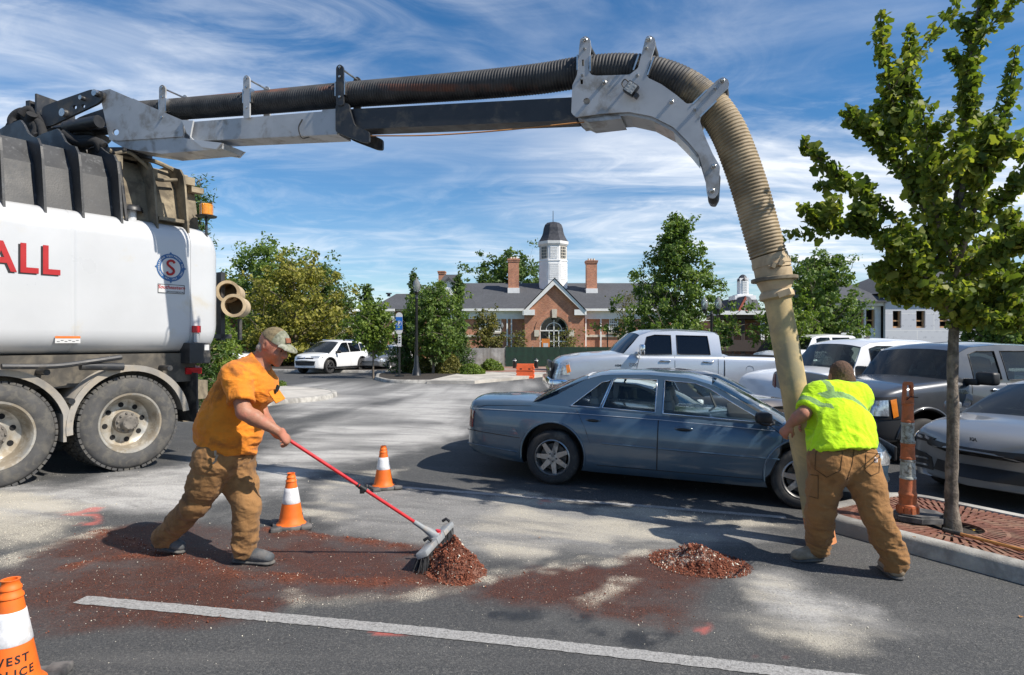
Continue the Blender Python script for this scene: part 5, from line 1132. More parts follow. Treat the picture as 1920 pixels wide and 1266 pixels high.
# turret: dark bracket, cylinder, hose bundle
plate('turret_plate', rnd_poly([(78, 201), (100, 192), (172, 167), (192, 171), (194, 180), (186, 193), (120, 224), (96, 236), (80, 238)], 8), -HB - .05, .03, TDARK, holes=[circ(140, 201, 4), circ(156, 199, 3.5)], pair=HB + .05)
bt = MB(); 
for (x, y, r) in ((180, 175, .04), (154, 184, .028), (120, 212, .05)): q = BP(x, y, -HB - .07); bt.lathe([(0, -.03), (r, -.03), (r, .02)], 'Y', q, 12)
bt.build('pivot_pin', CHROME, boom, 40)
q0, q1 = BP(84, 195), BP(84, 262); mb = MB(); mb.box((q0.x + .05, 0, (q0.z + q1.z) / 2 - .05), (.07, .5, q0.z - q1.z)); mb.box((BP(98, 210).x + .06, 0, (BP(98, 190).z + BP(98, 250).z) / 2), (.03, .5, BP(98, 190).z - BP(98, 250).z)); mb.build('turret_post', TDARK, boom)
mb = MB(); ca, cb2 = BP(105, 243, -.26), BP(186, 228, -.26); mb.tube([ca, ca.lerp(cb2, .3)], .045, 12); mb.tube([ca.lerp(cb2, .25), cb2], .075, 14); mb.tube([ca + Vector((0, .16, -.03)), cb2 + Vector((0, .14, -.06))], .05, 12); mb.build('lift_cylinder', TDARK, boom, 50)
mb = MB(); t0 = BP(150, 255); t1 = BP(160, 300); mb.lathe([(.42, t1.z - .35), (.44, t1.z - .1), (.36, t1.z), (.30, t0.z - .05), (.34, t0.z)], 'Z', (t0.x, 0, 0), 24); mb.build('turntable', TDARK, boom, 40)
mb = MB(); mb.prism([bp_(x, y, -.2) for x, y in ((190, 276), (232, 276), (232, 282), (198, 292), (186, 290))], -.2, .2, lambda a, b_, t: (a, t, b_)); mb.build('turntable_bracket', TDARK, boom)
RUBH = M('hose_sleeve', (.020, .020, .021), .9, var=.4, scale=14, bump=.6, bscale=30)
mb = MB()
for pts, r in (((( 62, 262), (70, 240), (50, 222), (38, 214), (52, 228), (72, 258)), .055), (((40, 272), (22, 262), (20, 240), (34, 228), (48, 230)), .06), (((82, 266), (78, 240), (66, 224), (52, 218)), .05), (((25, 268), (50, 262), (80, 262), (100, 268)), .06), (((96, 260), (130, 238), (150, 228), (186, 232)), .03), (((100, 262), (120, 262), (150, 248), (175, 250)), .03), (((110, 258), (140, 262), (170, 262), (196, 275)), .05), (((30, 250), (26, 226), (44, 212), (66, 230), (74, 262)), .07), (((60, 214), (58, 232), (84, 250), (96, 266)), .06), (((120, 250), (150, 268), (180, 266), (190, 284)), .055), (((40, 216), (52, 206), (66, 214), (88, 240), (92, 264)), .05)):
    mb.tube(catmull([BP(x, y, -.30 + .04 * k % .2) for k, (x, y) in enumerate(pts)], 6), r, 10)
mb.build('hydraulic_hoses', RUBH, boom, 60)
# beams
def beam(name, pts, off0, off1, mt):
    """box beam whose near side face has the given photo outline"""
    mb = MB(); mb.prism([bp_(x, y, off0) for x, y in pts], off0, off1, lambda a, b_, t: (a, t, b_)); return mb.build(name, mt, boom)
beam('outer_beam', [(356, 229), (604, 209), (604, 206), (632, 204), (632, 252), (356, 265)], -.13, .13, TGREY)
beam('inner_beam', [(632, 206), (1080, 182), (1080, 225), (632, 244)], -.10, .10, TDARK)
plate('beam_end_plate', rnd_poly([(629, 196), (653, 193), (656, 208), (664, 235), (692, 247), (692, 268), (680, 267), (640, 252), (629, 247)], 5), -.15, .03, TDARK, pair=.12)
# hose guides
def guide(px, ytop, ybot, mt, w=6, foot=None):
    g_ = plate('hose_guide', rnd_poly([(px - w, ytop + 3), (px, ytop - 2), (px + w, ytop + 3), (px + w, ybot), (px - w, ybot)], 5), -.165, .018, mt, pair=.16)
    mb = MB(); 
    for off in (-.17,):
        for yy in (ytop + 4, ytop + 22, ytop + 60): q = BP(px, yy, off); mb.lathe([(0, -.012), (.012, -.012), (.014, 0)], 'Y', q, 8)
    mb.build('bolt', CHROME, g_, 40)
    a, c = BP(px, ytop + 5, -.17), BP(px, ytop + 5, -.17); c.y = .19; mb = MB(); mb.tube([a, c], .011, 8); mb.build('guide_rod', CHROME, boom, 40)
    q = BP(px, ytop + 34 * (w / 6), -.165); 
    for s_ in (-1, 1): mb = MB(); mb.box((q.x + s_ * (w * .0062 + .014), -.135, q.z - .02), (.012, .06, .15)); mb.build('guide_ear', CHROME, g_)
guide(304, 160, 212, TGREY, 6); guide(462, 142, 222, TGREY, 6); guide(637, 122, 198, TDARK, 7)
# far-side twins sit lower in the picture because they are farther away; cable loop and tension cord
mb = MB(); mb.tube(catmull([BP(567, 224, -.15), BP(560, 240, -.17), (BP(566, 258, -.16)), BP(580, 257, -.13)], 6), .008, 6); mb.build('cable_loop', RUBBER, boom, 60)
mb = MB(); mb.tube(catmull([BP(692, 255, -.1), BP(800, 254, -.1), BP(900, 248, -.1), BP(1000, 239, -.1), BP(1095, 229, -.1)], 5), .007, 6); mb.build('tension_cord', M('orange_cord', (.42, .19, .06), .8), boom, 60)
# elbow plates
EL = [(1071, 212), (1073, 160), (1082, 140), (1086, 88), (1088, 73), (1097, 67), (1106, 72), (1108, 88), (1103, 128), (1108, 140), (1120, 142), (1180, 140), (1196, 128), (1207, 85), (1210, 72), (1219, 66), (1228, 72), (1229, 84), (1212, 138), (1215, 146), (1240, 158), (1268, 178), (1288, 195), (1300, 193), (1345, 150), (1356, 144), (1366, 150), (1366, 164), (1318, 212), (1312, 226), (1322, 256), (1336, 288), (1350, 312), (1347, 360), (1340, 372), (1330, 371), (1325, 362), (1322, 330), (1310, 290), (1292, 268), (1262, 238), (1222, 218), (1180, 210), (1130, 213), (1080, 220)]
plate('elbow_plate', rnd_poly(EL, 3, 2), -.19, .02, TGREY, holes=[circ(1100, 190, 6.5), [(1091, 112), (1095, 112), (1095, 124), (1091, 124)], [(1088, 149), (1093, 149), (1093, 158), (1088, 158)]], pair=.17)
mb = MB(); und = [bp_(x, y, -.17) for x, y in ((1084, 219), (1130, 213), (1180, 210), (1222, 219), (1262, 240), (1292, 270), (1310, 292))]
mb.prism(und + [(a, z - .03) for a, z in und[::-1]], -.165, .165, lambda a, b_, t: (a, t, b_)); mb.build('elbow_web', TGREY, boom)
mb = MB(); mb.prism([bp_(x, y, -.17) for x, y in ((1085, 220), (1160, 211), (1165, 222), (1104, 229))], -.165, .165, lambda a, b_, t: (a, t, b_)); mb.build('elbow_underbox', TGREY, boom)
mb = MB()
for (x, y, r) in ((1096.5, 75, 4.5), (1096, 92, 2.6), (1092, 142, 2.4), (1133, 155, 4.2), (1216, 74, 5), (1212, 91, 3), (1195, 142, 3), (1259, 191, 4.2), (1354, 152, 4.5), (1341, 167, 2.6), (1303, 206, 3), (1338, 312, 4.5), (1335, 358, 4.5)):
    q = BP(x, y, -.19); rr = r * .0040; mb = MB(); mb.lathe([(0, -.042), (rr * .6, -.040), (rr, -.028), (rr, -.004), (rr * 1.25, 0)], 'Y', q, 12); mb.build('bolt', CHROME, boom, 40)
for (x, y, r) in ((1096.5, 76, .030), (1217, 75, .045), (1354, 153, .05), (1338, 312, .03), (1335, 358, .04)):
    a = BP(x, y, -.19); c = a.copy(); a.y = -.165; c.y = .165; mb = MB(); mb.tube([a, a.lerp(c, .06), a.lerp(c, .1), a.lerp(c, .5), a.lerp(c, .9), c], [r * .7, r * .9, r * 1.1, r * 1.0, r * 1.1, r * .8], 16); mb.build('roller', RUBBER, boom, 50)
# hose ears (bent sheet lips beside the fingers)
for (x, y, an, L) in ((1083, 118, 0, .14), (1107, 120, 0, .14), (1193, 118, 20, .14), (1220, 125, 20, .16), (1312, 183, 48, .16), (1328, 205, 48, .18)):
    q = BP(x, y, -.18); mb = MB(); mb.box((q.x, -.16, q.z), (.014, .07, L), Matrix.Rotation(R(an), 3, 'Y')); mb.build('guide_ear', CHROME, boom)
# work lamp
q = BP(1185, 171, -.19); rm = Matrix.Rotation(R(38), 3, 'Y'); mb = MB(); mb.box((q.x, -.245, q.z), (.105, .06, .105), rm, bev=.008); mb.box((q.x + .045, -.235, q.z - .065), (.03, .05, .04), rm); mb.tube(catmull([(q.x - .05, -.22, q.z + .01), (q.x - .085, -.22, q.z + .06), (q.x - .06, -.22, q.z + .10), (q.x - .02, -.22, q.z + .07)], 4), .006, 6); lamp = mb.build('work_lamp', TDARK, boom, 40)
mb = MB(); mb.box((q.x, -.2765, q.z), (.085, .004, .085), rm); [mb.lathe([(0, -.2825), (.011, -.2815), (.012, -.279)], 'Y', Vector((q.x, 0, q.z)) + rm @ Vector((dx, 0, dz)), 10) for dx in (-.024, .024) for dz in (-.027, 0, .027)]; mb.build('lamp_lens', M('lamp_lens', (.42, .42, .40), .35, var=.2, scale=40), lamp, 40)
# hose: ribbed, black turning dusty towards the pipe
hp_ = [(250, 210, .118), (330, 205, .122), (470, 194, .126), (640, 179, .130), (760, 170, .133), (900, 159, .137), (1010, 148, .140), (1090, 136, .142), (1160, 131, .144), (1225, 138, .146), (1282, 160, .148), (1330, 196, .150), (1362, 240, .152), (1386, 296, .153), (1407, 358, .153), (1424, 420, .152), (1440, 478, .150)]
hpts = catmull([BP(x, y) for x, y, _ in hp_], 1)
HC = catmull([BP(x, y) for x, y, _ in hp_], 26); rad = np.interp(np.linspace(0, 1, len(HC)), np.linspace(0, 1, len(hp_)), [r for _, _, r in hp_])
# resample by length so that the ribs are even
seg = [0.0]
for a, b_ in zip(HC[:-1], HC[1:]): seg.append(seg[-1] + (b_ - a).length)
LN = seg[-1]; pitch = .030; NS = int(LN / pitch * 6); ss = np.linspace(0, LN, NS); HA = np.array([tuple(p) for p in HC])
HX = np.c_[np.interp(ss, seg, HA[:, 0]), np.interp(ss, seg, HA[:, 1]), np.interp(ss, seg, HA[:, 2])]; RR = np.interp(ss, seg, rad)
prof = .0065 * (np.abs(np.sin(math.pi * ss / pitch)) ** .7 * 2 - 1)
mb = MB(); mb.tube([Vector(p) for p in HX], list(RR + prof - .004), 26)
m, nt, b, out = new_mat('ribbed_hose'); v = coords(nt); at_ = nt.nodes.new('ShaderNodeAttribute'); at_.attribute_name = 'along'
st = nt.nodes.new('ShaderNodeAttribute'); st.attribute_name = 'around'
blk = nmix(nt, nramp(nt, nnoise(nt, v, 7, 5, .65), .3, .7), (.016, .0165, .018), (.05, .05, .05))
tan = nmix(nt, nramp(nt, nnoise(nt, v, 5, 6, .65), .3, .7), (.20, .15, .085), (.40, .31, .19))
fdu = nmath(nt, 'ADD', at_.outputs['Fac'], nmath(nt, 'MULTIPLY', nmath(nt, 'SUBTRACT', nnoise(nt, v, 4.5, 6, .7, .5), .5), 1.1)); fdu = nramp(nt, fdu, .30, .74)
rust = nramp(nt, nmath(nt, 'ABSOLUTE', nmath(nt, 'SUBTRACT', st.outputs['Fac'], .5)), .055, .03); rust = nmath(nt, 'MULTIPLY', rust, nramp(nt, nnoise(nt, v, 1.6, 5, .6), .44, .58)); 
cc = nmix(nt, nmath(nt, 'MULTIPLY', rust, .7), blk, (.16, .05, .022)); lk(nt, nmix(nt, fdu, cc, tan), b.inputs['Base Color']); b.inputs['Roughness'].default_value = .62
hose = mb.build('suction_hose', m, boom, 180)
al = np.repeat(smooth01((ss / LN - .66) / .30) * 1.05, 26); ar = np.array([((k / 26) + .03 * s_ * 3.0 + .18) % 1.0 for s_ in ss for k in range(26)])
for nme, arr in (('along', al), ('around', ar)): a_ = hose.data.attributes.new(nme, 'FLOAT', 'POINT'); a_.data.foreach_set('value', arr.astype(np.float32))
# coupling and steel pipe down to the ground
BI = BM.inverted()
pend = BI @ G(1541, 1016, .03); pst = BP(1442, 480); q1 = BP(1449, 506); q2 = BP(1452, 524); q3 = BP(1456, 552); q4 = BP(1460, 575); 
mb = MB(); ax_ = (q2 - pst).normalized(); P = [pst, q1, q1 + ax_ * .005, q1 + ax_ * .05]; mb.tube([pst, q1], [.150, .152], 28); 
mb.tube([q1, q2, q2 + (q2 - q1) * .1], [.152, .150, .145], 28); mb.build('hose_cuff', TAN, boom, 50)
mb = MB(); qs = pst.lerp(q1, .55); mb.tube([qs - ax_ * .022, qs + ax_ * .022], [.158, .158], 28); f_ = BP(1456, 496, -.155); mb.tube([f_ + Vector((-.06, 0, -.018)), f_ + Vector((.06, 0, .018))], .014, 10); mb.box(f_ + Vector((-.02, -.006, -.006)), (.03, .04, .045), Matrix.Rotation(R(18), 3, 'Y')); mb.box(f_ + Vector((.035, -.006, .011)), (.03, .04, .045), Matrix.Rotation(R(18), 3, 'Y')); mb.build('hose_clamp', TAN, boom, 30)
mb = MB(); mb.tube([q2, q2 + ax_ * .03, q3 - ax_ * .03, q3], [.150, .148, .118, .114], 28); mb.build('reducer', TAN, boom, 40); tl_ = (ax_ + Vector((-.12, 0, -.02))).normalized(); mb = MB(); mb.tube([q2 - tl_ * .016, q2 - tl_ * .012, q2 + tl_ * .012, q2 + tl_ * .016], [.183, .190, .190, .183], 32); mb.build('flange', TDUST, boom, 40)
pa = (pend - q3).normalized(); mb = MB(); mb.tube([q3 - pa * .03, q3 - pa * .005, q3 + pa * .03, q3 + pa * .045], [.125, .142, .142, .12], 28); mb.box(q3 + Vector((.05, -.13, .0)), (.10, .04, .05), Matrix.Rotation(R(-20), 3, 'Y')); mb.build('pipe_clamp', TAN, boom, 40)
PIPEM = M('dusty_steel_pipe', (.48, .36, .17), .6, var=.22, scale=4, dirt=(.29, .25, .16), dscale=3.5, damt=.45, bump=.12, bscale=60)
NP = 26; mb = MB(); mb.tube([q3.lerp(pend, k / NP) for k in range(NP + 1)], [.108 + .0012 * math.sin(k * 1.7) for k in range(NP + 1)], 30, False); mb.tube([pend, pend.lerp(q3, .2)], .098, 30, False); mb.build('suction_pipe', PIPEM, boom, 60)
OT = M('orange_pipe_tip', (.62, .24, .09), .7, var=.25, scale=8); mb = MB(); mb.tube([pend.lerp(q3, .10), pend.lerp(q3, -.002)], [.111, .112], 30, False); mb.build('pipe_tip', OT, boom, 60)
# ------------------------------------------------------------------ vehicles
def smooth_curve(pts, sigma=.06):
    xs_ = np.array([p[0] for p in pts], float); zs_ = np.array([p[1] for p in pts], float)
    g = np.linspace(xs_[0] - 1, xs_[-1] + 1, 1600); v = np.interp(g, xs_, zs_); d = g[1] - g[0]; k = int(3 * sigma / d) + 1; w = np.exp(-.5 * (np.arange(-k, k + 1) * d / sigma) ** 2); w /= w.sum()
    vp = np.convolve(np.pad(v, k, mode='edge'), w, 'valid'); return lambda x: np.interp(x, g, vp)
def sheet(poly, fn, step=.08, holes=()):
    """curved sheet: outline (a, b) filled with a fine triangulation and mapped by fn"""
    def dens(L):
        o = []
        for i in range(len(L)):
            a, b_ = Vector(L[i]), Vector(L[(i + 1) % len(L)]); n = max(1, int((b_ - a).length / step)); o += [a.lerp(b_, k / n) for k in range(n)]
        return o
    loops = [dens(poly)] + [dens(h) for h in holes]; vs = []; ed = []
    for L in loops: o = len(vs); vs += L; ed += [(o + i, o + (i + 1) % len(L)) for i in range(len(L))]
    pa = np.array([tuple(p) for p in vs]); lo, hi = pa.min(0), pa.max(0)
    gx_, gy_ = np.meshgrid(np.arange(lo[0] + step / 2, hi[0], step), np.arange(lo[1] + step / 2, hi[1], step)); Q = np.c_[gx_.ravel(), gy_.ravel()]
    if len(Q):
        ok = poly_sd(Q, [tuple(p) for p in loops[0]]) > step * .4
        for h in loops[1:]: ok &= poly_sd(Q, [tuple(p) for p in h]) < -step * .4
        vs = vs + [Vector(q) for q in Q[ok]]
    vv, _, fc, _, _, _ = delaunay_2d_cdt(vs, ed, [], 1, 1e-6)
    if holes:
        cc = np.array([tuple(sum((vv[i] for i in f), Vector((0, 0))) / len(f)) for f in fc]); keep = np.ones(len(fc), bool)
        for h in loops[1:]: keep &= poly_sd(cc, [tuple(p) for p in h]) < 0
        fc = [f for f, k in zip(fc, keep) if k]
    return [fn(p.x, p.y) for p in vv], [tuple(f) for f in fc]
def shell(poly, fn, th, step=.08, holes=()):
    """sheet with thickness: fn(a, b, t)"""
    V, F = sheet(poly, lambda a, b_: fn(a, b_, 0.0), step, holes); V2, _ = sheet(poly, lambda a, b_: fn(a, b_, th), step, holes); n = len(V); cnt = set()
    for f in F:
        for i in range(len(f)): cnt.add((f[i], f[(i + 1) % len(f)]))
    FF = list(F) + [tuple(i + n for i in reversed(f)) for f in F] + [(b_, a, a + n, b_ + n) for a, b_ in cnt if (b_, a) not in cnt]
    return V + V2, FF
TYREC = M('car_tyre', (.028, .028, .029), .82, var=.25, scale=8, dirt=(.10, .095, .085), dscale=5, damt=.35)
ALLOY = M('alloy_wheel', (.36, .36, .36), .35, metal=.85, var=.12, scale=8, dirt=(.16, .15, .13), dscale=9, damt=.4)
DKALLOY = M('dark_alloy', (.09, .09, .095), .4, metal=.6, var=.2, scale=8)
DISCM = M('brake_disc', (.10, .095, .09), .6, metal=.5, var=.2)
CHR = M('chrome', (.72, .72, .73), .10, metal=1.0, var=.04)
GLASS = glass_mat('clear_car_glass', (.84, .90, .89), .9, .03)
GLASSD = glass_mat('tinted_car_glass', (.10, .11, .12), .9, .70, (.006, .007, .010))
GLASSM = glass_mat('green_tint_glass', (.40, .47, .46), .9, .35, (.02, .025, .026))
BLACKT = M('black_trim', (.012, .012, .013), .5, var=.15); SEAT = M('grey_leather', (.34, .33, .31), .6, var=.15); DASH = M('dark_dash', (.05, .05, .052), .7)
HEADL = M('headlamp_lens', (.55, .57, .58), .12, metal=.55, var=.35, scale=25, coat=1.0); TAILL = M('tail_lamp', (.16, .008, .010), .2, var=.4, scale=14, coat=1.0); AMB = M('amber_marker', (.75, .22, .02), .3, coat=.6)
def car_wheel(parent, Rr, wd, rim, ns, rimmat, twin=False):
    w = empty('wheel', None, parent=parent); k = wd / 2
    mb = MB(); mb.lathe([(rim, -k * .80), (rim + .01, -k * .95), ((rim + Rr) / 2, -k * 1.04), (Rr - .03, -k * .94), (Rr - .008, -k * .80), (Rr, -k * .55), (Rr, k * .55), (Rr - .008, k * .8), (Rr - .03, k * .94), ((rim + Rr) / 2, k), (rim, k * .8)], 'Y', (0, 0, 0), 44); mb.build('tyre', TYREC, w, 40)
    mb = MB(); mb.lathe([(rim + .004, -k * .84), (rim - .012, -k * .92), (rim - .022, -k * .80), (rim - .04, k * .1), (rim - .05, k * .6)], 'Y', (0, 0, 0), 44)
    mb.lathe([(0, -k * .70), (.035, -k * .70), (.075, -k * .62), (.08, -k * .3)], 'Y', (0, 0, 0), 20)
    for s_ in range(ns):
        a = 2 * math.pi * s_ / ns + .3
        for (da,) in (((0.0,),) if not twin else ((-.13,), (.13,))):
            a2 = a + da; d_ = Vector((math.cos(a2), 0, math.sin(a2))); t_ = Vector((-math.sin(a2), 0, math.cos(a2))); w0, w1_ = (.030, .026) if not twin else (.016, .014)
            if not twin: w0, w1_ = .036, .024
            P = [d_ * .05 + t_ * w0, d_ * .05 - t_ * w0, d_ * (rim - .02) - t_ * w1_, d_ * (rim - .02) + t_ * w1_]
            mb.add([p + Vector((0, -k * .66, 0)) if i < 2 else p + Vector((0, -k * .72, 0)) for i, p in enumerate(P)] + [p + Vector((0, -k * .40, 0)) for p in P], [(0, 1, 2, 3), (0, 4, 5, 1), (1, 5, 6, 2), (2, 6, 7, 3), (3, 7, 4, 0)])
    mb.build('rim', rimmat, w, 35)
    mb = MB(); mb.lathe([(0, -k * .12), (rim - .06, -k * .12), (rim - .06, k * .3)], 'Y', (0, 0, 0), 28); mb.build('brake', DISCM, w, 30)
    mb = MB(); [mb.lathe([(0, -k * .76), (.009, -k * .75), (.010, -k * .6)], 'Y', (.052 * math.cos(q * 1.2566), 0, .052 * math.sin(q * 1.2566)), 6) for q in range(5)]; mb.build('lug_nuts', BLACKT, w)
    return w
class Car:
    def __init__(c, name, label, sp, mat4, paint, group=None, glass=None, cat='car', detail=True):
        c.sp = sp; c.paint = paint; c.root = empty(name, mat4, label, cat, group); c.glass = glass or GLASSM
        c.top = smooth_curve(sp['top'], sp.get('sig', .05)); c.bot = smooth_curve(sp['bot'], .05); c.hw = smooth_curve(sp['hw'], sp.get('sigw', .06)); c.prof = sp['side']
        c.pf = lambda f: np.interp(f, [p[0] for p in c.prof], [p[1] for p in c.prof]); c.body()
        c.greenhouse(); c.wheels()
    def sy(c, x, z):
        zb, zt = float(c.bot(x)), float(c.top(x)); f = min(max((z - zb) / max(zt - zb, .05), 0), 1); return float(c.hw(x)) * float(c.pf(f))
    def body(c):
        sp = c.sp; x0, x1 = sp['x']; n = sp.get('n', 64)
        t = np.linspace(0, 1, n); ends = np.array([0, .012, .035, .07, .12]); xs_ = np.concatenate([x0 + ends, np.linspace(x0 + .18, x1 - .18, n), x1 - ends[::-1]])
        fz = [0, .03, .08, .16, .25, .35, .46, .57, .68, .78, .86, .92, .96, .985]; rings = []
        for x in xs_:
            zb, zt, w = float(c.bot(x)), float(c.top(x)), float(c.hw(x)); cr = sp.get('crown', .04) * min(1, (zt - zb) / .4); L = [(0, zb), (w * c.pf(0) * .8, zb)]
            L += [(w * float(c.pf(f)), zb + f * (zt - zb)) for f in fz]; ys = w * float(c.pf(.985))
            for q in (.97, .90, .78, .6, .4, .2, 0): L.append((ys * q, zt + cr * (1 - q * q)))
            be = sp.get('bow', .10); e0, e1 = max(0, 1 - (x - x0) / .5), max(0, 1 - (x1 - x) / .5)
            half = [(x + be * (e0 ** 2 - e1 ** 2) * (y / max(w, .1)) ** 2, y, z) for y, z in L]
            rings.append(half + [(a, -y, z) for a, y, z in half[-2:0:-1]])
        V = []; F = []; m = len(rings[0])
        for r_ in rings: V += r_
        for i in range(len(rings) - 1):
            for k in range(m): F.append((i * m + k, i * m + (k + 1) % m, (i + 1) * m + (k + 1) % m, (i + 1) * m + k))
        F.append(tuple(range(m - 1, -1, -1))); F.append(tuple(range((len(rings) - 1) * m, len(rings) * m)))
        mb = MB(); mb.add(V, F); o = mb.build('body', [c.paint, BLACKT], None, None)
        cut = MB(); Ra = sp['Ra']
        for xw in sp['axles']:
            for s_ in (-1, 1): cut.tube([(xw, s_ * (sp['w'] - .30), sp['R'] + sp.get('lift', .02)), (xw, s_ * (sp['w'] + .3), sp['R'] + sp.get('lift', .02))], Ra, 44)
        for (a, b_, zf) in sp.get('cuts', ()): cut.box(((a + b_) / 2, 0, zf + 1), (b_ - a, 2 * (sp['w'] - .10), 2))
        co = cut.build('cutter', [BLACKT], None, None); md = o.modifiers.new('b', 'BOOLEAN'); md.operation = 'DIFFERENCE'; md.object = co; md.solver = 'EXACT'
        try: md.material_mode = 'TRANSFER'
        except Exception: pass
        dg = bpy.context.evaluated_depsgraph_get(); dg.update(); me = bpy.data.meshes.new_from_object(o.evaluated_get(dg)); o.modifiers.clear(); old = o.data; o.data = me; me.name = 'body'; bpy.data.objects.remove(co); bpy.data.meshes.remove(old)
        me.polygons.foreach_set('use_smooth', [True] * len(me.polygons)); me.set_sharp_from_angle(angle=R(38)); c.bodyo = o; o.parent = c.root
        bm = bmesh.new(); bm.from_mesh(me); c.bvh = BVHTree.FromBMesh(bm); bm.free()
        # arch liners' edge lip
        for xw in sp['axles']:
            for s_ in (-1, 1):
                P = [];
                for k in range(25):
                    a = R(-12 + 204 * k / 24); x, z = xw + (Ra + .012) * math.cos(a), sp['R'] + sp.get('lift', .02) + (Ra + .012) * math.sin(a)
                    if z < float(c.bot(x)) + .01: continue
                    P.append((x, s_ * (c.sy(x, z) + .001), z))
                if len(P) > 3: mb = MB(); mb.tube(P, sp.get('lip', .014), 7); mb.build('arch_lip', c.sp.get('lipmat', c.paint), c.root, 60)
    def gy(c, x, z):
        g = c.sp['gh']; zb = float(c.top(x)) if g.get('belt') is None else g['belt']; yb = float(c.hw(min(max(x, g['xlim'][0]), g['xlim'][1]))) * g['inset']; h = max(z - g['z0'], 0); return yb - h * g['tumble'] - h * h * g.get('curv', .12)
    def greenhouse(c):
        g = c.sp['gh']; out = g['outline']; wins = g['windows']; root = c.root
        for s_ in (-1, 1):
            V, F = shell(out, lambda a, b_, t: (a, s_ * (c.gy(a, b_) - t), b_), .03, .09, wins); mb = MB(); mb.add(V, F); mb.build('cabin_side', c.paint, root, 50)
            for i, w in enumerate(wins):
                V, F = sheet(w, lambda a, b_: (a, s_ * (c.gy(a, b_) - .012), b_), .12); mb = MB(); mb.add(V, F); wo_ = mb.build('side_window', g.get('glass', [c.glass] * 9)[i], root, 180)
                if g.get('trim'):
                    P = [(a, s_ * (c.gy(a, b_) + .002), b_) for a, b_ in [tuple(p) for p in sum([[Vector(w[k]).lerp(Vector(w[(k + 1) % len(w)]), q / 5) for q in range(5)] for k in range(len(w))], [])]]; mb = MB(); mb.tube(P + [P[0]], g.get('trimr', .006), 6, False); mb.build('window_trim', g['trim'], wo_, 60)
        # roof
        rp = g['roof']; rz = smooth_curve(rp, .05); xa, xb = rp[0][0], rp[-1][0]; nx_, ny_ = 16, 14; V = []; F = []
        for i in range(nx_ + 1):
            x = xa + (xb - xa) * i / nx_; z = float(np.interp(x, [p[0] for p in rp], [p[1] for p in rp])); y = c.gy(x, z)
            for j in range(ny_ + 1): s_ = -1 + 2 * j / ny_; V.append((x, y * s_, z + g['rcrown'] * (1 - abs(s_) ** 2.4) + .002))
        for i in range(nx_):
            for j in range(ny_): q = i * (ny_ + 1) + j; F.append((q, q + 1, q + ny_ + 2, q + ny_ + 1))
        mb = MB(); mb.add(V, F); mb.add([(x, y, z - .03) for x, y, z in V], [tuple(reversed(f)) for f in F]); mb.build('roof', c.paint, root, 60)
        for nm, (a, b_, bow0, bow1) in (('windshield', g['ws']), ('rear_window', g['bl'])):
            V = []; F = []; k = 12; ya = c.gy(a[0], a[1]) - .0; yb = c.gy(b_[0], b_[1])
            for i in range(9):
                f = i / 8; x, z, y, bw, cr = a[0] + (b_[0] - a[0]) * f, a[1] + (b_[1] - a[1]) * f, ya + (yb - ya) * f, bow0 + (bow1 - bow0) * f, g['rcrown'] * f
                for j in range(k + 1): s_ = -1 + 2 * j / k; V.append((x + bw * (1 - s_ * s_), y * s_ * .985, z + cr * (1 - abs(s_) ** 2.4) + (.02 * math.sin(math.pi * f))))
            for i in range(8):
                for j in range(k): q = i * (k + 1) + j; F.append((q, q + 1, q + k + 2, q + k + 1))
            mb = MB(); mb.add(V, F); mb.build(nm, g.get('wsglass', c.glass) if nm == 'windshield' else g.get('blglass', c.glass), root, 180)
        # seats, dash, wheel
        for x in g.get('seats', ()):
            for y in (-.36, .36):
                mb = MB(); mb.box((x, y, g['z0'] - .14), (.14, .46, .56), Matrix.Rotation(R(-14), 3, 'Y'), bev=.05); mb.box((x - .07, y, g['z0'] + .19), (.10, .26, .16), Matrix.Rotation(R(-14), 3, 'Y'), bev=.035); mb.build('seat', SEAT, root, 40)
        if g.get('dash'):
            mb = MB(); mb.box((g['dash'], 0, g['z0'] - .02), (.42, 1.36, .16), bev=.05); mb.build('dashboard', DASH, root, 40)
            mb = MB(); mb.lathe([(.18, -.012), (.192, 0), (.18, .012), (.168, 0)], 'X', (0, 0, 0), 24, close=True); mb.box((0, 0, 0), (.02, .33, .04)); so_ = mb.build('steering_wheel', DASH, root, 50); so_.matrix_local = Matrix.Translation((g['dash'] - .34, .36, g['z0'] + .03)) @ Matrix.Rotation(R(-24), 4, 'Y')
    def wheels(c):
        sp = c.sp; src = None
        for xw in sp['axles']:
            for s_ in (-1, 1):
                if src is None: src = car_wheel(c.root, sp['R'], sp.get('tw', .22), sp['rim'], sp.get('spokes', 7), sp.get('rimmat', ALLOY), sp.get('twin', False)); w = src
                else: w = copy_tree(src, c.root)
                w.matrix_local = Matrix.Translation((xw, s_ * (sp['w'] - sp.get('tw', .22) / 2 - .015), sp['R'])) @ (Matrix.Rotation(math.pi, 4, 'Z') if s_ > 0 else Matrix.Identity(4)) @ Matrix.Rotation(xw * 1.3 + s_, 4, 'Y')
    # --- additions on the surface
    def seam(c, pts, r=.004, mat=None, name='panel_seam', sides=(-1, 1), dense=8, lift=0.0, parent=None):
        for s_ in sides:
            P = []
            for a, b_ in zip(pts[:-1], pts[1:]):
                for k in range(dense): f = k / dense; x, z = a[0] + (b_[0] - a[0]) * f, a[1] + (b_[1] - a[1]) * f; P.append((x, s_ * (c.sy(x, z) + lift), z))
            x, z = pts[-1]; P.append((x, s_ * (c.sy(x, z) + lift), z)); mb = MB(); mb.tube(P, r, 6); mb.build(name, mat or BLACKT, parent or c.root, 60)
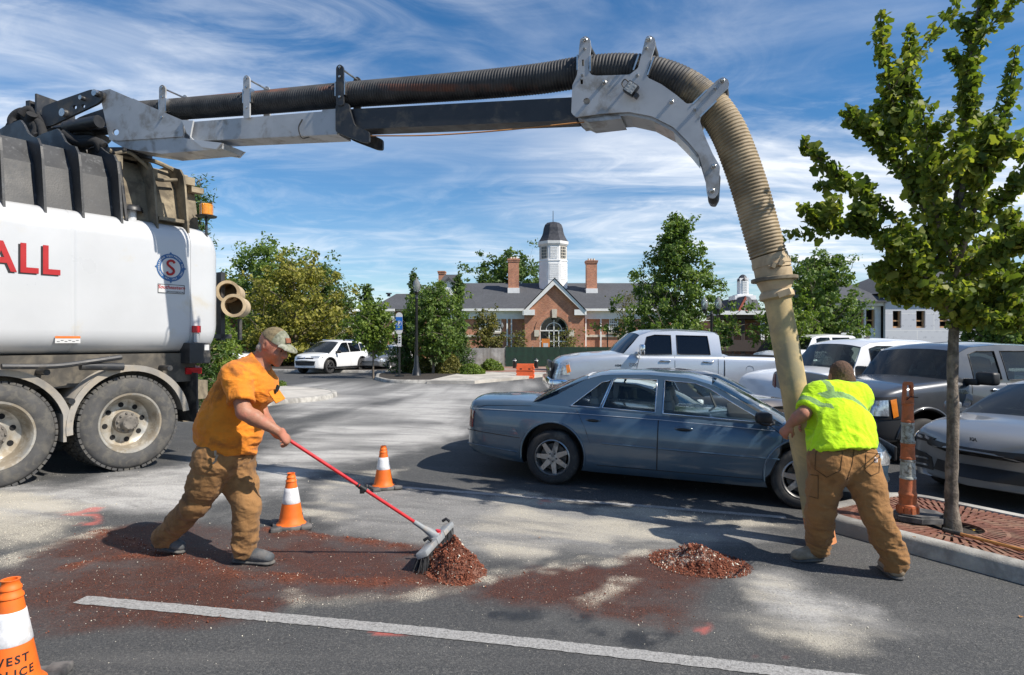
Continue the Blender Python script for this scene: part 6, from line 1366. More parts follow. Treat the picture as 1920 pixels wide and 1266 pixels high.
    def panel(c, poly, mat, lift=.004, name='door', sides=(-1, 1), step=.06, th=.01):
        out = []
        for s_ in sides:
            V, F = shell(poly, lambda a, b_, t: (a, s_ * (c.sy(a, b_) + lift - t), b_), th, step); mb = MB(); mb.add(V, F); out.append(mb.build(name, mat, c.root, 40))
        return out
    def decal(c, poly, origin, u, v, d, mat, name, lift=.006, step=.05, th=.02, parent=None):
        """outline in the plane (u, v) through origin, pressed on the body along d"""
        u, v, d = Vector(u), Vector(v), Vector(d).normalized(); O = Vector(origin)
        def fn(a, b_, t):
            o = O + u * a + v * b_ - d * 2; hit = c.bvh.ray_cast(o, d, 6)
            p = hit[0] if hit[0] else O + u * a + v * b_; return p - d * (lift - t)
        V, F = shell(poly, fn, th, step); mb = MB(); mb.add(V, F); return mb.build(name, mat, parent or c.root, 40)
    def mirror(c, x, z, size=(.12, .22, .16), mat=None, sides=(-1, 1)):
        for s_ in sides:
            y = s_ * (c.sp['w'] + .10); mb = MB(); mb.box((x, y, z), size, bev=min(size) * .3); mb.box((x + .02, s_ * (c.sp['w'] - .03), z - size[2] * .3), (.06, .2, .05)); mb.build('mirror', mat or c.paint, c.root, 50)
    def handle(c, x, z, mat, s_, parent, L=.20):
        y = s_ * c.sy(x, z); mb = MB(); mb.ball((x, y, z), (L / 2, .018, .034), 14); mb.build('handle', mat, parent, 60)
        mb = MB(); mb.ball((x, y + s_ * .012, z - .004), (L * .36, .012, .018), 12); mb.build('handle_recess', BLACKT, parent, 60)
SIDE_SEDAN = [(0, .93), (.06, .965), (.2, .985), (.45, 1.0), (.62, .998), (.80, .975), (.90, .945), (.96, .905), (1, .86)]
SEDAN = dict(x=(-1.32, 3.88), axles=(0.0, 2.85), R=.335, Ra=.40, w=.93, rim=.225, tw=.225, spokes=7, lift=.03, crown=.05, bow=.14,
    top=[(-1.32, .80), (-1.29, .92), (-1.22, .965), (-.6, 1.0), (-.3, 1.0), (.2, .985), (1.3, .955), (2.3, .925), (2.6, .925), (3.3, .82), (3.72, .70), (3.88, .55)],
    bot=[(-1.32, .40), (-1.2, .32), (-.5, .24), (.5, .20), (2.4, .20), (3.3, .22), (3.75, .26), (3.88, .34)],
    hw=[(-1.32, .68), (-1.24, .79), (-1.0, .87), (-.4, .915), (.3, .93), (2.4, .93), (3.1, .90), (3.5, .83), (3.75, .72), (3.88, .58)], side=SIDE_SEDAN,
    gh=dict(z0=.95, xlim=(-.2, 2.4), inset=.895, tumble=.36, curv=.28, rcrown=.055, trim=CHR, trimr=.0075,
        outline=[(-.32, .96), (.0, 1.10), (.36, 1.315), (.56, 1.37), (1.1, 1.395), (1.6, 1.375), (1.85, 1.315), (2.15, 1.16), (2.66, .87), (1.4, .90), (.2, .93)],
        windows=[[(.20, .985), (.56, .980), (.675, 1.315), (.56, 1.285)], [(.59, .980), (1.225, .962), (1.225, 1.342), (.74, 1.342), (.70, 1.325)], [(1.315, .958), (2.46, .925), (1.84, 1.265), (1.68, 1.322), (1.315, 1.342)]],
        roof=[(.36, 1.317), (.56, 1.372), (1.1, 1.397), (1.6, 1.377), (1.86, 1.312)], ws=((2.66, .90), (1.86, 1.314), .16, .06), bl=((-.32, .985), (.36, 1.317), -.14, -.05), seats=(.50, 1.40), dash=2.25))
def scaled(sp, **k): d = dict(sp); d.update(k); return d
def place(px_front, py_front, px_rear, py_rear, wb, w, near=-1):
    """matrix (scaled) that puts the near-side rear and front tyre contacts on two photo points; near=-1: local -y side faces the camera"""
    a, b_ = G(px_rear, py_rear), G(px_front, py_front); d = b_ - a; d.z = 0; L = d.length; k = L / wb; h = math.atan2(d.y, d.x); left = Vector((-math.sin(h), math.cos(h), 0))
    c0 = a - left * near * (w - .10) * k; return ground_matrix(c0.x, c0.y, h) @ Matrix.Scale(k, 4), k
def at(x, y, heading, k=1.0): return ground_matrix(x, y, R(heading)) @ Matrix.Scale(k, 4)

# --- blue sedan
BLUE = paint_mat('steel_blue_paint', (.050, .100, .155), .5, .34, .12)
mat_, ks = place(1503, 953, 1036, 907, 2.85, .93)
cs = Car('sedan', 'steel blue four door sedan parked beside the worker in the yellow shirt', SEDAN, mat_, BLUE, 'cars parked in the lot', GLASS)
print('sedan scale', ks)
for s_ in (-1, 1):
    dr = cs.panel([(.46, .56), (.40, .72), (.30, .90), (.20, .945), (1.258, .925), (1.258, .30), (.56, .30)], BLUE, .003, 'door', (s_,)); cs.handle(.50, .835, BLUE, s_, dr[0])
    df = cs.panel([(1.282, .30), (1.282, .925), (2.50, .885), (2.62, .80), (2.60, .60), (2.50, .36), (2.44, .30)], BLUE, .003, 'door', (s_,)); cs.handle(1.56, .80, BLUE, s_, df[0], .22)
cs.seam([(.47, .56), (.41, .72), (.31, .90), (.27, .945)]); cs.seam([(1.27, .945), (1.27, .295)], .006); cs.seam([(2.50, .895), (2.63, .80), (2.61, .60), (2.51, .36), (2.45, .295)]); cs.seam([(.56, .295), (2.45, .295)], .005); cs.seam([(-.30, .955), (-.9, .925), (-1.05, .90)], .003)
cs.seam([(.62, .565), (1.255, .555)], .011, BLUE, 'side_moulding', lift=.004); cs.seam([(1.285, .555), (2.60, .535)], .011, BLUE, 'side_moulding', lift=.004)
PIN = M('pale_pinstripe', (.42, .46, .52), .4, var=.05); cs.seam([(-1.1, .875), (.25, .90), (1.3, .885), (2.55, .845)], .0035, PIN, 'pinstripe', lift=.003)
cs.seam([(-1.16, .60), (-.42, .55)], .005); cs.seam([(-1.16, .42), (-.45, .37)], .008, BLUE, 'bumper_ridge')
for s_ in (-1, 1):
    cs.decal([(-.10, -.09), (.10, -.09), (.11, .12), (-.05, .15), (-.10, .12)], (-1.17, s_ * .78, .72), (1, 0, 0), (0, 0, 1), (.45, -s_, 0), TAILL, 'tail_lamp', .008)
    cs.decal([(-.30, -.07), (.18, -.085), (.20, .06), (-.32, .075)], (3.62, s_ * .62, .60), (.75, -s_ * .66, 0), (0, 0, 1), (-.66, -s_ * .75, 0), HEADL, 'headlamp', .008)
mb = MB(); mb.box((2.42, -.98, .99), (.17, .16, .13), Matrix.Rotation(R(8), 3, 'Z'), bev=.04); mb.box((2.44, -.90, .955), (.08, .16, .07), bev=.02); mb.tube(catmull([(2.46, -.95, .98), (2.52, -.99, .94), (2.42, -1.05, .93), (2.36, -1.0, .97)], 4), .02, 7); mb.build('mirror', BLACKT, cs.root, 50)
mb = MB(); mb.box((2.42, .98, 1.0), (.14, .22, .14), bev=.04); mb.box((2.44, .90, .96), (.08, .16, .05)); mb.build('mirror', BLUE, cs.root, 50)
mb = MB(); mb.box((3.86, 0, .62), (.03, .8, .16), bev=.01); mb.build('grille', BLACKT, cs.root); 
mb = MB(); mb.tube([(2.62, -.3, .965), (2.40, .25, 1.035)], .008, 6); mb.build('wiper', BLACKT, cs.root)
mb = MB(); mb.tube([(-1.0, -.30, .26), (-1.16, -.30, .25)], .03, 10); mb.build('exhaust', ALLOY, cs.root)

# --- other sedans in the row
WHITE = paint_mat('white_car_paint', (.74, .75, .76), .0, .35, .08); TAUPE = paint_mat('taupe_paint', (.125, .105, .09), .5, .34, .12); GREYC = paint_mat('silver_grey_paint', (.20, .21, .225), .6, .34, .1); SILVER = paint_mat('silver_paint', (.50, .53, .57), .55, .33, .06)
DARKG = paint_mat('dark_grey_paint', (.055, .060, .068), .5, .34, .10); STEELG = paint_mat('steel_grey_paint', (.085, .090, .097), .4, .36, .10)
def plain_sedan(label, m4, paint, group='cars parked in the lot', sp=None, name='sedan'):
    c = Car(name, label, sp or SEDAN, m4, paint, group, GLASSM)
    c.seam([(.47, .56), (.41, .72), (.31, .90), (.27, .945)]); c.seam([(1.312, .945), (1.312, .295)], .006); c.seam([(2.50, .895), (2.63, .80), (2.61, .60), (2.51, .36)])
    c.mirror(2.42, 1.0, (.12, .20, .13))
    for s_ in (-1, 1):
        c.decal([(-.16, -.06), (.12, -.07), (.12, .08), (-.16, .10)], (-1.08, s_ * .74, .76), (.5, s_ * .8, 0), (0, 0, 1), (.8, -s_ * .5, 0), TAILL, 'tail_lamp', .008)
        c.decal([(-.26, -.06), (.16, -.07), (.18, .05), (-.28, .07)], (3.62, s_ * .62, .60), (.75, -s_ * .66, 0), (0, 0, 1), (-.66, -s_ * .75, 0), HEADL, 'headlamp', .008)
    return c
plain_sedan('white sedan half hidden behind the blue sedan', at(.62, 9.35, -23, .80), WHITE, sp=scaled(SEDAN, gh=dict(SEDAN['gh'], trim=None)))
plain_sedan('taupe brown sedan between the white sedan and the silver pickup', at(3.37, 10.54, 125, .85), TAUPE)
for (lbl, px, Y, h, pt) in (('silver sedan parked facing the lot just behind the white crossover', 733, 38, 262, GREYC), ('white car parked behind the silver sedan', 745, 44, 262, WHITE), ('dark taupe car beside the cap of the orange shirted worker', 535, 41, 250, TAUPE), ('white sedan behind the shoulder of the orange shirted worker', 437, 33, 205, WHITE)):
    x, y, _ = gpos(px, Y); plain_sedan(lbl, at(x, y, h, .97), pt)

# --- crossover
SIDE_SUV = [(0, .94), (.06, .98), (.25, 1.0), (.55, .995), (.75, .985), (.88, .965), (.95, .93), (1, .88)]
SUV = dict(x=(-.88, 3.60), axles=(0.0, 2.66), R=.35, Ra=.415, w=.92, rim=.225, tw=.23, spokes=5, twin=True, rimmat=DKALLOY, lift=.03, crown=.05, bow=.15, lip=.035, lipmat=BLACKT,
    top=[(-.88, .90), (-.80, 1.06), (-.4, 1.09), (1.0, 1.06), (2.3, 1.04), (2.7, 1.02), (3.2, .94), (3.5, .78), (3.6, .62)],
    bot=[(-.88, .42), (-.5, .30), (.4, .23), (2.3, .23), (3.2, .26), (3.6, .32)], hw=[(-.88, .70), (-.7, .84), (-.2, .91), (.5, .92), (2.4, .92), (3.0, .88), (3.4, .78), (3.6, .60)], side=SIDE_SUV,
    gh=dict(z0=1.04, xlim=(-.5, 2.4), inset=.93, tumble=.30, curv=.15, rcrown=.05, trim=BLACKT, trimr=.01, outline=[(-.78, 1.02), (-.62, 1.35), (-.45, 1.56), (.0, 1.64), (.8, 1.665), (1.4, 1.64), (1.7, 1.56), (2.72, .98)],
        windows=[[(-.50, 1.18), (.02, 1.10), (.02, 1.50), (-.30, 1.50)], [(.08, 1.095), (.98, 1.07), (.98, 1.545), (.08, 1.52)], [(1.05, 1.065), (2.20, 1.04), (1.55, 1.50), (1.40, 1.545), (1.05, 1.555)]],
        roof=[(-.45, 1.56), (.0, 1.64), (.8, 1.665), (1.4, 1.64), (1.7, 1.56)], ws=((2.72, 1.0), (1.7, 1.56), .14, .05), bl=((-.78, 1.04), (-.45, 1.56), -.1, -.05), wsglass=GLASSM))
rv = Car('crossover', 'white crossover parked at an angle behind the orange shirted worker', SUV, at(-9.89 + .38 * 2.66, 32.3 + .92 * 2.66, 247.6), WHITE, 'cars parked in the lot', GLASSD)
rv.seam([(1.01, 1.04), (1.01, .34)]); rv.seam([(2.25, 1.0), (2.30, .7), (2.2, .34)]); rv.seam([(.06, 1.06), (.1, .9), (.36, .62)]); rv.seam([(-.4, .33), (.5, .30), (2.2, .30), (2.9, .33)], .05, BLACKT, 'sill_cladding'); rv.mirror(2.15, 1.08, (.14, .22, .15), BLACKT)
for s_ in (-1, 1):
    rv.decal([(-.30, -.03), (.22, -.06), (.28, .05), (-.34, .07)], (3.35, s_ * .62, .84), (.7, -s_ * .7, 0), (0, 0, 1), (-.7, -s_ * .7, 0), HEADL, 'headlamp', .01); mb = MB(); mb.tube([(-.3, s_ * .66, 1.66), (1.3, s_ * .66, 1.70)], .02, 6); mb.build('roof_rail', CHR, rv.root)
rv.decal([(-.55, -.14), (.55, -.14), (.62, .08), (-.62, .08)], (3.6, 0, .56), (0, 1, 0), (0, 0, 1), (-1, 0, 0), BLACKT, 'lower_grille', .012); rv.decal([(-.50, -.03), (.50, -.03), (.5, .03), (-.5, .03)], (3.6, 0, .78), (0, 1, 0), (0, 0, 1), (-1, 0, 0), BLACKT, 'upper_grille', .012)
rv.decal([(-.06, -.03), (.06, -.03), (.06, .03), (-.06, .03)], (3.6, 0, .80), (0, 1, 0), (0, 0, 1), (-1, 0, 0), CHR, 'badge', .02)
for s_ in (-1, 1): mb = MB(); mb.box((2.24 - .1, s_ * .8, 1.08), (.1, .1, .08)); mb.build('mirror_base', BLACKT, rv.root)

# --- pickups
SIDE_TRUCK = [(0, .95), (.05, .985), (.25, 1.0), (.6, .998), (.8, .985), (.92, .965), (.97, .94), (1, .90)]
def pickup_spec(wb=3.8, fo=.98, ro=1.22, hood=1.30, belt=1.42, rail=1.42, roof=1.93, cab0=1.02):
    f = wb + fo; a = cab0    # cab rear wall at x = cab0
    top = [(-ro, rail - .02), (-ro + .03, rail), (a - .05, rail), (a + .02, belt), (wb - .95, belt - .02), (wb - .55, hood + .12), (wb + .3, hood + .04), (f - .28, hood - .04), (f - .10, hood - .16), (f, hood - .5)]
    return dict(x=(-ro, f), axles=(0.0, wb), R=.40, Ra=.49, w=1.0, rim=.255, tw=.27, spokes=6, lift=.06, crown=.05, bow=.07, lip=.028, sig=.035, top=top, cuts=((-ro + .08, a - .12, .85),),
        bot=[(-ro, .62), (-.6, .52), (.5, .44), (wb - .5, .44), (f - .3, .46), (f, .52)], hw=[(-ro, .94), (-ro + .1, .985), (.4, 1.0), (wb, 1.0), (f - .35, .96), (f - .1, .88), (f, .80)], side=SIDE_TRUCK,
        gh=dict(z0=belt, xlim=(-.5, wb - .6), inset=.925, tumble=.27, curv=.1, rcrown=.05, trim=BLACKT, trimr=.008, outline=[(a + .02, belt - .06), (a + .06, roof - .08), (a + .16, roof - .03), (a + 1.0, roof + .0), (a + 1.62, roof - .04), (a + 1.84, roof - .12), (wb - .52, belt - .06)],
            windows=[[(a + .28, belt + .02), (a + 1.02, belt + .01), (a + 1.02, roof - .10), (a + .32, roof - .10)], [(a + 1.14, belt + .01), (wb - .98, belt - .01), (wb - 1.0, belt + .05), (a + 1.68, roof - .15), (a + 1.5, roof - .10), (a + 1.14, roof - .10)]],
            roof=[(a + .08, roof - .045), (a + .2, roof - .025), (a + 1.0, roof + .002), (a + 1.62, roof - .038), (a + 1.84, roof - .118)], ws=((wb - .52, belt - .04), (a + 1.84, roof - .118), .14, .05), bl=((a + .02, belt - .04), (a + .08, roof - .05), .0, .0), seats=(a + .55, a + 1.35), dash=wb - .85))
def pickup(label, sp, m4, paint, glass, group='pickups parked in the lot'):
    c = Car('pickup', label, sp, m4, paint, group, glass, 'pickup'); g = sp['gh']; a = g['outline'][0][0] - .02; wb = sp['axles'][1]; bl = g['z0']; f = sp['x'][1]
    c.seam([(a - .02, bl - .02), (a - .02, .50)], .012); c.seam([(a + 1.08, bl - .04), (a + 1.08, .52)], .006); c.seam([(wb - .92, bl - .05), (wb - .86, bl - .3), (wb - .86, .52)], .006); c.seam([(a + .12, bl - .04), (a + .12, 1.0), (a + .45, .55)], .005)
    for s_ in (-1, 1):
        for x in (a + .92, a + 1.92) if False else (a + .35, a + 1.30):
            y = s_ * (c.sy(x, bl - .14) + .02); mb = MB(); mb.box((x, y, bl - .14), (.24, .03, .045), bev=.012); mb.build('handle', CHR, c.root, 50)
    return c
ram_sp = pickup_spec(roof=1.95)
rm_ = pickup('silver crew cab pickup with chrome bumper parked behind the blue sedan', ram_sp, at(5.62, 15.1, 181.5, 1.0), SILVER, GLASSD)
f = ram_sp['x'][1]
for s_ in (-1, 1):
    rm_.decal([(-.22, -.13), (.16, -.13), (.10, .12), (-.20, .14)], (f - .16, s_ * .86, 1.06), (.75, -s_ * .66, 0), (0, 0, 1), (-.66, -s_ * .75, 0), HEADL, 'headlamp', .01); rm_.decal([(-.24, -.06), (-.18, -.10), (-.14, .08), (-.2, .1)], (f - .16, s_ * .86, 1.06), (.75, -s_ * .66, 0), (0, 0, 1), (-.66, -s_ * .75, 0), AMB, 'marker_lamp', .016)
    mb = MB(); mb.box((2.86, s_ * 1.10, 1.52), (.10, .20, .24), bev=.03); mb.box((2.92, s_ * .98, 1.45), (.06, .2, .05)); mb.build('mirror', CHR, rm_.root, 50)
    mb = MB(); y = s_ * (rm_.sy(-.2, 1.16) + .004); mb.lathe([(.085, -.006), (.092, 0), (.085, .006)], 'Y', (.44, y, 1.13), 20); mb.build('fuel_door', BLACKT, rm_.root)
mb = MB(); mb.box((f - .01, 0, .70), (.18, 1.86, .26), bev=.05); [mb.box((f - .16, s_ * .93, .70), (.34, .10, .25), bev=.04) for s_ in (-1, 1)]; mb.build('bumper', CHR, rm_.root, 40)
mb = MB(); mb.box((f - .02, 0, 1.02), (.08, 1.1, .36), bev=.03); gl2 = mb.build('grille', BLACKT, rm_.root); mb = MB(); mb.box((f + .02, 0, 1.02), (.03, 1.1, .06)); mb.box((f + .02, 0, 1.02), (.032, .08, .36)); mb.build('grille_bars', CHR, gl2)
for txt, x, z, sz in (('2500', 3.02, 1.18, .10), ('HEMI', 3.35, 1.16, .06)):
    Vt, Ft = text_mesh(txt, sz, .003); mb = MB(); mb.add([(x - p.x * -1 * -1, rm_.sy(x, z) + .006, z + p.y) for p in Vt], Ft); mb.build('badge', CHR, rm_.root, recalc=False)
# dark grey pickup at the right edge
fsp = pickup_spec(wb=3.68, fo=.95, hood=1.26, belt=1.36, rail=1.40, roof=1.93, cab0=.98); fsp = scaled(fsp, lipmat=DARKG, R=.405)
h_ = R(194); k_ = .95; fx, fy = 5.98, 9.35; cxx, cyy = fx - math.cos(h_) * 3.68 * k_, fy - math.sin(h_) * 3.68 * k_
left = Vector((-math.sin(h_), math.cos(h_), 0)); cxx -= left.x * .9 * k_; cyy -= left.y * .9 * k_
fo_ = pickup('dark grey pickup at the right edge behind the ginkgo trunk', fsp, at(cxx, cyy, 194, k_), DARKG, GLASSM); f = fsp['x'][1]
for s_ in (-1, 1):
    fo_.decal([(-.34, -.17), (.16, -.17), (.18, .15), (-.30, .17)], (f - .16, s_ * .84, .98), (.75, -s_ * .66, 0), (0, 0, 1), (-.66, -s_ * .75, 0), BLACKT, 'headlamp_housing', .01)
    fo_.decal([(-.18, -.12), (.13, -.12), (.14, .10), (-.17, .12)], (f - .16, s_ * .84, .98), (.75, -s_ * .66, 0), (0, 0, 1), (-.66, -s_ * .75, 0), HEADL, 'headlamp', .022); fo_.decal([(-.31, -.12), (-.24, -.15), (-.20, .12), (-.28, .14)], (f - .16, s_ * .84, .98), (.75, -s_ * .66, 0), (0, 0, 1), (-.66, -s_ * .75, 0), AMB, 'marker_lamp', .022)
    mb = MB(); mb.box((2.78, s_ * 1.22, 1.42), (.16, .30, .20), bev=.04); mb.box((2.84, s_ * 1.0, 1.36), (.09, .26, .10), bev=.02); mb.build('mirror', BLACKT, fo_.root, 50)
    fo_.decal([(-.22, .02), (.0, -.22), (.08, -.22), (-.08, .06), (-.10, .12), (-.22, .12)], (3.02, s_ * 1.0, 1.05), (1, 0, 0), (0, 0, 1), (0, -s_, 0), CHR, 'fender_vent', .008)
mb = MB(); mb.box((f - .02, 0, .66), (.20, 1.9, .24), bev=.05); mb.build('bumper', BLACKT, fo_.root, 40); mb = MB(); mb.box((f - .02, 0, 1.0), (.08, 1.2, .40), bev=.03); mb.build('grille', BLACKT, fo_.root)
Vt, Ft = text_mesh('F-150', .085, .003); mb = MB(); mb.add([(2.98 - p.x, fo_.sy(2.98, 1.20) + .014, 1.20 + p.y) for p in Vt], Ft); mb.build('badge', CHR, fo_.root, recalc=False)
mb = MB(); mb.tube([(2.75, .55, 1.34), (2.72, .55, 2.1)], .006, 5); mb.build('aerial', BLACKT, fo_.root); mb = MB(); mb.tube([(3.12, -.3, 1.37), (2.86, .4, 1.43)], .012, 6); mb.build('wiper', BLACKT, fo_.root)
wp = pickup_spec(wb=3.68, fo=.95, hood=1.26, belt=1.36, rail=1.40, roof=1.95, cab0=.98)
for lbl, (x, y), hd, pt, kk in (('white pickup parked behind the head of the worker in yellow', (9.15, 13.4), 191, WHITE, .97), ('small looking white pickup far behind the white pickup', (13.6, 24.5), 186, WHITE, .95), ('silver grey pickup seen from behind, half hidden by the suction pipe', (6.05, 11.55), 12, GREYC, .86)):
    q = pickup(lbl, wp, at(x, y, hd, kk), pt, GLASSM)
    for s_ in (-1, 1):
        mb = MB(); mb.box((2.78, s_ * 1.16, 1.42), (.14, .24, .20), bev=.04); mb.box((2.84, s_ * 1.0, 1.36), (.07, .2, .06)); mb.build('mirror', BLACKT, q.root, 50); q.decal([(-.08, -.22), (.08, -.22), (.08, .22), (-.08, .22)], (-1.2, s_ * .90, 1.12), (.3, s_ * .95, 0), (0, 0, 1), (.95, -s_ * .3, 0), TAILL, 'tail_lamp', .012)
    mb = MB(); mb.tube([(2.1, 0, 1.98), (2.0, 0, 2.03)], .03, 8); mb.build('roof_aerial', BLACKT, q.root)

# --- grey sedan nosing up to the kerb on the right
KIA = scaled(SEDAN, x=(-1.10, 3.80), R=.34, bow=.30, top=[(-1.1, .86), (-1.05, .98), (-.3, 1.03), (.3, 1.0), (2.2, .95), (2.6, .94), (3.2, .86), (3.6, .76), (3.76, .66), (3.80, .50)], hw=[(-1.1, .66), (-.8, .85), (.3, .93), (2.4, .93), (3.1, .91), (3.5, .86), (3.72, .76), (3.80, .64)], bot=[(-1.1, .36), (-.5, .24), (.5, .18), (2.4, .18), (3.3, .18), (3.7, .19), (3.80, .22)], rimmat=DKALLOY, spokes=5, twin=True)
KP = paint_mat('pale_grey_paint', (.20, .203, .203), .30, .36, .12)
h_ = R(204); fc = G(1812, 946); kc = Vector((fc.x + .02, fc.y + .02, 0)) - Vector((math.cos(h_), math.sin(h_), 0)) * 3.80 * .95
kia = Car('sedan', 'grey sedan with black grille nosing up to the kerb at the right edge', KIA, at(kc.x, kc.y, 204, .95), KP, 'cars parked in the lot', GLASSM)
kia.decal([(-.62, -.02), (-.35, -.075), (.35, -.075), (.62, -.02), (.66, .055), (.3, .045), (-.3, .045), (-.66, .055)], (3.7, 0, .60), (0, 1, 0), (0, 0, 1), (-1, 0, 0), BLACKT, 'grille', .012, .04)
kia.decal([(-.54, -.07), (.54, -.07), (.46, .07), (-.46, .07)], (3.7, 0, .36), (0, 1, 0), (0, 0, 1), (-1, 0, 0), BLACKT, 'lower_grille', .012, .04)
Vt, Ft = text_mesh('KIA', .055, .002, 0, spacing=.85); mb = MB(); mb.add([(3.725, p.x, .735 + p.y) for p in Vt], Ft); mb.build('badge', BLACKT, kia.root, recalc=False)
for s_ in (-1, 1):
    kia.decal([(-.42, -.04), (.14, -.05), (.22, .015), (-.10, .035), (-.48, .06)], (3.52, s_ * .66, .66), (.66, -s_ * .75, 0), (0, 0, 1), (-.75, -s_ * .66, 0), BLACKT, 'headlamp_housing', .010, .03)
    for q in range(4): kia.decal([(-.36 + q * .13, -.005), (-.28 + q * .13, -.02), (-.27 + q * .13, .008), (-.35 + q * .13, .028)], (3.52, s_ * .66, .66), (.66, -s_ * .75, 0), (0, 0, 1), (-.75, -s_ * .66, 0), HEADL, 'headlamp', .018, .03)
    kia.decal([(-.22, -.10), (.12, -.10), (.10, .06), (-.18, .13), (-.26, .06)], (3.52, s_ * .66, .37), (.66, -s_ * .75, 0), (0, 0, 1), (-.75, -s_ * .66, 0), BLACKT, 'air_intake', .010, .03)
    for q in range(2): kia.decal([(-.18, -.055 + q * .08), (.04, -.055 + q * .08), (.02, -.035 + q * .08), (-.18, -.03 + q * .08)], (3.52, s_ * .66, .36), (.66, -s_ * .75, 0), (0, 0, 1), (-.75, -s_ * .66, 0), KP, 'intake_vane', .022, .03)
kia.mirror(2.42, 1.0, (.12, .20, .13))
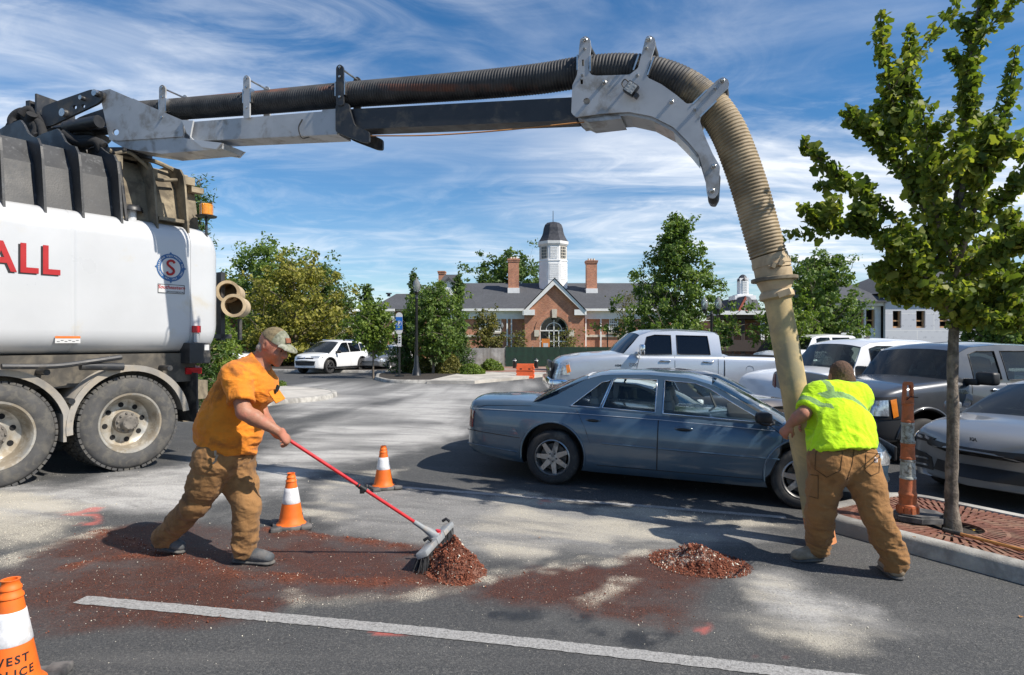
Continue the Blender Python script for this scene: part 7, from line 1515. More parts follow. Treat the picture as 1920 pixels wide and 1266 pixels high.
# ------------------------------------------------------------------ people: bodies grown from blended volumes
class Field:
    def __init__(s, lo, hi, h):
        s.lo = np.array(lo, float); s.h = h; s.n = np.ceil((np.array(hi) - s.lo) / h).astype(int) + 1; s.F = np.full(tuple(s.n), .2, np.float32)
    def _put(s, bl, bh, fn, k, sub=False):
        pad = k + 3 * s.h; i0 = np.clip(np.floor((bl - pad - s.lo) / s.h).astype(int), 0, s.n - 1); i1 = np.clip(np.ceil((bh + pad - s.lo) / s.h).astype(int) + 1, 1, s.n)
        if np.any(i1 <= i0): return
        ax = [s.lo[a] + s.h * np.arange(i0[a], i1[a]) for a in range(3)]; P = np.stack(np.meshgrid(*ax, indexing='ij'), -1); d = fn(P).astype(np.float32)
        sl = tuple(slice(i0[a], i1[a]) for a in range(3)); A = s.F[sl]
        if sub: s.F[sl] = np.maximum(A, -d); return
        if k > 0: hh = np.clip(.5 + .5 * (A - d) / k, 0, 1); s.F[sl] = A * (1 - hh) + d * hh - k * hh * (1 - hh)
        else: s.F[sl] = np.minimum(A, d)
    def cone(s, a, b, ra, rb, k=.03, flat=None, sub=False):
        """tapered limb from a to b; flat=(direction, factor) squeezes it along a direction"""
        a, b = np.array(a, float), np.array(b, float); ab = b - a; L2 = max(ab @ ab, 1e-9); r = max(ra, rb)
        def fn(P):
            Q = P - a; m = 1.0
            if flat is not None:
                u = np.array(flat[0], float); u /= np.linalg.norm(u); q = Q @ u; c0 = ab @ u; t0 = np.clip((Q @ ab) / L2, 0, 1); off = q - t0 * c0; Q = Q + (off * (1 / flat[1] - 1))[..., None] * u; m = min(flat[1], 1.0)
            t = np.clip((Q @ ab) / L2, 0, 1); return (np.linalg.norm(Q - t[..., None] * ab, axis=-1) - (ra + (rb - ra) * t)) * m
        g = r * (max(1, flat[1]) if flat else 1); s._put(np.minimum(a, b) - g, np.maximum(a, b) + g, fn, k, sub); return s
    def ell(s, c, r, rot=None, k=.03, sub=False):
        c = np.array(c, float); r = np.array(r, float); M3 = np.array(rot) if rot is not None else np.eye(3)
        def fn(P):
            Q = (P - c) @ M3; q = Q / r; l = np.linalg.norm(q, axis=-1); return (l - 1) * l / np.maximum(np.linalg.norm(q / r, axis=-1), 1e-6)
        g = r.max(); s._put(c - g, c + g, fn, k, sub); return s
    def chain(s, pts, rad, k=.03, flat=None):
        for i in range(len(pts) - 1): s.cone(pts[i], pts[i + 1], rad[i], rad[i + 1], k, flat)
        return s
    def cut(s, p, n):
        """remove everything on the side n points to"""
        p, n = np.array(p, float), np.array(n, float); n /= np.linalg.norm(n); ax = [s.lo[a] + s.h * np.arange(s.n[a]) for a in range(3)]
        d = ((ax[0] - p[0]) * n[0])[:, None, None] + ((ax[1] - p[1]) * n[1])[None, :, None] + ((ax[2] - p[2]) * n[2])[None, None, :]; s.F = np.maximum(s.F, d.astype(np.float32)); return s
    def trim(s, p, n, rad):
        """flat cut across p, only within rad of p + n * rad"""
        p, n = np.array(p, float), np.array(n, float); n /= np.linalg.norm(n); c = p + n * rad * .92
        s._put(c - rad, c + rad, lambda P: -np.minimum((P - p) @ n, rad - np.linalg.norm(P - c, axis=-1)), 0, True); return s
    def mesh(s):
        F = s.F; S = F < 0; nx_, ny_, nz_ = F.shape
        c = np.zeros((nx_ - 1, ny_ - 1, nz_ - 1), np.int8)
        for dx in (0, 1):
            for dy in (0, 1):
                for dz in (0, 1): c += S[dx:nx_ - 1 + dx, dy:ny_ - 1 + dy, dz:nz_ - 1 + dz]
        act = np.argwhere((c > 0) & (c < 8)); idx = np.full(c.shape, -1, np.int32); idx[tuple(act.T)] = np.arange(len(act))
        acc = np.zeros((len(act), 3)); cnt = np.zeros(len(act)); C = [(dx, dy, dz) for dx in (0, 1) for dy in (0, 1) for dz in (0, 1)]
        for i, a in enumerate(C):
            for b_ in C[i + 1:]:
                if sum(abs(p - q) for p, q in zip(a, b_)) != 1: continue
                fa = F[act[:, 0] + a[0], act[:, 1] + a[1], act[:, 2] + a[2]]; fb = F[act[:, 0] + b_[0], act[:, 1] + b_[1], act[:, 2] + b_[2]]; m = (fa < 0) != (fb < 0)
                t = np.where(m, fa / np.where(m, fa - fb, 1), 0); p = np.array(a) + t[:, None] * (np.array(b_) - np.array(a)); acc += np.where(m[:, None], p, 0); cnt += m
        V = s.lo + s.h * (act + acc / cnt[:, None]); Q = []
        for ax_ in range(3):
            sl0 = [slice(None)] * 3; sl1 = [slice(None)] * 3; sl0[ax_] = slice(0, -1); sl1[ax_] = slice(1, None); e = np.argwhere(S[tuple(sl0)] != S[tuple(sl1)])
            u, v_ = [(1, 2), (2, 0), (0, 1)][ax_]; ok = (e[:, u] > 0) & (e[:, v_] > 0) & (e[:, u] < F.shape[u] - 1) & (e[:, v_] < F.shape[v_] - 1); e = e[ok]
            def cell(du, dv): q = e.copy(); q[:, u] += du; q[:, v_] += dv; return idx[tuple(q.T)]
            quad = np.stack([cell(-1, -1), cell(0, -1), cell(0, 0), cell(-1, 0)], 1); flip = ~S[tuple(e.T)]; quad[flip] = quad[flip][:, ::-1]; Q.append(quad)
        Q = np.concatenate(Q); return V, Q[(Q >= 0).all(1)]
def relax(V, Q, it=2, k=.5):
    e = np.concatenate([Q[:, [0, 1]], Q[:, [1, 2]], Q[:, [2, 3]], Q[:, [3, 0]]])
    for _ in range(it):
        A = np.zeros_like(V); n = np.zeros(len(V)); np.add.at(A, e[:, 0], V[e[:, 1]]); np.add.at(n, e[:, 0], 1); np.add.at(A, e[:, 1], V[e[:, 0]]); np.add.at(n, e[:, 1], 1); V = V + k * (A / n[:, None] - V)
    return V
def vnormals(V, Q):
    n = np.cross(V[Q[:, 2]] - V[Q[:, 0]], V[Q[:, 3]] - V[Q[:, 1]]); N = np.zeros_like(V)
    for k in range(4): np.add.at(N, Q[:, k], n)
    return N / np.maximum(np.linalg.norm(N, axis=1), 1e-9)[:, None]
def folds(V, Q, amp, freq, seed, shear=(0, 0, 0), rid=True):
    N = vnormals(V, Q); P = V * np.array(freq) + np.outer(V[:, 0] * shear[0] + V[:, 1] * shear[1] + V[:, 2] * shear[2], [1, 1, 1]); P = P + .8 * (vnoise(V * 6, seed + 3) - .5)[:, None]
    n = vnoise(P, seed); n = (1 - np.abs(2 * n - 1)) ** 2 if rid else n - .5
    n2 = vnoise(P * 2.1 + 7, seed + 1); n2 = (1 - np.abs(2 * n2 - 1)) ** 2
    a = amp(V) if callable(amp) else amp; return V + N * (a * (n * .75 + n2 * .35 - .35))[:, None]
def cloth(name, fld, mats, parent, fold=(), sm=3, midx=None):
    V, Q = fld.mesh(); V = relax(V, Q, sm)
    for a in fold: V = folds(V, Q, *a)
    V = relax(V, Q, 1, .35); o = fast_mesh(name, V - np.array(parent['base']), Q, mats, parent, smooth=180)
    if midx is not None: C = V[Q].mean(1); o.data.polygons.foreach_set('material_index', midx(C, vnormals(V, Q)[Q[:, 0]]).astype(np.int32))
    return o
def person(base, label):
    p = empty('person', base, label, 'person', 'workers cleaning up the spill'); p['base'] = tuple(base); return p
SKIN = M('weathered_skin', (.36, .165, .098), .55, var=.16, scale=22, bump=.25, bscale=90, dirt=(.46, .17, .11), dscale=9, damt=.5)
def cloth_mat(name, c, dirt=None, damt=.3, dscale=3.0, var=.10, rough=.9, wr=.22):
    m = M(name, c, rough, var=var, scale=9, bump=.3, bscale=420, dirt=dirt, damt=damt, dscale=dscale, sheen=.1, spec=.2)
    nt = m.node_tree; bp = [n for n in nt.nodes if n.type == 'BUMP'][0]; v = coords(nt)      # creases: thin ridges where warped noise crosses its middle
    h = None
    for k, (sc_, ss, dist) in enumerate(((4.5, (1, 1, 2.2), 1.0), (9.0, (1.5, 1.5, 1), .7))):
        n = nnoise(nt, v, sc_, 2, .5, dist, ss); r_ = nramp(nt, nmath(nt, 'ABSOLUTE', nmath(nt, 'SUBTRACT', n, .5)), .0, .15, 1.0, 0.0); h = r_ if h is None else nmath(nt, 'ADD', h, nmath(nt, 'MULTIPLY', r_, .5))
    b2 = nt.nodes.new('ShaderNodeBump'); b2.inputs['Strength'].default_value = wr; b2.inputs['Distance'].default_value = .016; lk(nt, h, b2.inputs['Height']); lk(nt, b2.outputs[0], bp.inputs['Normal']); return m
ORANGE = cloth_mat('orange_tee', (.70, .225, .022), (.34, .12, .03), .28, 4.0, .12)
DUCK = cloth_mat('brown_duck', (.275, .145, .056), (.12, .066, .032), .40, 4.0, .14)
DUCK2 = cloth_mat('tan_brown_duck', (.285, .145, .053), (.18, .09, .036), .25, 4.0, .12)
LIME = cloth_mat('hi_vis_lime', (.50, .80, .015), (.38, .62, .02), .2, 4.0, .06); REFL = cloth_mat('grey_green_reflective', (.20, .34, .12), None, 0, 3, .2); BLKC = cloth_mat('black_knit', (.018, .018, .02))
SHOE = M('scuffed_grey_shoe', (.075, .083, .090), .75, var=.3, scale=14, bump=.3, bscale=60, dirt=(.16, .15, .14), dscale=10, damt=.5); SOLE = M('shoe_sole', (.05, .05, .052), .85, var=.3, dirt=(.15, .14, .125), dscale=8, damt=.6); BOOT = M('tan_work_boot', (.23, .175, .115), .8, var=.25, scale=14, dirt=(.33, .29, .23), dscale=8, damt=.5)
HAIRG = M('grey_stubble', (.30, .25, .21), .9, var=.3, scale=60); HAIRB = M('cropped_brown_hair', (.115, .065, .042), .85, var=.35, scale=80, bump=1.0, bscale=160)
CAPB = M('tan_mesh_cap', (.20, .155, .085), .9, var=.3, scale=40, bump=.6, bscale=200); CAPF = M('camouflage_cap', (.17, .175, .12), .85, var=.5, scale=26, dirt=(.33, .33, .27), dscale=20, damt=.6); PATCH = M('leather_patch', (.24, .09, .045), .7, var=.2, scale=30)
def w_(px, py, Y): return np.array(W(px, py, Y))
def bbox(pts, pad): A = np.array(pts); return A.min(0) - pad, A.max(0) + pad
def shoe(parent, heel, toe, mat, h=.10, w=.047, up=None):
    """low work shoe from heel to toe resting on the ground"""
    heel, toe = np.array(heel, float), np.array(toe, float); d = toe - heel; L = np.linalg.norm(d); d /= L; u = np.array([0, 0, 1.0]) if up is None else np.array(up, float); u = u - d * (u @ d); u /= np.linalg.norm(u); s_ = np.cross(d, u); lo, hi = bbox([heel, toe, heel + u * .2], .12)
    f = Field(lo, hi, .006); f.cone(heel + d * .045 + u * .055, toe - d * .055 + u * .048, w * .92, w * 1.02, .02, (u, .80)); f.cone(heel + d * .05 + u * .07, heel + d * .09 + u * (h + .03), w * .95, w * .90, .03); f.cone(heel + d * .10 + u * .085, toe - d * .10 + u * .062, w * .8, w * .72, .03); f.cut(heel + u * .018, -u)
    so_ = cloth('shoe', f, mat, parent, sm=2)
    f = Field(lo, hi, .006); f.cone(heel + d * .045 + u * .014, toe - d * .052 + u * .014, w * 1.02, w * 1.10, .01, (u, .34)); f.cut(heel - u * .0, -u); o = cloth('sole', f, SOLE, parent, sm=1); return so_
def hand(f, wrist, d, palm_n, grip, side=1, closed=1.0):
    """palm plus four fingers and a thumb added to a body field; d = pointing direction, palm_n = out of the palm, grip closes the fingers"""
    d, n = np.array(d, float), np.array(palm_n, float); d /= np.linalg.norm(d); n -= d * (n @ d); n /= np.linalg.norm(n); s_ = np.cross(d, n) * side; wr = np.array(wrist)
    f.cone(wr, wr + d * .085, .027, .036, .012, (n, .62)); f.cone(wr + d * .03 + s_ * .015, wr + d * .088 - s_ * .015, .026, .028, .012, (n, .7))
    for i, (off, L) in enumerate(((.030, .072), (.010, .080), (-.010, .075), (-.028, .060))):
        b0 = wr + d * (.090 - .004 * abs(i - 1)) + s_ * off; a = 0.55 * closed; p = [b0]; dd = d
        for j, l in enumerate((.46, .30, .24)):
            an = a + j * .75 * closed; dirv = d * math.cos(an) + n * math.sin(an); p.append(p[-1] + dirv * L * l)
        f.chain(p, [.0105, .0098, .0090, .0078], .006)
    t0 = wr + d * .030 + s_ * .036; t1 = t0 + d * .030 + s_ * .018 + n * .022; t2 = t1 + d * .028 + n * .020 * closed; f.chain([t0, t1, t2], [.0150, .0120, .0095], .01)

# ---------------------------------------------------------------- worker with the broom
b1 = G(418, 1050); wk = person((b1.x, b1.y, b1.z), 'person in orange T-shirt, camouflage cap and brown work trousers pushing a broom')
gf = G(474, 1056); gr_ = G(318, 1038)
hipN, hipF = w_(404, 868, 4.46), w_(440, 872, 4.64); kneeN, kneeF = w_(366, 946, 4.50), w_(464, 950, 4.52); ankN = np.array(gr_) + [-.03, .0, .135]; ankF = np.array(gf) + [-.06, .0, .125]
neck, headc = w_(484, 682, 4.54), w_(513, 648, 4.53); shN, shF = w_(441, 706, 4.36), w_(480, 700, 4.76); chest, belly = w_(462, 722, 4.56), w_(428, 800, 4.56)
elN, wrN = w_(458, 773, 4.26), w_(520, 808, 4.30); elF, wrF = w_(488, 772, 4.84), w_(520, 815, 4.66)
lo, hi = bbox([gf, gr_, headc + [0, 0, .2], elN, wrN + [.2, 0, 0], elF, ankN, hipN], .18)
f = Field(lo, hi, .0065)
hd = np.array([math.cos(R(-28)), -.22, math.sin(R(-28))]); hd /= np.linalg.norm(hd); hs = np.cross([0, 0, 1.0], hd); hs /= np.linalg.norm(hs); hu = np.cross(hd, hs)      # face direction, side (far), up of the head
Rh = np.stack([hd, hs, hu], 1)
f.ell(headc, (.098, .076, .108), Rh, .02); f.ell(headc + hd * .040 - hu * .055, (.066, .060, .062), Rh, .03); f.ell(headc - hd * .02 + hu * .03, (.092, .078, .09), Rh, .03)
f.cone(headc + hd * .090 + hu * .012, headc + hd * .122 - hu * .026, .011, .016, .014); f.ell(headc + hd * .108 - hu * .030, (.018, .021, .012), Rh, .01)
f.cone(headc + hd * .088 + hu * .030 - hs * .038, headc + hd * .088 + hu * .030 + hs * .038, .013, .013, .015); f.ell(headc + hd * .082 - hu * .102, (.028, .030, .022), Rh, .02)
f.cone(headc + hd * .095 - hu * .064 - hs * .02, headc + hd * .095 - hu * .064 + hs * .02, .011, .011, .01); f.cone(headc + hd * .094 - hu * .080 - hs * .018, headc + hd * .094 - hu * .080 + hs * .018, .010, .010, .008)
f.cone(headc + hd * .112 - hu * .073 - hs * .025, headc + hd * .112 - hu * .073 + hs * .025, .005, .005, 0, None, True)
for s_ in (-1, 1):
    f.ell(headc + hd * .070 - hu * .028 + hs * s_ * .048, (.026, .022, .024), Rh, .015); f.cone(headc + hd * .092 + hu * .006 + hs * s_ * .034, headc + hd * .090 + hu * .006 + hs * s_ * .036, .015, .015, 0, None, True)
    f.cone(headc + hd * .080 + hu * .006 + hs * s_ * .034, headc + hd * .081 + hu * .006 + hs * s_ * .034, .0135, .0135, .004)
    e0 = headc - hd * .012 + hs * s_ * .080 - hu * .002; f.ell(e0, (.026, .012, .036), Rh, .008); f.ell(e0 + hs * s_ * .012, (.014, .008, .022), Rh, .0, True)
f.cone(neck, headc - hd * .03 - hu * .05, .068, .060, .03); f.cone(neck + [0, 0, -.04], chest + [0, 0, .1], .08, .10, .04)
f.chain([shN, elN], [.058, .052], .03); f.chain([elN, elN + (wrN - elN) * .3, wrN], [.050, .052, .031], .02); f.chain([shF, elF, wrF], [.06, .05, .032], .03)
hdl0 = w_(540, 825, 4.36); bh = G(812, 1046, .11); hdir = np.array(bh) - hdl0; hdir /= np.linalg.norm(hdir)
hand(f, wrN, hdl0 - wrN + [0.02, 0, -.02], [-.35, .55, -.70], 1, 1, .95); hand(f, wrF, [.7, -.45, -.3], [.1, -.8, -.5], 1, -1, .9)
f.chain([chest, belly, (hipN + hipF) / 2], [.115, .14, .11], .05); f.chain([hipN, kneeN, ankN], [.08, .05, .035], .03); f.chain([hipF, kneeF, ankF], [.08, .05, .035], .03)
body = cloth('body', f, SKIN, wk, sm=2)
EYE = M('dark_eye', (.02, .015, .012), .2)
for s_ in (-1, 1): mb = MB(); mb.ball(Vector(headc + hd * .0915 + hu * .004 + hs * s_ * .034) - Vector(wk['base']), .0065, 8); mb.build('eye', EYE, wk, 180)
f = Field(*bbox([headc], .2), .005); f.ell(headc - hd * .026 + hu * .02, (.085, .0795, .085), Rh, .02); f.cone(headc - hd * .05 - hu * .05 - hs * .04, headc - hd * .05 - hu * .05 + hs * .04, .04, .04, .02); f.cut(headc + hd * .018, hd); f.cut(headc - hu * .072, -hu); cloth('hair', f, HAIRG, wk, sm=1)
# cap
cu = hu * .97 - hd * .10; f = Field(*bbox([headc, headc + hd * .22], .2), .005); f.ell(headc + hu * .035 - hd * .004, (.106, .087, .098), Rh, .02); f.cut(headc + hu * .038 + hd * .0, -hu + hd * -.10); cap = cloth('cap', f, [CAPB, CAPF], wk, sm=2, midx=lambda C, N: ((C - headc) @ hd > .022).astype(int))
f = Field(*bbox([headc, headc + hd * .22], .2), .005); f.ell(headc + hd * .085 + hu * .030, (.098, .080, .030), Rh, .0); f.ell(headc + hd * .080 + hu * .016, (.105, .084, .036), Rh, 0, True); f.cut(headc + hd * .075, -hd); cloth('cap_brim', f, CAPF, wk, sm=1)
mb = MB(Matrix.Translation(-Vector(wk['base']))); c_ = Vector(headc + hd * .088 + hu * .083); mb.box(c_, (.012, .055, .036), Matrix(np.stack([(hd * .8 + hu * .6), hs, (hu * .8 - hd * .6)], 1).tolist()), bev=.004); mb.build('cap_patch', PATCH, wk)
# T-shirt
f = Field(*bbox([shN, shF, chest, belly, hipN, hipF, elN], .3), .0075)
f.cone(chest, belly, .148, .182, .05, ((0, 1, 0), 1.10)); f.ell(belly + np.array([.060, 0, -.01]), (.175, .195, .19), None, .06); f.ell(chest + np.array([.075, 0, -.01]), (.14, .185, .15), None, .05); f.cone(belly, (hipN + hipF) / 2 + [-.012, 0, .0], .200, .200, .05); f.cone(chest + np.array([-.07, 0, .03]), belly + np.array([-.07, 0, 0]), .12, .15, .05)
f.cone(shN + [.0, .05, .01], shF + [.0, -.05, .01], .088, .088, .05); f.cone(shN + [.01, .02, .0], neck, .09, .070, .05); f.cone(shF, neck, .09, .075, .05)
slN = shN + (elN - shN) * .60; slF = shF + (elF - shF) * .60; slN = slN + (elN - shN) * .10; f.cone(shN, slN, .084, .088, .04); f.cone(shF, slF, .088, .088, .04)
dN = (elN - shN) / np.linalg.norm(elN - shN); dF = (elF - shF) / np.linalg.norm(elF - shF)
def scoop(c, d, r, L=.14): f.cone(np.array(c) + d * .0, np.array(c) + d * L, r, r, 0, None, True)
hem0, hem1 = w_(362, 822, 4.56), w_(484, 854, 4.56); hn = np.cross(hem1 - hem0, [0, 1, 0]); hn = hn if hn[2] < 0 else -hn
F0 = f.F.copy(); f.cut((hem0 + hem1) / 2, hn)
f.trim(slN + dN * .0, dN + np.array([-.25, 0, .1]), .15); nk = (headc - neck) / np.linalg.norm(headc - neck); scoop(neck + nk * .085, nk, .088, .16); scoop(neck + nk * .03 + hd * .03, nk, .066, .1)
def tee_dirt(V): return .014 + .014 * smooth01((1.02 - V[:, 2]) / .35)
tee = cloth('shirt', f, ORANGE, wk, [(tee_dirt, (7, 5, 9), 5, (3.5, 0, 2.0)), (.008, (4, 4, 18), 15, (6, 0, 0))], 2)
mb = MB(Matrix.Translation(-Vector(wk['base']))); cp = Vector(w_(519, 742, 4.42)); rm3 = Matrix.Rotation(R(-35), 3, 'Y') @ Matrix.Rotation(R(-35), 3, 'Z'); mb.box(cp, (.012, .085, .095), rm3, bev=.005); mb.build('chest_pocket', ORANGE, wk); mb = MB(Matrix.Translation(-Vector(wk['base']))); mb.tube([cp + Vector((-.005, -.01, .02)), cp + Vector((.01, -.01, .075))], .008, 8); mb.tube([cp + Vector((-.005, .015, .02)), cp + Vector((.012, .015, .065))], .006, 8); mb.build('pens', BLKC, wk)
# trousers
f = Field(*bbox([hipN, hipF, belly, ankN, ankF, kneeN, kneeF], .22), .0075)
pel = (hipN + hipF) / 2; f.cone(pel + [-.02, -.05, .055], pel + [.02, .05, .055], .165, .165, .05); f.ell(pel + np.array([-.06, 0, -.02]), (.14, .17, .15), None, .05)
for h_, k_2, a_, sgn in ((hipN, kneeN, ankN, 1), (hipF, kneeF, ankF, 1)):
    f.chain([h_ + [0, 0, .02], h_ + (k_2 - h_) * .5, k_2, k_2 + (a_ - k_2) * .5, a_ + [0, 0, .0], a_ + [0, 0, -.030]], [.128, .110, .088, .080, .074, .072], .035)
f.cut(pel + [0, 0, .17], [.25, 0, 1])
for a_ in (ankN, ankF): f.trim(a_ + [0, 0, -.072], [0, 0, -1], .16)
def pant_amp(V): return .010 + .016 * smooth01((.42 - V[:, 2]) / .25) + .010 * np.exp(-((V[:, 2] - .72) / .10) ** 2)
cloth('trousers', f, DUCK, wk, [(pant_amp, (6, 6, 19), 25, (4, 0, 0)), (.006, (12, 12, 5), 31, (0, 0, 3))], 2)
mb = MB(Matrix.Translation(-Vector(wk['base']))); 
for q, (x, y) in enumerate(((404, 850), (406, 858), (403, 866))): mb.box(Vector(w_(x, y, 4.30)), (.012, .012, .035), Matrix.Rotation(.4 * q, 3, 'Y'))
mb.build('keys', M('keys', (.25, .24, .22), .35, metal=.9), wk)
shoe(wk, np.array(gf) + [-.15, .03, .0], np.array(gf) + [.165, -.03, .0], SHOE); shoe(wk, np.array(gr_) + [-.135, .01, .055], np.array(gr_) + [.12, -.02, .004], SHOE, up=(.28, 0, 1))

# ---------------------------------------------------------------- worker holding the pipe
b2 = G(1600, 1066); w2 = person((b2.x, b2.y, b2.z), 'person in lime yellow safety shirt bent over and hugging the suction pipe')
gl_f, gr_f = G(1530, 1052), G(1682, 1085)
hL, hR = w_(1553, 868, 4.76), w_(1612, 866, 4.72); kL, kR = w_(1538, 962, 4.80), w_(1642, 962, 4.60); aL = np.array(gl_f) + [.02, .0, .13]; aR = np.array(gr_f) + [-.005, .02, .13]
pel = (hL + hR) / 2 + [0, .02, .04]; ch2 = w_(1572, 760, 5.06); nk2 = w_(1574, 732, 5.20); hc2 = w_(1577, 703, 5.25); sL, sR = w_(1530, 741, 5.06), w_(1612, 744, 5.10); eL, wL = w_(1507, 776, 4.97), w_(1482, 795, 5.05)
eR, wR = w_(1600, 790, 5.40), w_(1520, 800, 5.36)
f = Field(*bbox([gl_f, gr_f, hc2, eL, wL, eR, sR, kR, aR], .2), .0065)
f.ell(hc2, (.080, .10, .105), None, .02); f.cone(hc2 + [0, .06, -.06], hc2 + [0, .08, -.09], .06, .05, .03); f.cone(nk2, hc2 - [0, .02, .02], .066, .062, .03)
for s_ in (-1, 1): f.ell(hc2 + np.array([s_ * .084, .01, -.015]), (.014, .024, .034), None, .008)
f.chain([sL, eL], [.06, .053], .03); f.chain([eL, eL + (wL - eL) * .4, wL], [.051, .050, .033], .02); f.chain([sR, eR, wR], [.06, .05, .035], .03)
hand(f, wL, [-.25, .25, -.55], [.75, .55, .0], 1, 1, .85); hand(f, wR, [-.9, -.2, -.1], [0, -1, 0], 1, 1, .8)
f.chain([nk2, ch2 + [0, .04, -.02], pel + [0, .02, -.02]], [.075, .11, .10], .05); f.chain([hL, kL, aL], [.08, .055, .04], .03); f.chain([hR, kR, aR], [.08, .055, .04], .03)
cloth('body', f, SKIN, w2, sm=2)
f = Field(*bbox([hc2], .22), .005); f.ell(hc2 + [0, -.004, .012], (.086, .106, .104), None, .02); f.cone(hc2 + [-.04, -.05, -.05], hc2 + [.04, -.05, -.05], .05, .05, .03); f.cut(hc2 + [0, .05, 0], [0, 1, -.3]); f.cut(hc2 + [0, 0, -.085], [0, 0, -1])
cloth('hair', f, HAIRB, w2, [(.004, (40, 40, 40), 3)], 1)
# shirt
f = Field(*bbox([sL, sR, ch2, pel, eL, nk2], .28), .0075); bk = (pel + ch2) / 2
f.cone(pel + [-.0, -.01, -.02], bk, .212, .205, .05, ((1, 0, 0), 1.12)); f.cone(bk, ch2, .205, .165, .05, ((1, 0, 0), 1.18)); f.cone(sL + [.06, 0, .0], sR + [-.06, 0, .0], .115, .115, .06); f.cone(ch2, nk2, .13, .085, .05); f.ell(bk + np.array([0, .03, -.03]), (.20, .19, .19), None, .05)
sl = sL + (eL - sL) * .66; f.cone(sL, sl, .092, .086, .05); dl = (eL - sL) / np.linalg.norm(eL - sL); srr = sR + (eR - sR) * .6; f.cone(sR, srr, .10, .09, .05)
f.cut(w_(1585, 842, 4.60), np.array([.05, -.25, -1])); f.trim(sl + dl * .03, dl, .15); nd = (hc2 - nk2) / np.linalg.norm(hc2 - nk2); scoop(nk2 + nd * .095, nd, .09, .15)
up2 = (ch2 - pel); L2_ = np.linalg.norm(up2); up2 /= L2_
def stripes(C, N):
    t = (C - pel) @ up2; px_s = 960 + FPX * C[:, 0] / C[:, 1]; py_s = HZ - FPX * (C[:, 2] - CAM_H) / C[:, 1]
    h0 = (C - ch2) @ up2 + .10 * ((C[:, 0] - ch2[0]) / .25) ** 2 + .20 * (C[:, 0] - ch2[0]); arm = (C - sL) @ dl; isarm = (C[:, 0] < sL[0] + .02) & (arm > .06)
    m = np.zeros(len(C), int); m[(np.abs(h0 + .045) < .030) & ~isarm] = 1
    m[(np.abs(C[:, 0] - (ch2[0] - .115) + .12 * ((C - ch2) @ up2)) < .026) & (h0 > -.02) & ~isarm] = 1; m[(np.abs(C[:, 0] - (ch2[0] + .135)) < .026) & (h0 > -.02) & (C[:, 1] > ch2[1] + .02)] = 1
    m[isarm & (np.abs(arm - .125) < .022)] = 1
    m[(px_s < 1543) & (N[:, 0] < -.35) & (py_s > 782) & ~isarm] = 2
    return m
cloth('shirt', f, [LIME, REFL, BLKC], w2, [(lambda V: .010 + .012 * smooth01((1.12 - V[:, 2]) / .2), (8, 8, 9), 45, (3, 0, -2)), (.006, (16, 5, 5), 47, (0, 0, 4))], 3, stripes)
# trousers
f = Field(*bbox([hL, hR, pel, aL, aR, kL, kR], .24), .0075)
f.cone(pel + [-.085, .0, -.03], pel + [.085, .0, -.03], .162, .162, .05); f.cone(pel + [-.06, .06, .08], pel + [.06, .06, .08], .12, .12, .04); f.ell(pel + np.array([-.085, -.05, -.07]), (.13, .13, .14), None, .03); f.ell(pel + np.array([.085, -.05, -.07]), (.13, .13, .14), None, .03)
for h_, k_2, a_ in ((hL, kL, aL), (hR, kR, aR)): f.chain([h_, h_ + (k_2 - h_) * .5, k_2, k_2 + (a_ - k_2) * .5, a_ + [0, 0, .02], a_ + [0, 0, -.03]], [.130, .118, .098, .089, .081, .077], .03)
f.cut(pel + [0, 0, .14], [0, .15, 1])
for a_ in (aL, aR): f.trim(a_ + [0, 0, -.075], [0, 0, -1], .16)
cloth('trousers', f, DUCK2, w2, [(lambda V: .009 + .016 * smooth01((.40 - V[:, 2]) / .25) + .007 * np.exp(-((V[:, 2] - .42) / .08) ** 2), (6, 6, 18), 55, (4.0, 0, 0)), (.006, (12, 12, 5), 57, (0, 0, 3))], 2)
# pockets, belt loop, patch
def on_back(px, py, off=0.0): return Vector(w_(px, py, 4.545 + off)) - Vector(w2['base'])
tro = [c for c in w2.children if c.name.startswith('trousers')][0]; bm = bmesh.new(); bm.from_mesh(tro.data); bvt = BVHTree.FromBMesh(bm); bm.free()
def press(px, py, lift=.004):
    o = Vector((0, 0, CAM_H)) - Vector(w2['base']); d = Vector(((px - 960) / FPX, 1, -(py - HZ) / FPX)).normalized(); h_ = bvt.ray_cast(o, d, 20); return (h_[0] if h_[0] else o + d * 4.8) - d * lift
def cloth_patch(name, pix, mat, lift=.005, step=9):
    V, F = sheet(pix, lambda a, b_: press(a, b_, lift), step); mb = MB(); mb.add(V, F); return mb.build(name, mat, w2, 180, recalc=False)
SEAM = cloth_mat('stitching', (.11, .055, .02)); 
for pts in (((1530, 846), (1580, 847)), ((1530, 846), (1528, 880), (1550, 895), (1576, 882), (1580, 847)), ((1624, 848), (1650, 851)), ((1624, 848), (1622, 882), (1634, 892), (1648, 886), (1650, 851)), ((1602, 838), (1598, 870), (1588, 900)), ((1519, 890), (1534, 892), (1534, 935), (1516, 930))):
    mb = MB(); P = []
    for a, b_ in zip(pts[:-1], pts[1:]): P += [press(a[0] + (b_[0] - a[0]) * q / 6, a[1] + (b_[1] - a[1]) * q / 6, .001) for q in range(6)]
    mb.tube(P + [press(*pts[-1], .001)], .0035, 5); mb.build('pocket_seam', SEAM, w2, 180)
cloth_patch('logo_patch', [(1640, 857), (1646, 857), (1646, 867), (1640, 867)], M('pale_patch', (.50, .45, .42), .8), .006, 4)
cc_ = press(1643, 862, .009); mb = MB(); mb.tube([cc_ + Vector((.008 * math.cos(R(a)), 0, .010 * math.sin(R(a)))) for a in range(50, 320, 30)], .0025, 5); mb.build('logo_mark', M('rust_print', (.35, .13, .06), .8), w2)
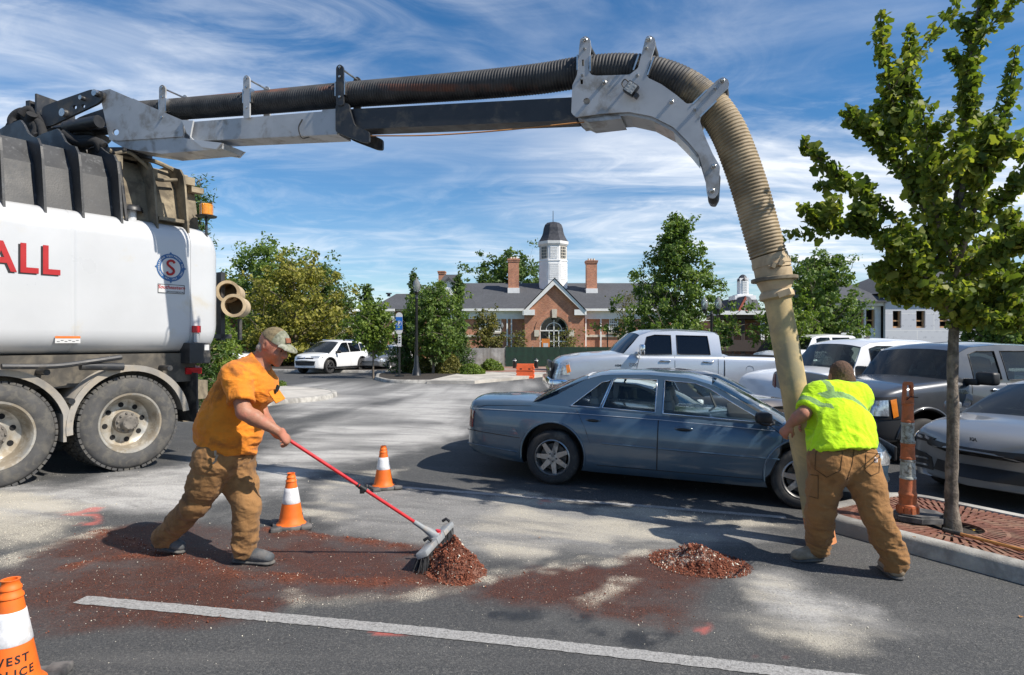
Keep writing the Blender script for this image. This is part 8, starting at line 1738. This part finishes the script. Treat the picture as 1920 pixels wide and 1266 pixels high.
shoe(w2, np.array(gl_f) + [.075, .03, .0], np.array(gl_f) + [-.20, -.02, .0], BOOT, .11, .05); shoe(w2, np.array(gr_f) + [-.01, -.05, .0], np.array(gr_f) + [.03, .24, .0], BOOT, .11, .05)
# ------------------------------------------------------------------ cones, delineator, broom, heaps, lamp posts, signs, fences
ORC = M('cone_orange', (.78, .145, .012), .55, var=.10, scale=8, dirt=(.50, .12, .03), dscale=6, damt=.25); WHC = M('cone_reflective_white', (.70, .70, .71), .45, var=.10, scale=60, dirt=(.45, .43, .40), dscale=5, damt=.35); BASEC = M('black_cone_base', (.05, .05, .052), .85, var=.3, scale=9, dirt=(.17, .16, .15), dscale=5, damt=.6)
def cone(label, px, py, hpx, words=False, rot=0.0, H=None):
    p = G(px, py); k = hpx / FPX * p.y; H = k
    c = empty('traffic_cone', Matrix.Translation(p) @ Matrix.Rotation(rot, 4, 'Z'), label, 'traffic cone', 'traffic cones in the lot'); s = H / .46
    mb = MB(); mb.box((0, 0, .016 * s), (.30 * s, .30 * s, .032 * s), bev=.010 * s); [mb.box((.12 * s * a, .12 * s * b_, .02 * s), (.09 * s, .09 * s, .036 * s), bev=.01 * s) for a in (-1, 1) for b_ in (-1, 1)]; mb.build('base', BASEC, c, 40)
    def r(z): return (.106 - (.106 - .034) * (z - .03) / .40) * s
    mb = MB(); mb.lathe([(.125 * s, .030 * s), (.112 * s, .042 * s)] + [(r(z), z * s) for z in (.05, .10, .16, .208)], 'Z', n=40); mb.build('lower_body', ORC, c, 60)
    mb = MB(); mb.lathe([(r(.208) + .0005, .208 * s), (r(.21) + .0022 * s, .210 * s)] + [(r(z) + .0022 * s, z * s) for z in (.25, .30, .335)] + [(r(.337), .337 * s)], 'Z', n=40); mb.build('reflective_band', WHC, c, 60)
    mb = MB(); mb.lathe([(r(.335), .335 * s), (r(.385), .385 * s), (r(.39) + .005 * s, .39 * s), (r(.40) + .005 * s, .40 * s), (r(.405), .405 * s), (r(.418), .418 * s), (r(.422) + .004 * s, .422 * s), (r(.432) + .004 * s, .432 * s), (r(.436), .436 * s), (r(.452), .452 * s), (.034 * s, .46 * s), (.024 * s, .46 * s), (.022 * s, .30 * s)], 'Z', n=40); mb.build('top', ORC, c, 40)
    if words:
        for txt, z, sz in (('WEST', .155, .043), ('POLICE', .105, .043)):
            Vt, Ft = text_mesh(txt, sz * s, .0012, 0, 'CENTER', 1.28); Vt, Ft = subdiv_text(Vt, Ft, .012); mb = MB()
            P = []
            for q in Vt:
                zz_ = z * s + q.y; rr = r(zz_ / s) + .0012; a = q.x / rr - math.pi / 2 + words; P.append((rr * math.cos(a), rr * math.sin(a), zz_))
            mb.add(P, Ft); mb.build('lettering', BLKP, c, recalc=False)
    return c
cone('orange traffic cone with white band nearest the orange shirted worker', 546, 988, 101, 2.2, .35)
cone('orange traffic cone with white band standing between the worker and the blue sedan', 719, 915, 79, 2.2, .5)
cone('large looking orange traffic cone with stencilled black lettering at the bottom left corner', 20, 1298, 212, .45, .2)

# tall delineator on the kerb island
pd = G(1702, 973, KH); dl_ = empty('delineator_post', pd, 'battered tall orange delineator post with two dirty white bands on the island', 'delineator', None); Sd = pd.y / FPX
ORD = M('faded_orange_plastic', (.50, .135, .045), .6, var=.22, scale=9, dirt=(.30, .11, .05), dscale=9, damt=.45, bump=.2, bscale=40); DWH = M('scuffed_white_band', (.42, .44, .40), .6, var=.2, scale=14, dirt=(.12, .09, .06), dscale=22, damt=.5)
def dz(py): return (973 - py) * Sd
mb = MB(); o8 = [(.235 * math.cos(R(22.5 + 45 * k)), .20 * math.sin(R(22.5 + 45 * k))) for k in range(8)]; mb.prism(o8, 0.002, .045); mb.prism([(a * .86, b_ * .86) for a, b_ in o8], .045, .06); mb.build('base', BASEC, dl_, mat=Matrix.Translation((.10, .0, 0)))
r8 = lambda py: np.interp(py, [740, 786, 831, 893, 945, 973], [.045, .050, .056, .064, .076, .092]) * 1.0
mb = MB(); mb.lathe([(r8(973), .06), (r8(965), dz(962)), (r8(945) + .005, dz(946)), (r8(945) - .006, dz(944)), (r8(928), dz(928)), (r8(926) + .003, dz(927)), (r8(924) + .003, dz(924)), (r8(920) - .004, dz(922)), (r8(897), dz(897))], 'Z', n=28); [mb.box(((r8(955)) * math.cos(a), r8(955) * math.sin(a), dz(958)), (.02, .03, .09), a) for a in (-2.2, -1.57, -.94, 0, 1.2, 2.4, 3.6)]; mb.build('foot', ORD, dl_, 40)
for i, (a, b_, mt) in enumerate(((897, 862, DWH), (860, 832, ORD), (830, 793, DWH), (791, 756, ORD))):
    mb = MB(); mb.lathe([(r8(a) - .004, dz(a + 1)), (r8(a) + .003, dz(a)), (r8(a) + .003, dz(a - 3)), (r8(a) - .002, dz(a - 4)), (r8(b_) - .001, dz(b_ + 4)), (r8(b_) + .003, dz(b_ + 3)), (r8(b_) + .003, dz(b_)), (r8(b_) - .004, dz(b_ - 1))], 'Z', n=28); mb.build('band', mt, dl_, 40)
mb = MB(); zt = dz(716); z0 = dz(756); hl = [(-.045, z0), (-.036, zt - .02), (-.025, zt), (.028, zt), (.04, zt - .02), (.045, z0)]; mb.prism(hl, -.02, .02, lambda a, b_, t: (a, t, b_), holes=[[(-.022, z0 + .06), (.026, z0 + .06), (.020, zt - .03), (-.018, zt - .03)]]); mb.build('grip', ORD, dl_)
mb = MB(); mb.tube([(-.03, -.03, z0 + .03), (.0, -.035, z0 + .06), (.06, -.05, z0 + .055)], .005, 6); mb.build('cable_tie', BLKP, dl_)

# push broom
B0 = Vector(hdl0) - Vector(hdir) * .03; B1 = Vector(bh); e0, e1 = G(790, 1076), G(842, 1014); hc = (e0 + e1) / 2
brm = empty('push_broom', hc, 'red handled push broom with grey head pushed against the red brown heap', 'broom'); TB = Matrix.Translation(-hc)
BRED = M('red_broom_handle', (.55, .018, .022), .35, var=.08, scale=20, coat=.3); BGREY = M('grey_broom_plastic', (.24, .255, .265), .55, var=.12, scale=14, dirt=(.35, .30, .25), dscale=9, damt=.3); BRIS = M('dark_bristles', (.035, .036, .04), .8, var=.4, scale=60)
ed = (e1 - e0).normalized(); topz = .125; att_ = hc + Vector((-.02, 0, topz + .035)); hv = (B0 - att_).normalized()
mb = MB(TB); mb.tube([B0, att_ + hv * .16], .0125, 12); mb.build('handle', BRED, brm, 60); mid = B0.lerp(att_, .50)
mb = MB(TB); mb.tube([mid - hv * .03, mid + hv * .03], .018, 12); mb.tube([mid + hv * .035, mid + hv * .05], .016, 12); mb.box(mid + Vector((.0, -.012, -.02)), (.03, .02, .03)); mb.build('twist_lock', BLKP, brm, 50)
mb = MB(TB); mb.tube([att_ + hv * .19, att_ + hv * .10, att_ + hv * .02, att_ - hv * .02], [.017, .020, .032, .05], 14); mb.build('socket', BGREY, brm, 50)
sv = ed.cross(Vector((0, 0, 1))).normalized(); rot3 = Matrix((ed, sv, Vector((0, 0, 1)))).transposed() @ Matrix.Rotation(R(22), 3, 'X'); LB = (e1 - e0).length
mb = MB(TB)
for f0, f1 in ((.0, .36), (.38, .62), (.64, 1.0)): c_ = e0.lerp(e1, (f0 + f1) / 2) + Vector((0, 0, topz)); mb.box(c_, (LB * (f1 - f0), .085, .045 if f0 != .38 else .055), rot3, bev=.012)
mb.build('head', BGREY, brm, 40)
for f0 in (.30, .98): mb = MB(TB); c_ = e0.lerp(e1, f0) + Vector((-.02, 0, topz + .035)); mb.tube([c_ - sv * .03, c_ + Vector((0, 0, .02)), c_ + sv * .03], .012, 8); mb.build('end_bumper', BLKP, brm, 50)
mb = MB(TB); mb.tube([att_ + Vector((.03, 0, .01)), att_ + Vector((.035, 0, .035))], [.022, .020], 12); mb.build('release_button', BRED, brm, 40)
mb = MB(TB); rnd = random.Random(9)
for k in range(420):
    f_ = rnd.random(); q = rnd.uniform(-.035, .035); a = e0.lerp(e1, f_) + sv * q + Vector((0, 0, topz - .02)); b_ = e0.lerp(e1, (f_ - .5) * 1.06 + .5) + sv * q * 1.7 + sv * -.02; b_.z = float(TZ(b_.x, b_.y)) + .006; mb.tube([a, a.lerp(b_, .5) + Vector((rnd.uniform(-.004, .004), 0, 0)), b_], .0028, 3, False)
o = mb.build('bristles', BRIS, brm); o['kind'] = 'stuff'

# heaps of soaked absorbent
def heap_mat():
    m, nt, b, out = new_mat('soaked_absorbent'); v = coords(nt); n1 = nnoise(nt, v, 55, 5, .75); n2 = nnoise(nt, v, 14, 5, .65, .5)
    a = nt.nodes.new('ShaderNodeAttribute'); a.attribute_name = 'pale'
    c = nmix(nt, nramp(nt, n1, .32, .68), (.062, .016, .009), (.23, .070, .033)); c = nmix(nt, nramp(nt, n2, .56, .70, 0, .7), c, (.040, .013, .008))
    c = nmix(nt, nmath(nt, 'MULTIPLY', a.outputs['Fac'], nramp(nt, n1, .40, .55)), c, (.62, .56, .48)); lk(nt, c, b.inputs['Base Color']); b.inputs['Roughness'].default_value = .92
    bp = nt.nodes.new('ShaderNodeBump'); bp.inputs['Strength'].default_value = .9; bp.inputs['Distance'].default_value = .012; lk(nt, n1, bp.inputs['Height']); lk(nt, bp.outputs[0], b.inputs['Normal']); return m
HEAPM = heap_mat()
def heap(label, cpx, cpy, rx, ry, H, rot, seed, pale):
    c = G(cpx, cpy); n = 150; u = np.linspace(-1.25, 1.25, n); U, Vv = np.meshgrid(u, u); ca, sa = math.cos(rot), math.sin(rot); X = U * rx; Y = Vv * ry; Wx, Wy = c.x + X * ca - Y * sa, c.y + X * sa + Y * ca
    P = np.stack([Wx, Wy, Wx * 0], -1); r_ = np.sqrt(U ** 2 + Vv ** 2) * (1 + .55 * (fbm(P * 5, 3, seed) - .5)); h = H * np.clip(1 - r_, 0, 1) ** .85 * (.75 + .6 * fbm(P * 9, 4, seed + 3)) 
    h = h + (h > .004) * (.034 * (fbm(P * 34, 3, seed + 5) - .45) + .06 * (fbm(P * 15, 3, seed + 8) - .5) + .016 * (vnoise(P * 120, seed + 9) - .5)) * np.clip(h / .04, 0, 1); Z = TZ(Wx, Wy) + h - .006
    ii_ = (np.arange(n - 1)[:, None] * n + np.arange(n - 1)).ravel(); Fq = np.c_[ii_, ii_ + 1, ii_ + n + 1, ii_ + n]; hm = h.ravel(); keep = hm[Fq].max(1) > .002; Vh = np.c_[Wx.ravel(), Wy.ravel(), Z.ravel()] - np.array(c)
    o = fast_mesh('absorbent_heap', Vh, Fq[keep], HEAPM, smooth=180); o.location = c; a_ = o.data.attributes.new('pale', 'FLOAT', 'POINT'); pl = smooth01((fbm(P * 7, 3, seed + 11) - .5) / .12).ravel() * pale; a_.data.foreach_set('value', pl.astype(np.float32)); tag(o, label, 'heap')
    rs = np.random.RandomState(seed); N = 8000; ang = rs.uniform(0, 6.28, N); rr = rs.uniform(0, 1, N) ** .6 * 1.25; iu = np.clip(((rr * np.cos(ang) + 1.25) / 2.5 * (n - 1)).astype(int), 0, n - 1); iv = np.clip(((rr * np.sin(ang) + 1.25) / 2.5 * (n - 1)).astype(int), 0, n - 1); q = np.stack([Wx[iv, iu], Wy[iv, iu], Z[iv, iu] + .004], -1) + rs.normal(0, .004, (N, 3)) * [1, 1, .3]; q[:, 2] = np.maximum(q[:, 2], TZ(q[:, 0], q[:, 1]) + .001)
    base = np.array([(1, 0, .4), (-.3, .9, .4), (-.8, -.7, .4), (.1, .1, 1.3), (0, .1, -.3)]); fcs = np.array([(0, 1, 3), (1, 2, 3), (2, 0, 3), (1, 0, 4), (2, 1, 4), (0, 2, 4)]); s_ = .0040 * np.exp(rs.normal(0, .45, N)); B = base[None] * rs.uniform(.5, 1.4, (N, 5, 3)) * s_[:, None, None]; co, si = np.cos(ang * 7), np.sin(ang * 7); B = np.stack([B[..., 0] * co[:, None] - B[..., 1] * si[:, None], B[..., 0] * si[:, None] + B[..., 1] * co[:, None], B[..., 2]], -1)
    crumbs = fast_mesh('crumbs', (q[:, None] + B - np.array(c)).reshape(-1, 3), (fcs[None] + (np.arange(N) * 5)[:, None, None]).reshape(-1, 3), [GRED, GPALE], o); crumbs['kind'] = 'stuff'
    ppale = rs.uniform(0, 1, N) < .03 + .30 * pale * pl.reshape(n, n)[iv, iu]; crumbs.data.polygons.foreach_set('material_index', np.repeat(ppale, 6).astype(np.int32)); return o
heap('rounded heap of red brown soaked absorbent against the broom head', 852, 1068, .175, .25, .22, .35, 3, .10)
heap('low heap of red brown absorbent mixed with pale grains near the pipe worker', 1312, 1056, .30, .25, .115, -.2, 7, .6)
# fallen leaves
LEAFY = M('fallen_leaf', (.50, .33, .04), .7, var=.3, scale=20)
def fallen(px, py, up, label, mt=LEAFY, s=.03, rz=0.0):
    p = G(px, py, up); mb = MB(); pr = [(0, 0, 0), (.6, -.5, .12), (1.0, -.25, .02), (.9, 0, .1), (1.0, .3, .0), (.6, .5, .16)]; mb.add([(a * s, b_ * s, c * s) for a, b_, c in pr], [(0, 1, 2, 3), (0, 3, 4, 5)]); o = mb.build('fallen_leaf', mt, None); o.location = p + Vector((0, 0, .008)); o.rotation_euler = (0, 0, rz); tag(o, label, 'leaf', 'fallen leaves')
fallen(890, 1068, 0, 'yellow fallen leaf at the foot of the heap by the broom', s=.05); fallen(1826, 997, KH, 'small orange leaf on the tree grate right of the trunk', rz=1); fallen(1718, 1010, KH, 'small dry leaf on the tree grate below the delineator', M('dry_leaf', (.30, .15, .05), .8), rz=2); fallen(1817, 1018, KH, 'tiny brown leaf beside the rake handle', M('dry_leaf', (.30, .15, .05), .8), .02, 3); fallen(1912, 1160, 0, 'brown leaf on the asphalt at the right edge', M('dry_leaf', (.30, .15, .05), .8), .03, .5); fallen(1010, 1010, 0, 'small dark leaf on the pale granules', M('dry_leaf', (.30, .15, .05), .8), .02, .5)
# tool lying on the grate
t0, t1 = G(1768, 993, KH + .018), G(1990, 1050, KH + .018); tl = empty('tool_handle', (t0 + t1) / 2, 'wooden tool handle with black grip lying on the tree grate', 'tool'); TT = Matrix.Translation(-(t0 + t1) / 2)
mb = MB(TT); mb.tube([t0.lerp(t1, .12), t1], .014, 12); mb.build('handle', M('varnished_wood', (.50, .22, .06), .4, var=.2, scale=10, coat=.3, sc=(1, 1, 8)), tl, 60); mb = MB(TT); mb.tube([t0.lerp(t1, q / 24 * .17) for q in range(25)], [.018 + .0015 * (q % 2) for q in range(25)], 12); mb.build('grip', RUBBER, tl, 60)

# lamp posts
LBLK = M('lamp_black', (.012, .013, .014), .4, var=.15, coat=.3); GLOBE = glass_mat('lamp_globe', (.85, .88, .88), .8, .30, (.55, .56, .55))
def lamp_post(label, px, py, top, double=False):
    p = G(px, py); H = (py - top) / FPX * p.y; L = empty('lamp_post', p, label, 'lamp post', 'black lamp posts around the lot'); k = H / 4.5
    mb = MB(); mb.lathe([(.0, 0), (.24 * k, 0), (.24 * k, .10 * k), (.19 * k, .16 * k), (.17 * k, .35 * k), (.12 * k, .50 * k), (.10 * k, .9 * k), (.075 * k, 1.0 * k)], 'Z', n=20); mb.build('base', LBLK, L, 40)
    mb = MB(); mb.lathe([(.075 * k, 1.0 * k), (.062 * k, 3.5 * k), (.085 * k, 3.55 * k), (.06 * k, 3.62 * k), (.06 * k, 3.7 * k)], 'Z', n=16); mb.build('pole', LBLK, L, 40)
    for dx in ((0,) if not double else (-.34, .34)):
        z = (3.68 if not double else 3.62) * k
        if double: mb = MB(); mb.tube(catmull([(0, 0, 3.5 * k), (dx * k * .7, 0, 3.45 * k), (dx * k, 0, z)], 5), .025 * k, 8); mb.build('arm', LBLK, L, 60)
        mb = MB(); mb.lathe([(.05 * k, z), (.07 * k, z + .10 * k), (.13 * k, z + .15 * k), (.12 * k, z + .19 * k)], 'Z', (dx * k, 0, 0), 18); mb.build('fitter', LBLK, L, 40)
        mb = MB(); mb.lathe([(.10 * k, z + .18 * k), (.165 * k, z + .30 * k), (.175 * k, z + .46 * k), (.15 * k, z + .58 * k), (.09 * k, z + .68 * k), (.04 * k, z + .74 * k), (.015 * k, z + .82 * k), (0, z + .83 * k)], 'Z', (dx * k, 0, 0), 20); mb.build('globe', GLOBE, L, 60)
lamp_post('black lamp post with acorn globe in the planting bed left of centre', 781, 709, 520)
p_ = W(1333, 640, 24); 
lamp_post('black twin headed lamp post in front of the pyramidal tree', 1334, 722, 553, True); lamp_post('small far lamp post beside the library window', 1139, 684, 606); lamp_post('far lamp post in front of the brick wall left of the entrance', 941, 686, 604)
# parking sign
ps = G(749, 707, .1); sg = empty('parking_sign', ps, 'blue and white parking sign on a black post beside the lamp post', 'sign'); k = ps.y / FPX
def sz(py): return (707 - py) * k
mb = MB(); mb.tube([(0, 0, 0), (0, 0, sz(590))], .045, 10); mb.lathe([(0, 0), (.2, 0), (.2, .08), (.1, .1)], 'Z', n=12); mb.build('post', LBLK, sg, 50)
def pill(w, h, r, n=10):
    L = []
    for cx0, cy0, a0 in ((0, h / 2 - r, 0), (0, -h / 2 + r, 180)):
        for q in range(n + 1): a = R(a0 + 180 * q / n); L.append((r * math.cos(a), cy0 + r * math.sin(a)))
    return L
hS = sz(586) - sz(627); zc = (sz(586) + sz(627)) / 2; wS = 6.2 * k * 2
SBLUE = M('sign_blue', (.012, .12, .42), .4, var=.05); mb = MB(); mb.prism(pill(wS, hS, wS / 2), -.075, -.055, lambda a, b_, t: (a, t, zc + b_)); pn = mb.build('panel', WHP, sg)
mb = MB(); mb.box((0, -.082, zc + .0), (wS, .008, hS * .58)); mb.build('blue_field', SBLUE, sg); mb = MB(); [mb.add([(wS * .40 * q * math.cos(a), -.088, zc + wS * .40 * q * math.sin(a)) for a in [R(t) for t in range(0, 360, 18)] for q in (1, .86)], [(2 * i, 2 * ((i + 1) % 20), 2 * ((i + 1) % 20) + 1, 2 * i + 1) for i in range(20)]) for _ in (0,)]; mb.build('ring', WHP, sg, recalc=False)
Vt, Ft = text_mesh('P', wS * .62, .012); mb = MB(); mb.add([(q.x, -.09, zc + q.y) for q in Vt], Ft); mb.build('lettering', WHP, sg, recalc=False)
mb = MB(); mb.box((.02, -.06, (sz(628) + sz(650)) / 2), (wS * .5, .012, sz(628) - sz(650))); mb.build('time_plate', WHP, sg); mb = MB(); [mb.box((.02, -.072, sz(633 + 4.5 * q)), (wS * .26, .006, .05)) for q in range(3)]; mb.build('time_print', BLKP, sg)
# green screened fence, printed banner fence, bollards, barrier
GREENF = M('green_screen', (.012, .040, .026), .8, var=.25, scale=3, bump=.3, bscale=8); BANN = M('printed_banner', (.27, .27, .26), .7, var=.35, scale=1.6, dirt=(.20, .19, .17), dscale=1.2, damt=.5); GALV = M('galvanised_post', (.40, .41, .41), .45, metal=.6, var=.15)
def fence(label, pa, pb, h, mat, npan, gate=None):
    A, B = G(*pa), G(*pb); f_ = empty('construction_fence', A, label, 'fence'); d = B - A; n_ = Vector((-d.y, d.x, 0)).normalized()
    for q in range(npan):
        a, b_ = d * (q / npan), d * ((q + 1) / npan); V = []; F = []; N = 12
        for j in range(N + 1):
            for z in (.08, h * .5, h): s_ = a.lerp(b_, (j + .03) / (N + .06)); V.append(s_ + n_ * (.012 * math.sin(j * 2.1 + q) * (1 if .1 < z < h * .9 else .2)) + Vector((0, 0, z)))
        for j in range(N):
            for z in range(2): F.append((j * 3 + z, j * 3 + 3 + z, j * 3 + 4 + z, j * 3 + 1 + z))
        mb = MB(); mb.add(V, F); mb.build('screen_panel', mat, f_, 60)
    for q in range(npan + 1): mb = MB(); s_ = d * (q / npan); mb.tube([s_ + n_ * .08, s_ + n_ * .08 + Vector((0, 0, h + .05))], .03, 8); mb.build('post', GALV, f_, 50)
    return f_
fence('dark green screened construction fence in front of the arched entrance', (948, 691.5), (1200, 691.5), 1.28, GREENF, 5); fence('grey printed banner fence left of the green fence', (862, 692), (946, 691.5), 1.22, BANN, 3)
for i, (px, lbl) in enumerate(((965, 'black bollard left of the orange barrier'), (1005.5, 'black bollard right of the orange barrier'))):
    p = G(px, 694.5); bo = empty('bollard', p, lbl, 'bollard', 'black bollards by the brick path'); mb = MB(); mb.lathe([(0, 0), (.16, 0), (.16, .06), (.11, .09), (.10, .45), (.12, .48), (.10, .51), (.10, .58), (.05, .66), (0, .67)], 'Z', n=16); mb.build('column', LBLK, bo, 40); mb = MB(); mb.lathe([(.104, .53), (.108, .54), (.108, .565), (.104, .575)], 'Z', n=16); mb.build('collar', TRIM, bo, 40)
pb_ = G(985, 709.5); ob = empty('plastic_barrier', Matrix.Translation(pb_) @ Matrix.Rotation(R(-12), 4, 'Z'), 'orange plastic water barrier standing on the brick path', 'barrier'); OB = M('barrier_orange', (.72, .12, .03), .5, var=.1); Hb = 27.5 / FPX * pb_.y; Wb = 31 / FPX * pb_.y
mb = MB(); mb.prism([(-.20, 0), (.20, 0), (.20, .06), (.15, .10), (.11, Hb * .5), (.13, Hb * .55), (.09, Hb * .9), (.07, Hb), (-.07, Hb), (-.09, Hb * .9), (-.13, Hb * .55), (-.11, Hb * .5), (-.15, .10), (-.20, .06)], -Wb / 2, Wb / 2, lambda a, b_, t: (t, a, b_)); mb.build('shell', OB, ob); mb = MB(); [mb.box((s_ * Wb / 2, 0, Hb * z), (.06, .24, .10)) for s_ in (-1, 1) for z in (.2, .45, .7)]; mb.build('knuckle', OB, ob); mb = MB(); [mb.box((x, -.118, Hb * .62), (.10, .012, .08)) for x in (-.18, .2)]; mb.build('slot', DARKV, ob)
mb = MB(); pbx = W(1023, 648, 40); mb.box(pbx, (.5, .2, .85)); o = mb.build('notice_board', M('notice_orange', (.65, .22, .04), .6), None); tag(o, 'orange notice board beside the arched entrance behind the fence', 'sign')
mb = MB(); mb.box((pbx.x, pbx.y - .11, pbx.z - .05), (.3, .01, .4)); mb.build('notice_sheet', WHP, o)
# wooden rail fence far right behind the cars
rf = empty('rail_fence', W(1560, 662, 30), 'dark wooden rail fence behind the white pickups', 'fence'); q0 = W(1560, 662, 30)
for px in (1505, 1540, 1575, 1610, 1645): a = W(px, 690, 30) - q0; mb = MB(); mb.box(a + Vector((0, 0, .55)), (.16, .16, 1.15)); mb.build('post', BRN, rf)
for zz_ in (.15, -.25): a, b_ = W(1490, 660, 30) - q0, W(1660, 660, 30) - q0; mb = MB(); mb.box((a + b_) / 2 + Vector((0, -.1, zz_)), ((b_ - a).length, .06, .16)); mb.build('rail', BRN, rf)
